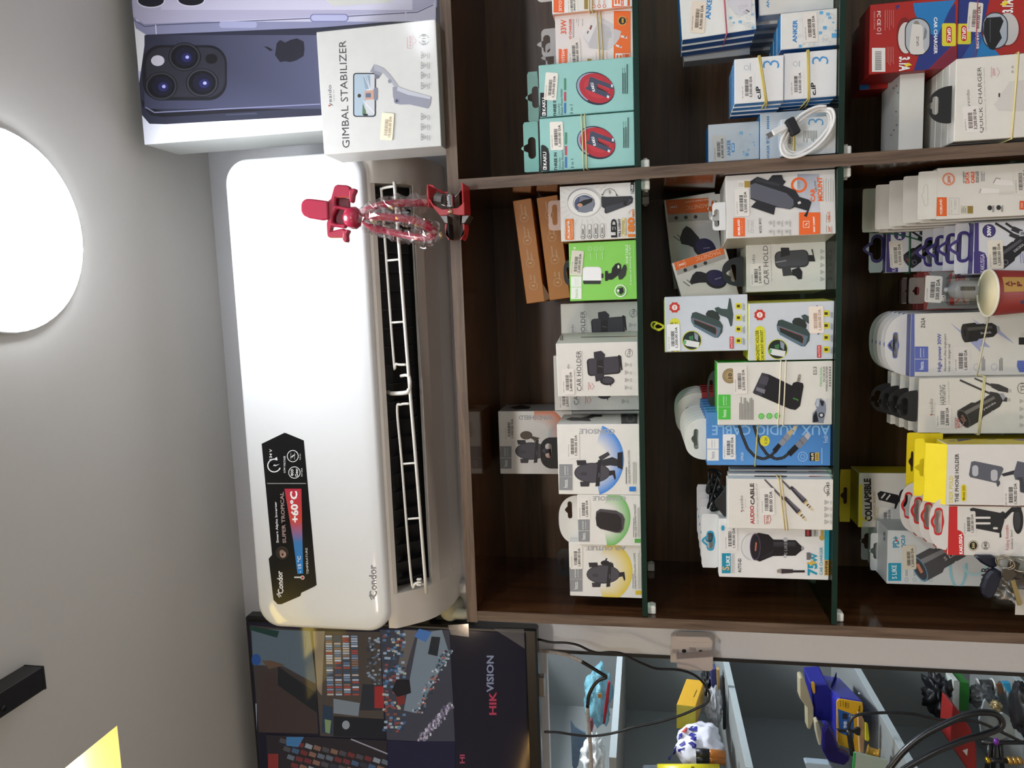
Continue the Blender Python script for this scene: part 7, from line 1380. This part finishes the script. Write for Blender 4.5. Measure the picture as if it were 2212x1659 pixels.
r, P = np_('blue_pouch', 'shiny dark blue pouch on the third repair shelf', 'bag', 'Q', [(505, 1110), (545, 1040), (600, 1130), (640, 1260), (735, 1310), (738, 1350), (690, 1400), (560, 1370), (500, 1270)], 0.55, 0.02, mat('#1d1656', 0.2, var=0.3, scale=30), 0.004)
np_('wooden_block', 'pale wooden strip between the station and the shelf edge', 'wood strip', 'Q', [(800, 940), (850, 1000), (860, 1050), (850, 1280), (815, 1290), (805, 1100)], 0.575, 0.01, '#b5936c', 0.001)
r = thing('solder_spool', 'small gold solder spool at the front of the third repair shelf', 'spool', fat('Q', 920, 1280, 0.5))
lathe('spool', [(0.014, -0.012), (0.014, -0.01), (0.0105, -0.009), (0.0105, 0.009), (0.014, 0.01), (0.014, 0.012)], fat('Q', 925, 1285, 0.5), (0.2, 0.3, 1), mat('#c89a3a', 0.35, metal=0.5), r, 20)
np_('yellow_stick', 'yellow plastic stick by the edge of the third repair shelf', 'tool', 'Q', [(862, 1030), (885, 1040), (900, 1170), (888, 1190), (862, 1180)], 0.57, 0.006, '#c8c020', 0.001)
np_('green_card', 'pale card with green edge at the photo edge, third repair shelf', 'card', 'Q', [(765, 1285), (780, 1280), (1060, 1350), (1030, 1440), (755, 1440)], 0.46, 0.004, '#9aa89c', 0.0006)
np_('green_edge', 'narrow green strip along the pale card', 'card', 'Q', [(752, 1440), (765, 1285), (782, 1287), (770, 1440)], 0.458, 0.003, '#2f9a4a', 0)
np_('clear_tray', 'pale clear tray at the photo edge above the third repair shelf', 'tray', 'Q', [(350, 1375), (365, 1368), (560, 1385), (600, 1440), (370, 1440)], 0.5, 0.02, '#a3b4c0', 0.001)
t = thing('air_hose', 'thin black hose with holder clip in front of the hot air station', 'hose', fat('Q', 740, 1100, 0.5))
tube('hose', [fat('Q', x, y, 0.5) for x, y in ((745, 1300), (735, 1200), (722, 1090), (738, 1010), (790, 965), (900, 948), (1100, 942), (1260, 950), (1400, 982), (1530, 1005), (1700, 1010), (1850, 1030), (2212, 1200))], 0.0033, BK, t, 8, 5)
tube('handle', [fat('Q', x, y, 0.498) for x, y in ((755, 1300), (740, 1200), (724, 1090))], 0.006, BK, t, 10, 3)
prism('clip', [fat('Q', x, y, 0.5) for x, y in ((620, 1085), (700, 1095), (760, 1090), (800, 1070), (825, 1080), (822, 1140), (800, 1140), (760, 1115), (640, 1110))], (0, 0.006, 0), BK, t, 0.001)
# lower compartment
r, P = np_('green_box', 'green and white carton standing in the lowest repair compartment', 'box', 'Q', [(1660, 925), (1665, 680), (1745, 690), (1752, 760), (1740, 930)], 0.8, 0.06, '#2f7c30', 0.001)
prism('white_side', [fat('Q', x, y, 0.799) for x, y in ((1602, 850), (1615, 670), (1650, 668), (1665, 685), (1660, 925), (1640, 910))], (0, 0.05, 0), mat('#c3cbc3', 0.5), r, 0)
np_('red_tool_box', 'red metal tool box in the lowest repair compartment', 'tool box', 'Q', [(1600, 880), (1640, 900), (1760, 1080), (1810, 1240), (1812, 1440), (1740, 1440), (1580, 1200), (1585, 1080)], 0.62, 0.06, '#8c2220', 0.002)
np_('white_ticket', 'white paper triangle stuck on the red tool box', 'paper', 'Q', [(1690, 1265), (1735, 1250), (1728, 1310)], 0.618, 0.001, '#c8c4c0', 0)
nb('cable_bundle', 'bundle of black cables hanging in the lowest repair compartment', 'cable', 'Q', 1480, 790, 85, 150, 0.84, 0.04, mat('#121316', 0.4, var=0.5), 0.7, 3.2, 31)
r = thing('wire_spool', 'white flanged spool of dark wire in the lowest repair compartment', 'spool', fat('Q', 1880, 710, 0.85))
ctr_ = fat('Q', 1880, 712, 0.85); axx = fat('Q', 1950, 712, 0.85)-fat('Q', 1810, 712, 0.85); Lx = axx.length
lathe('flange', [(0.016, 0), (0.016, 0.002)], fat('Q', 1815, 705, 0.85), axx, mat('#d8d8d2', 0.4), r, 22); lathe('wire', [(0.0125, 0.002), (0.0125, Lx*0.9)], fat('Q', 1815, 705, 0.85), axx, mat('#3a3c3c', 0.4), r, 22); lathe('flange', [(0.016, Lx*0.9), (0.016, Lx)], fat('Q', 1815, 705, 0.85), axx, mat('#d8d8d2', 0.4), r, 22)
np_('plastic_bracket', 'light blue plastic bracket in the lowest repair compartment', 'tool', 'Q', [(2030, 690), (2095, 690), (2110, 760), (2140, 900), (2110, 975), (2095, 970), (2100, 800), (2060, 740)], 0.78, 0.012, '#2f94c0', 0.001)
np_('grey_scraper', 'grey pointed scraper in the lowest repair compartment', 'tool', 'Q', [(1870, 850), (1885, 828), (1960, 930), (2100, 1050), (2130, 1130), (2000, 1180), (1850, 1130), (1830, 1000)], 0.72, 0.006, '#8f9898', 0.001)
np_('steel_plate', 'pale steel plate in the lowest repair compartment', 'tool', 'Q', [(1985, 960), (2030, 945), (2080, 975), (2130, 1060), (2140, 1160), (2060, 1120)], 0.7, 0.006, '#a3adad', 0.001)
nb('parts_pile', 'heap of small phone parts and foil in the lowest repair compartment', 'phone parts', 'Q', 1850, 800, 90, 80, 0.82, 0.02, mat('#6a6c6c', 0.35, var=0.7, scale=220), 0.6, 4, 41)
nb('foil_scrap', 'shiny gold and silver foil scrap in the lowest repair compartment', 'foil', 'Q', 1968, 890, 38, 45, 0.74, 0.01, mat('#b8a478', 0.2, metal=0.7, var=0.4, scale=100), 0.6, 3, 43)
nb('black_bag', 'black bag at the lower edge of the photo beside the repair parts', 'bag', 'Q', 2200, 900, 70, 200, 0.56, 0.04, mat('#141517', 0.5, var=0.3), 0.3, 2.5, 44)
np_('copper_flex', 'brown flex strip near the blue bracket', 'phone part', 'Q', [(1975, 700), (2020, 695), (2030, 760), (2005, 800), (1990, 740)], 0.82, 0.004, '#8a5c3c', 0)
r = thing('microscope_arm', 'black stand with brass screws and purple knob at the photo corner', 'tool', fat('Q', 2050, 1300, 0.5))
tube('cross_rod', [fat('Q', x, y, 0.52) for x, y in ((1850, 1195), (2000, 1195), (2212, 1196))], 0.0045, BK, r, 10, 1)
lathe('purple_knob', [(0.0001, -0.01), (0.0045, -0.004), (0.006, 0.0), (0.0045, 0.006), (0.0001, 0.008)], fat('Q', 1976, 1190, 0.51), (1, 0, 0), mat('#6a2a8c', 0.25), r, 16)
for x in (1925, 1960, 2010): tube('stand_rod', [fat('Q', x, 1195, 0.54), fat('Q', x-10+((x-1960)*0.6), 1440, 0.54)], 0.005, BK, r, 8, 1)
tube('cross_rod', [fat('Q', x, y, 0.5) for x, y in ((1900, 1346), (2060, 1350))], 0.0055, BK, r, 10, 1)
lathe('brass_screw', [(0.006, 0), (0.007, 0.004), (0.006, 0.008)], fat('Q', 1885, 1345, 0.5), (0, 0, -1), mat('#c8a030', 0.25, metal=0.9), r, 16)
for k in range(3): lathe('brass_collar', [(0.0075, 0), (0.0085, 0.004), (0.0075, 0.009)], fat('Q', 2070+k*40, 1350, 0.5), (0, 0, -1), mat('#b08a48', 0.35, metal=0.7), r, 16)
ncable('cable_loop', 'thick black cable loop hanging in front of the repair shelves', 'Q', [(1040, 1460), (1090, 1390), (1200, 1260), (1350, 1140), (1500, 1060), (1650, 990), (1770, 950), (1880, 940), (1970, 955), (2020, 1000), (2025, 1050), (1985, 1085), (1880, 1125), (1750, 1160), (1600, 1215), (1450, 1280), (1300, 1360), (1200, 1420), (1120, 1480)], 0.0062, mat('#1a1b1e', 0.3), (0.37, 0.345))
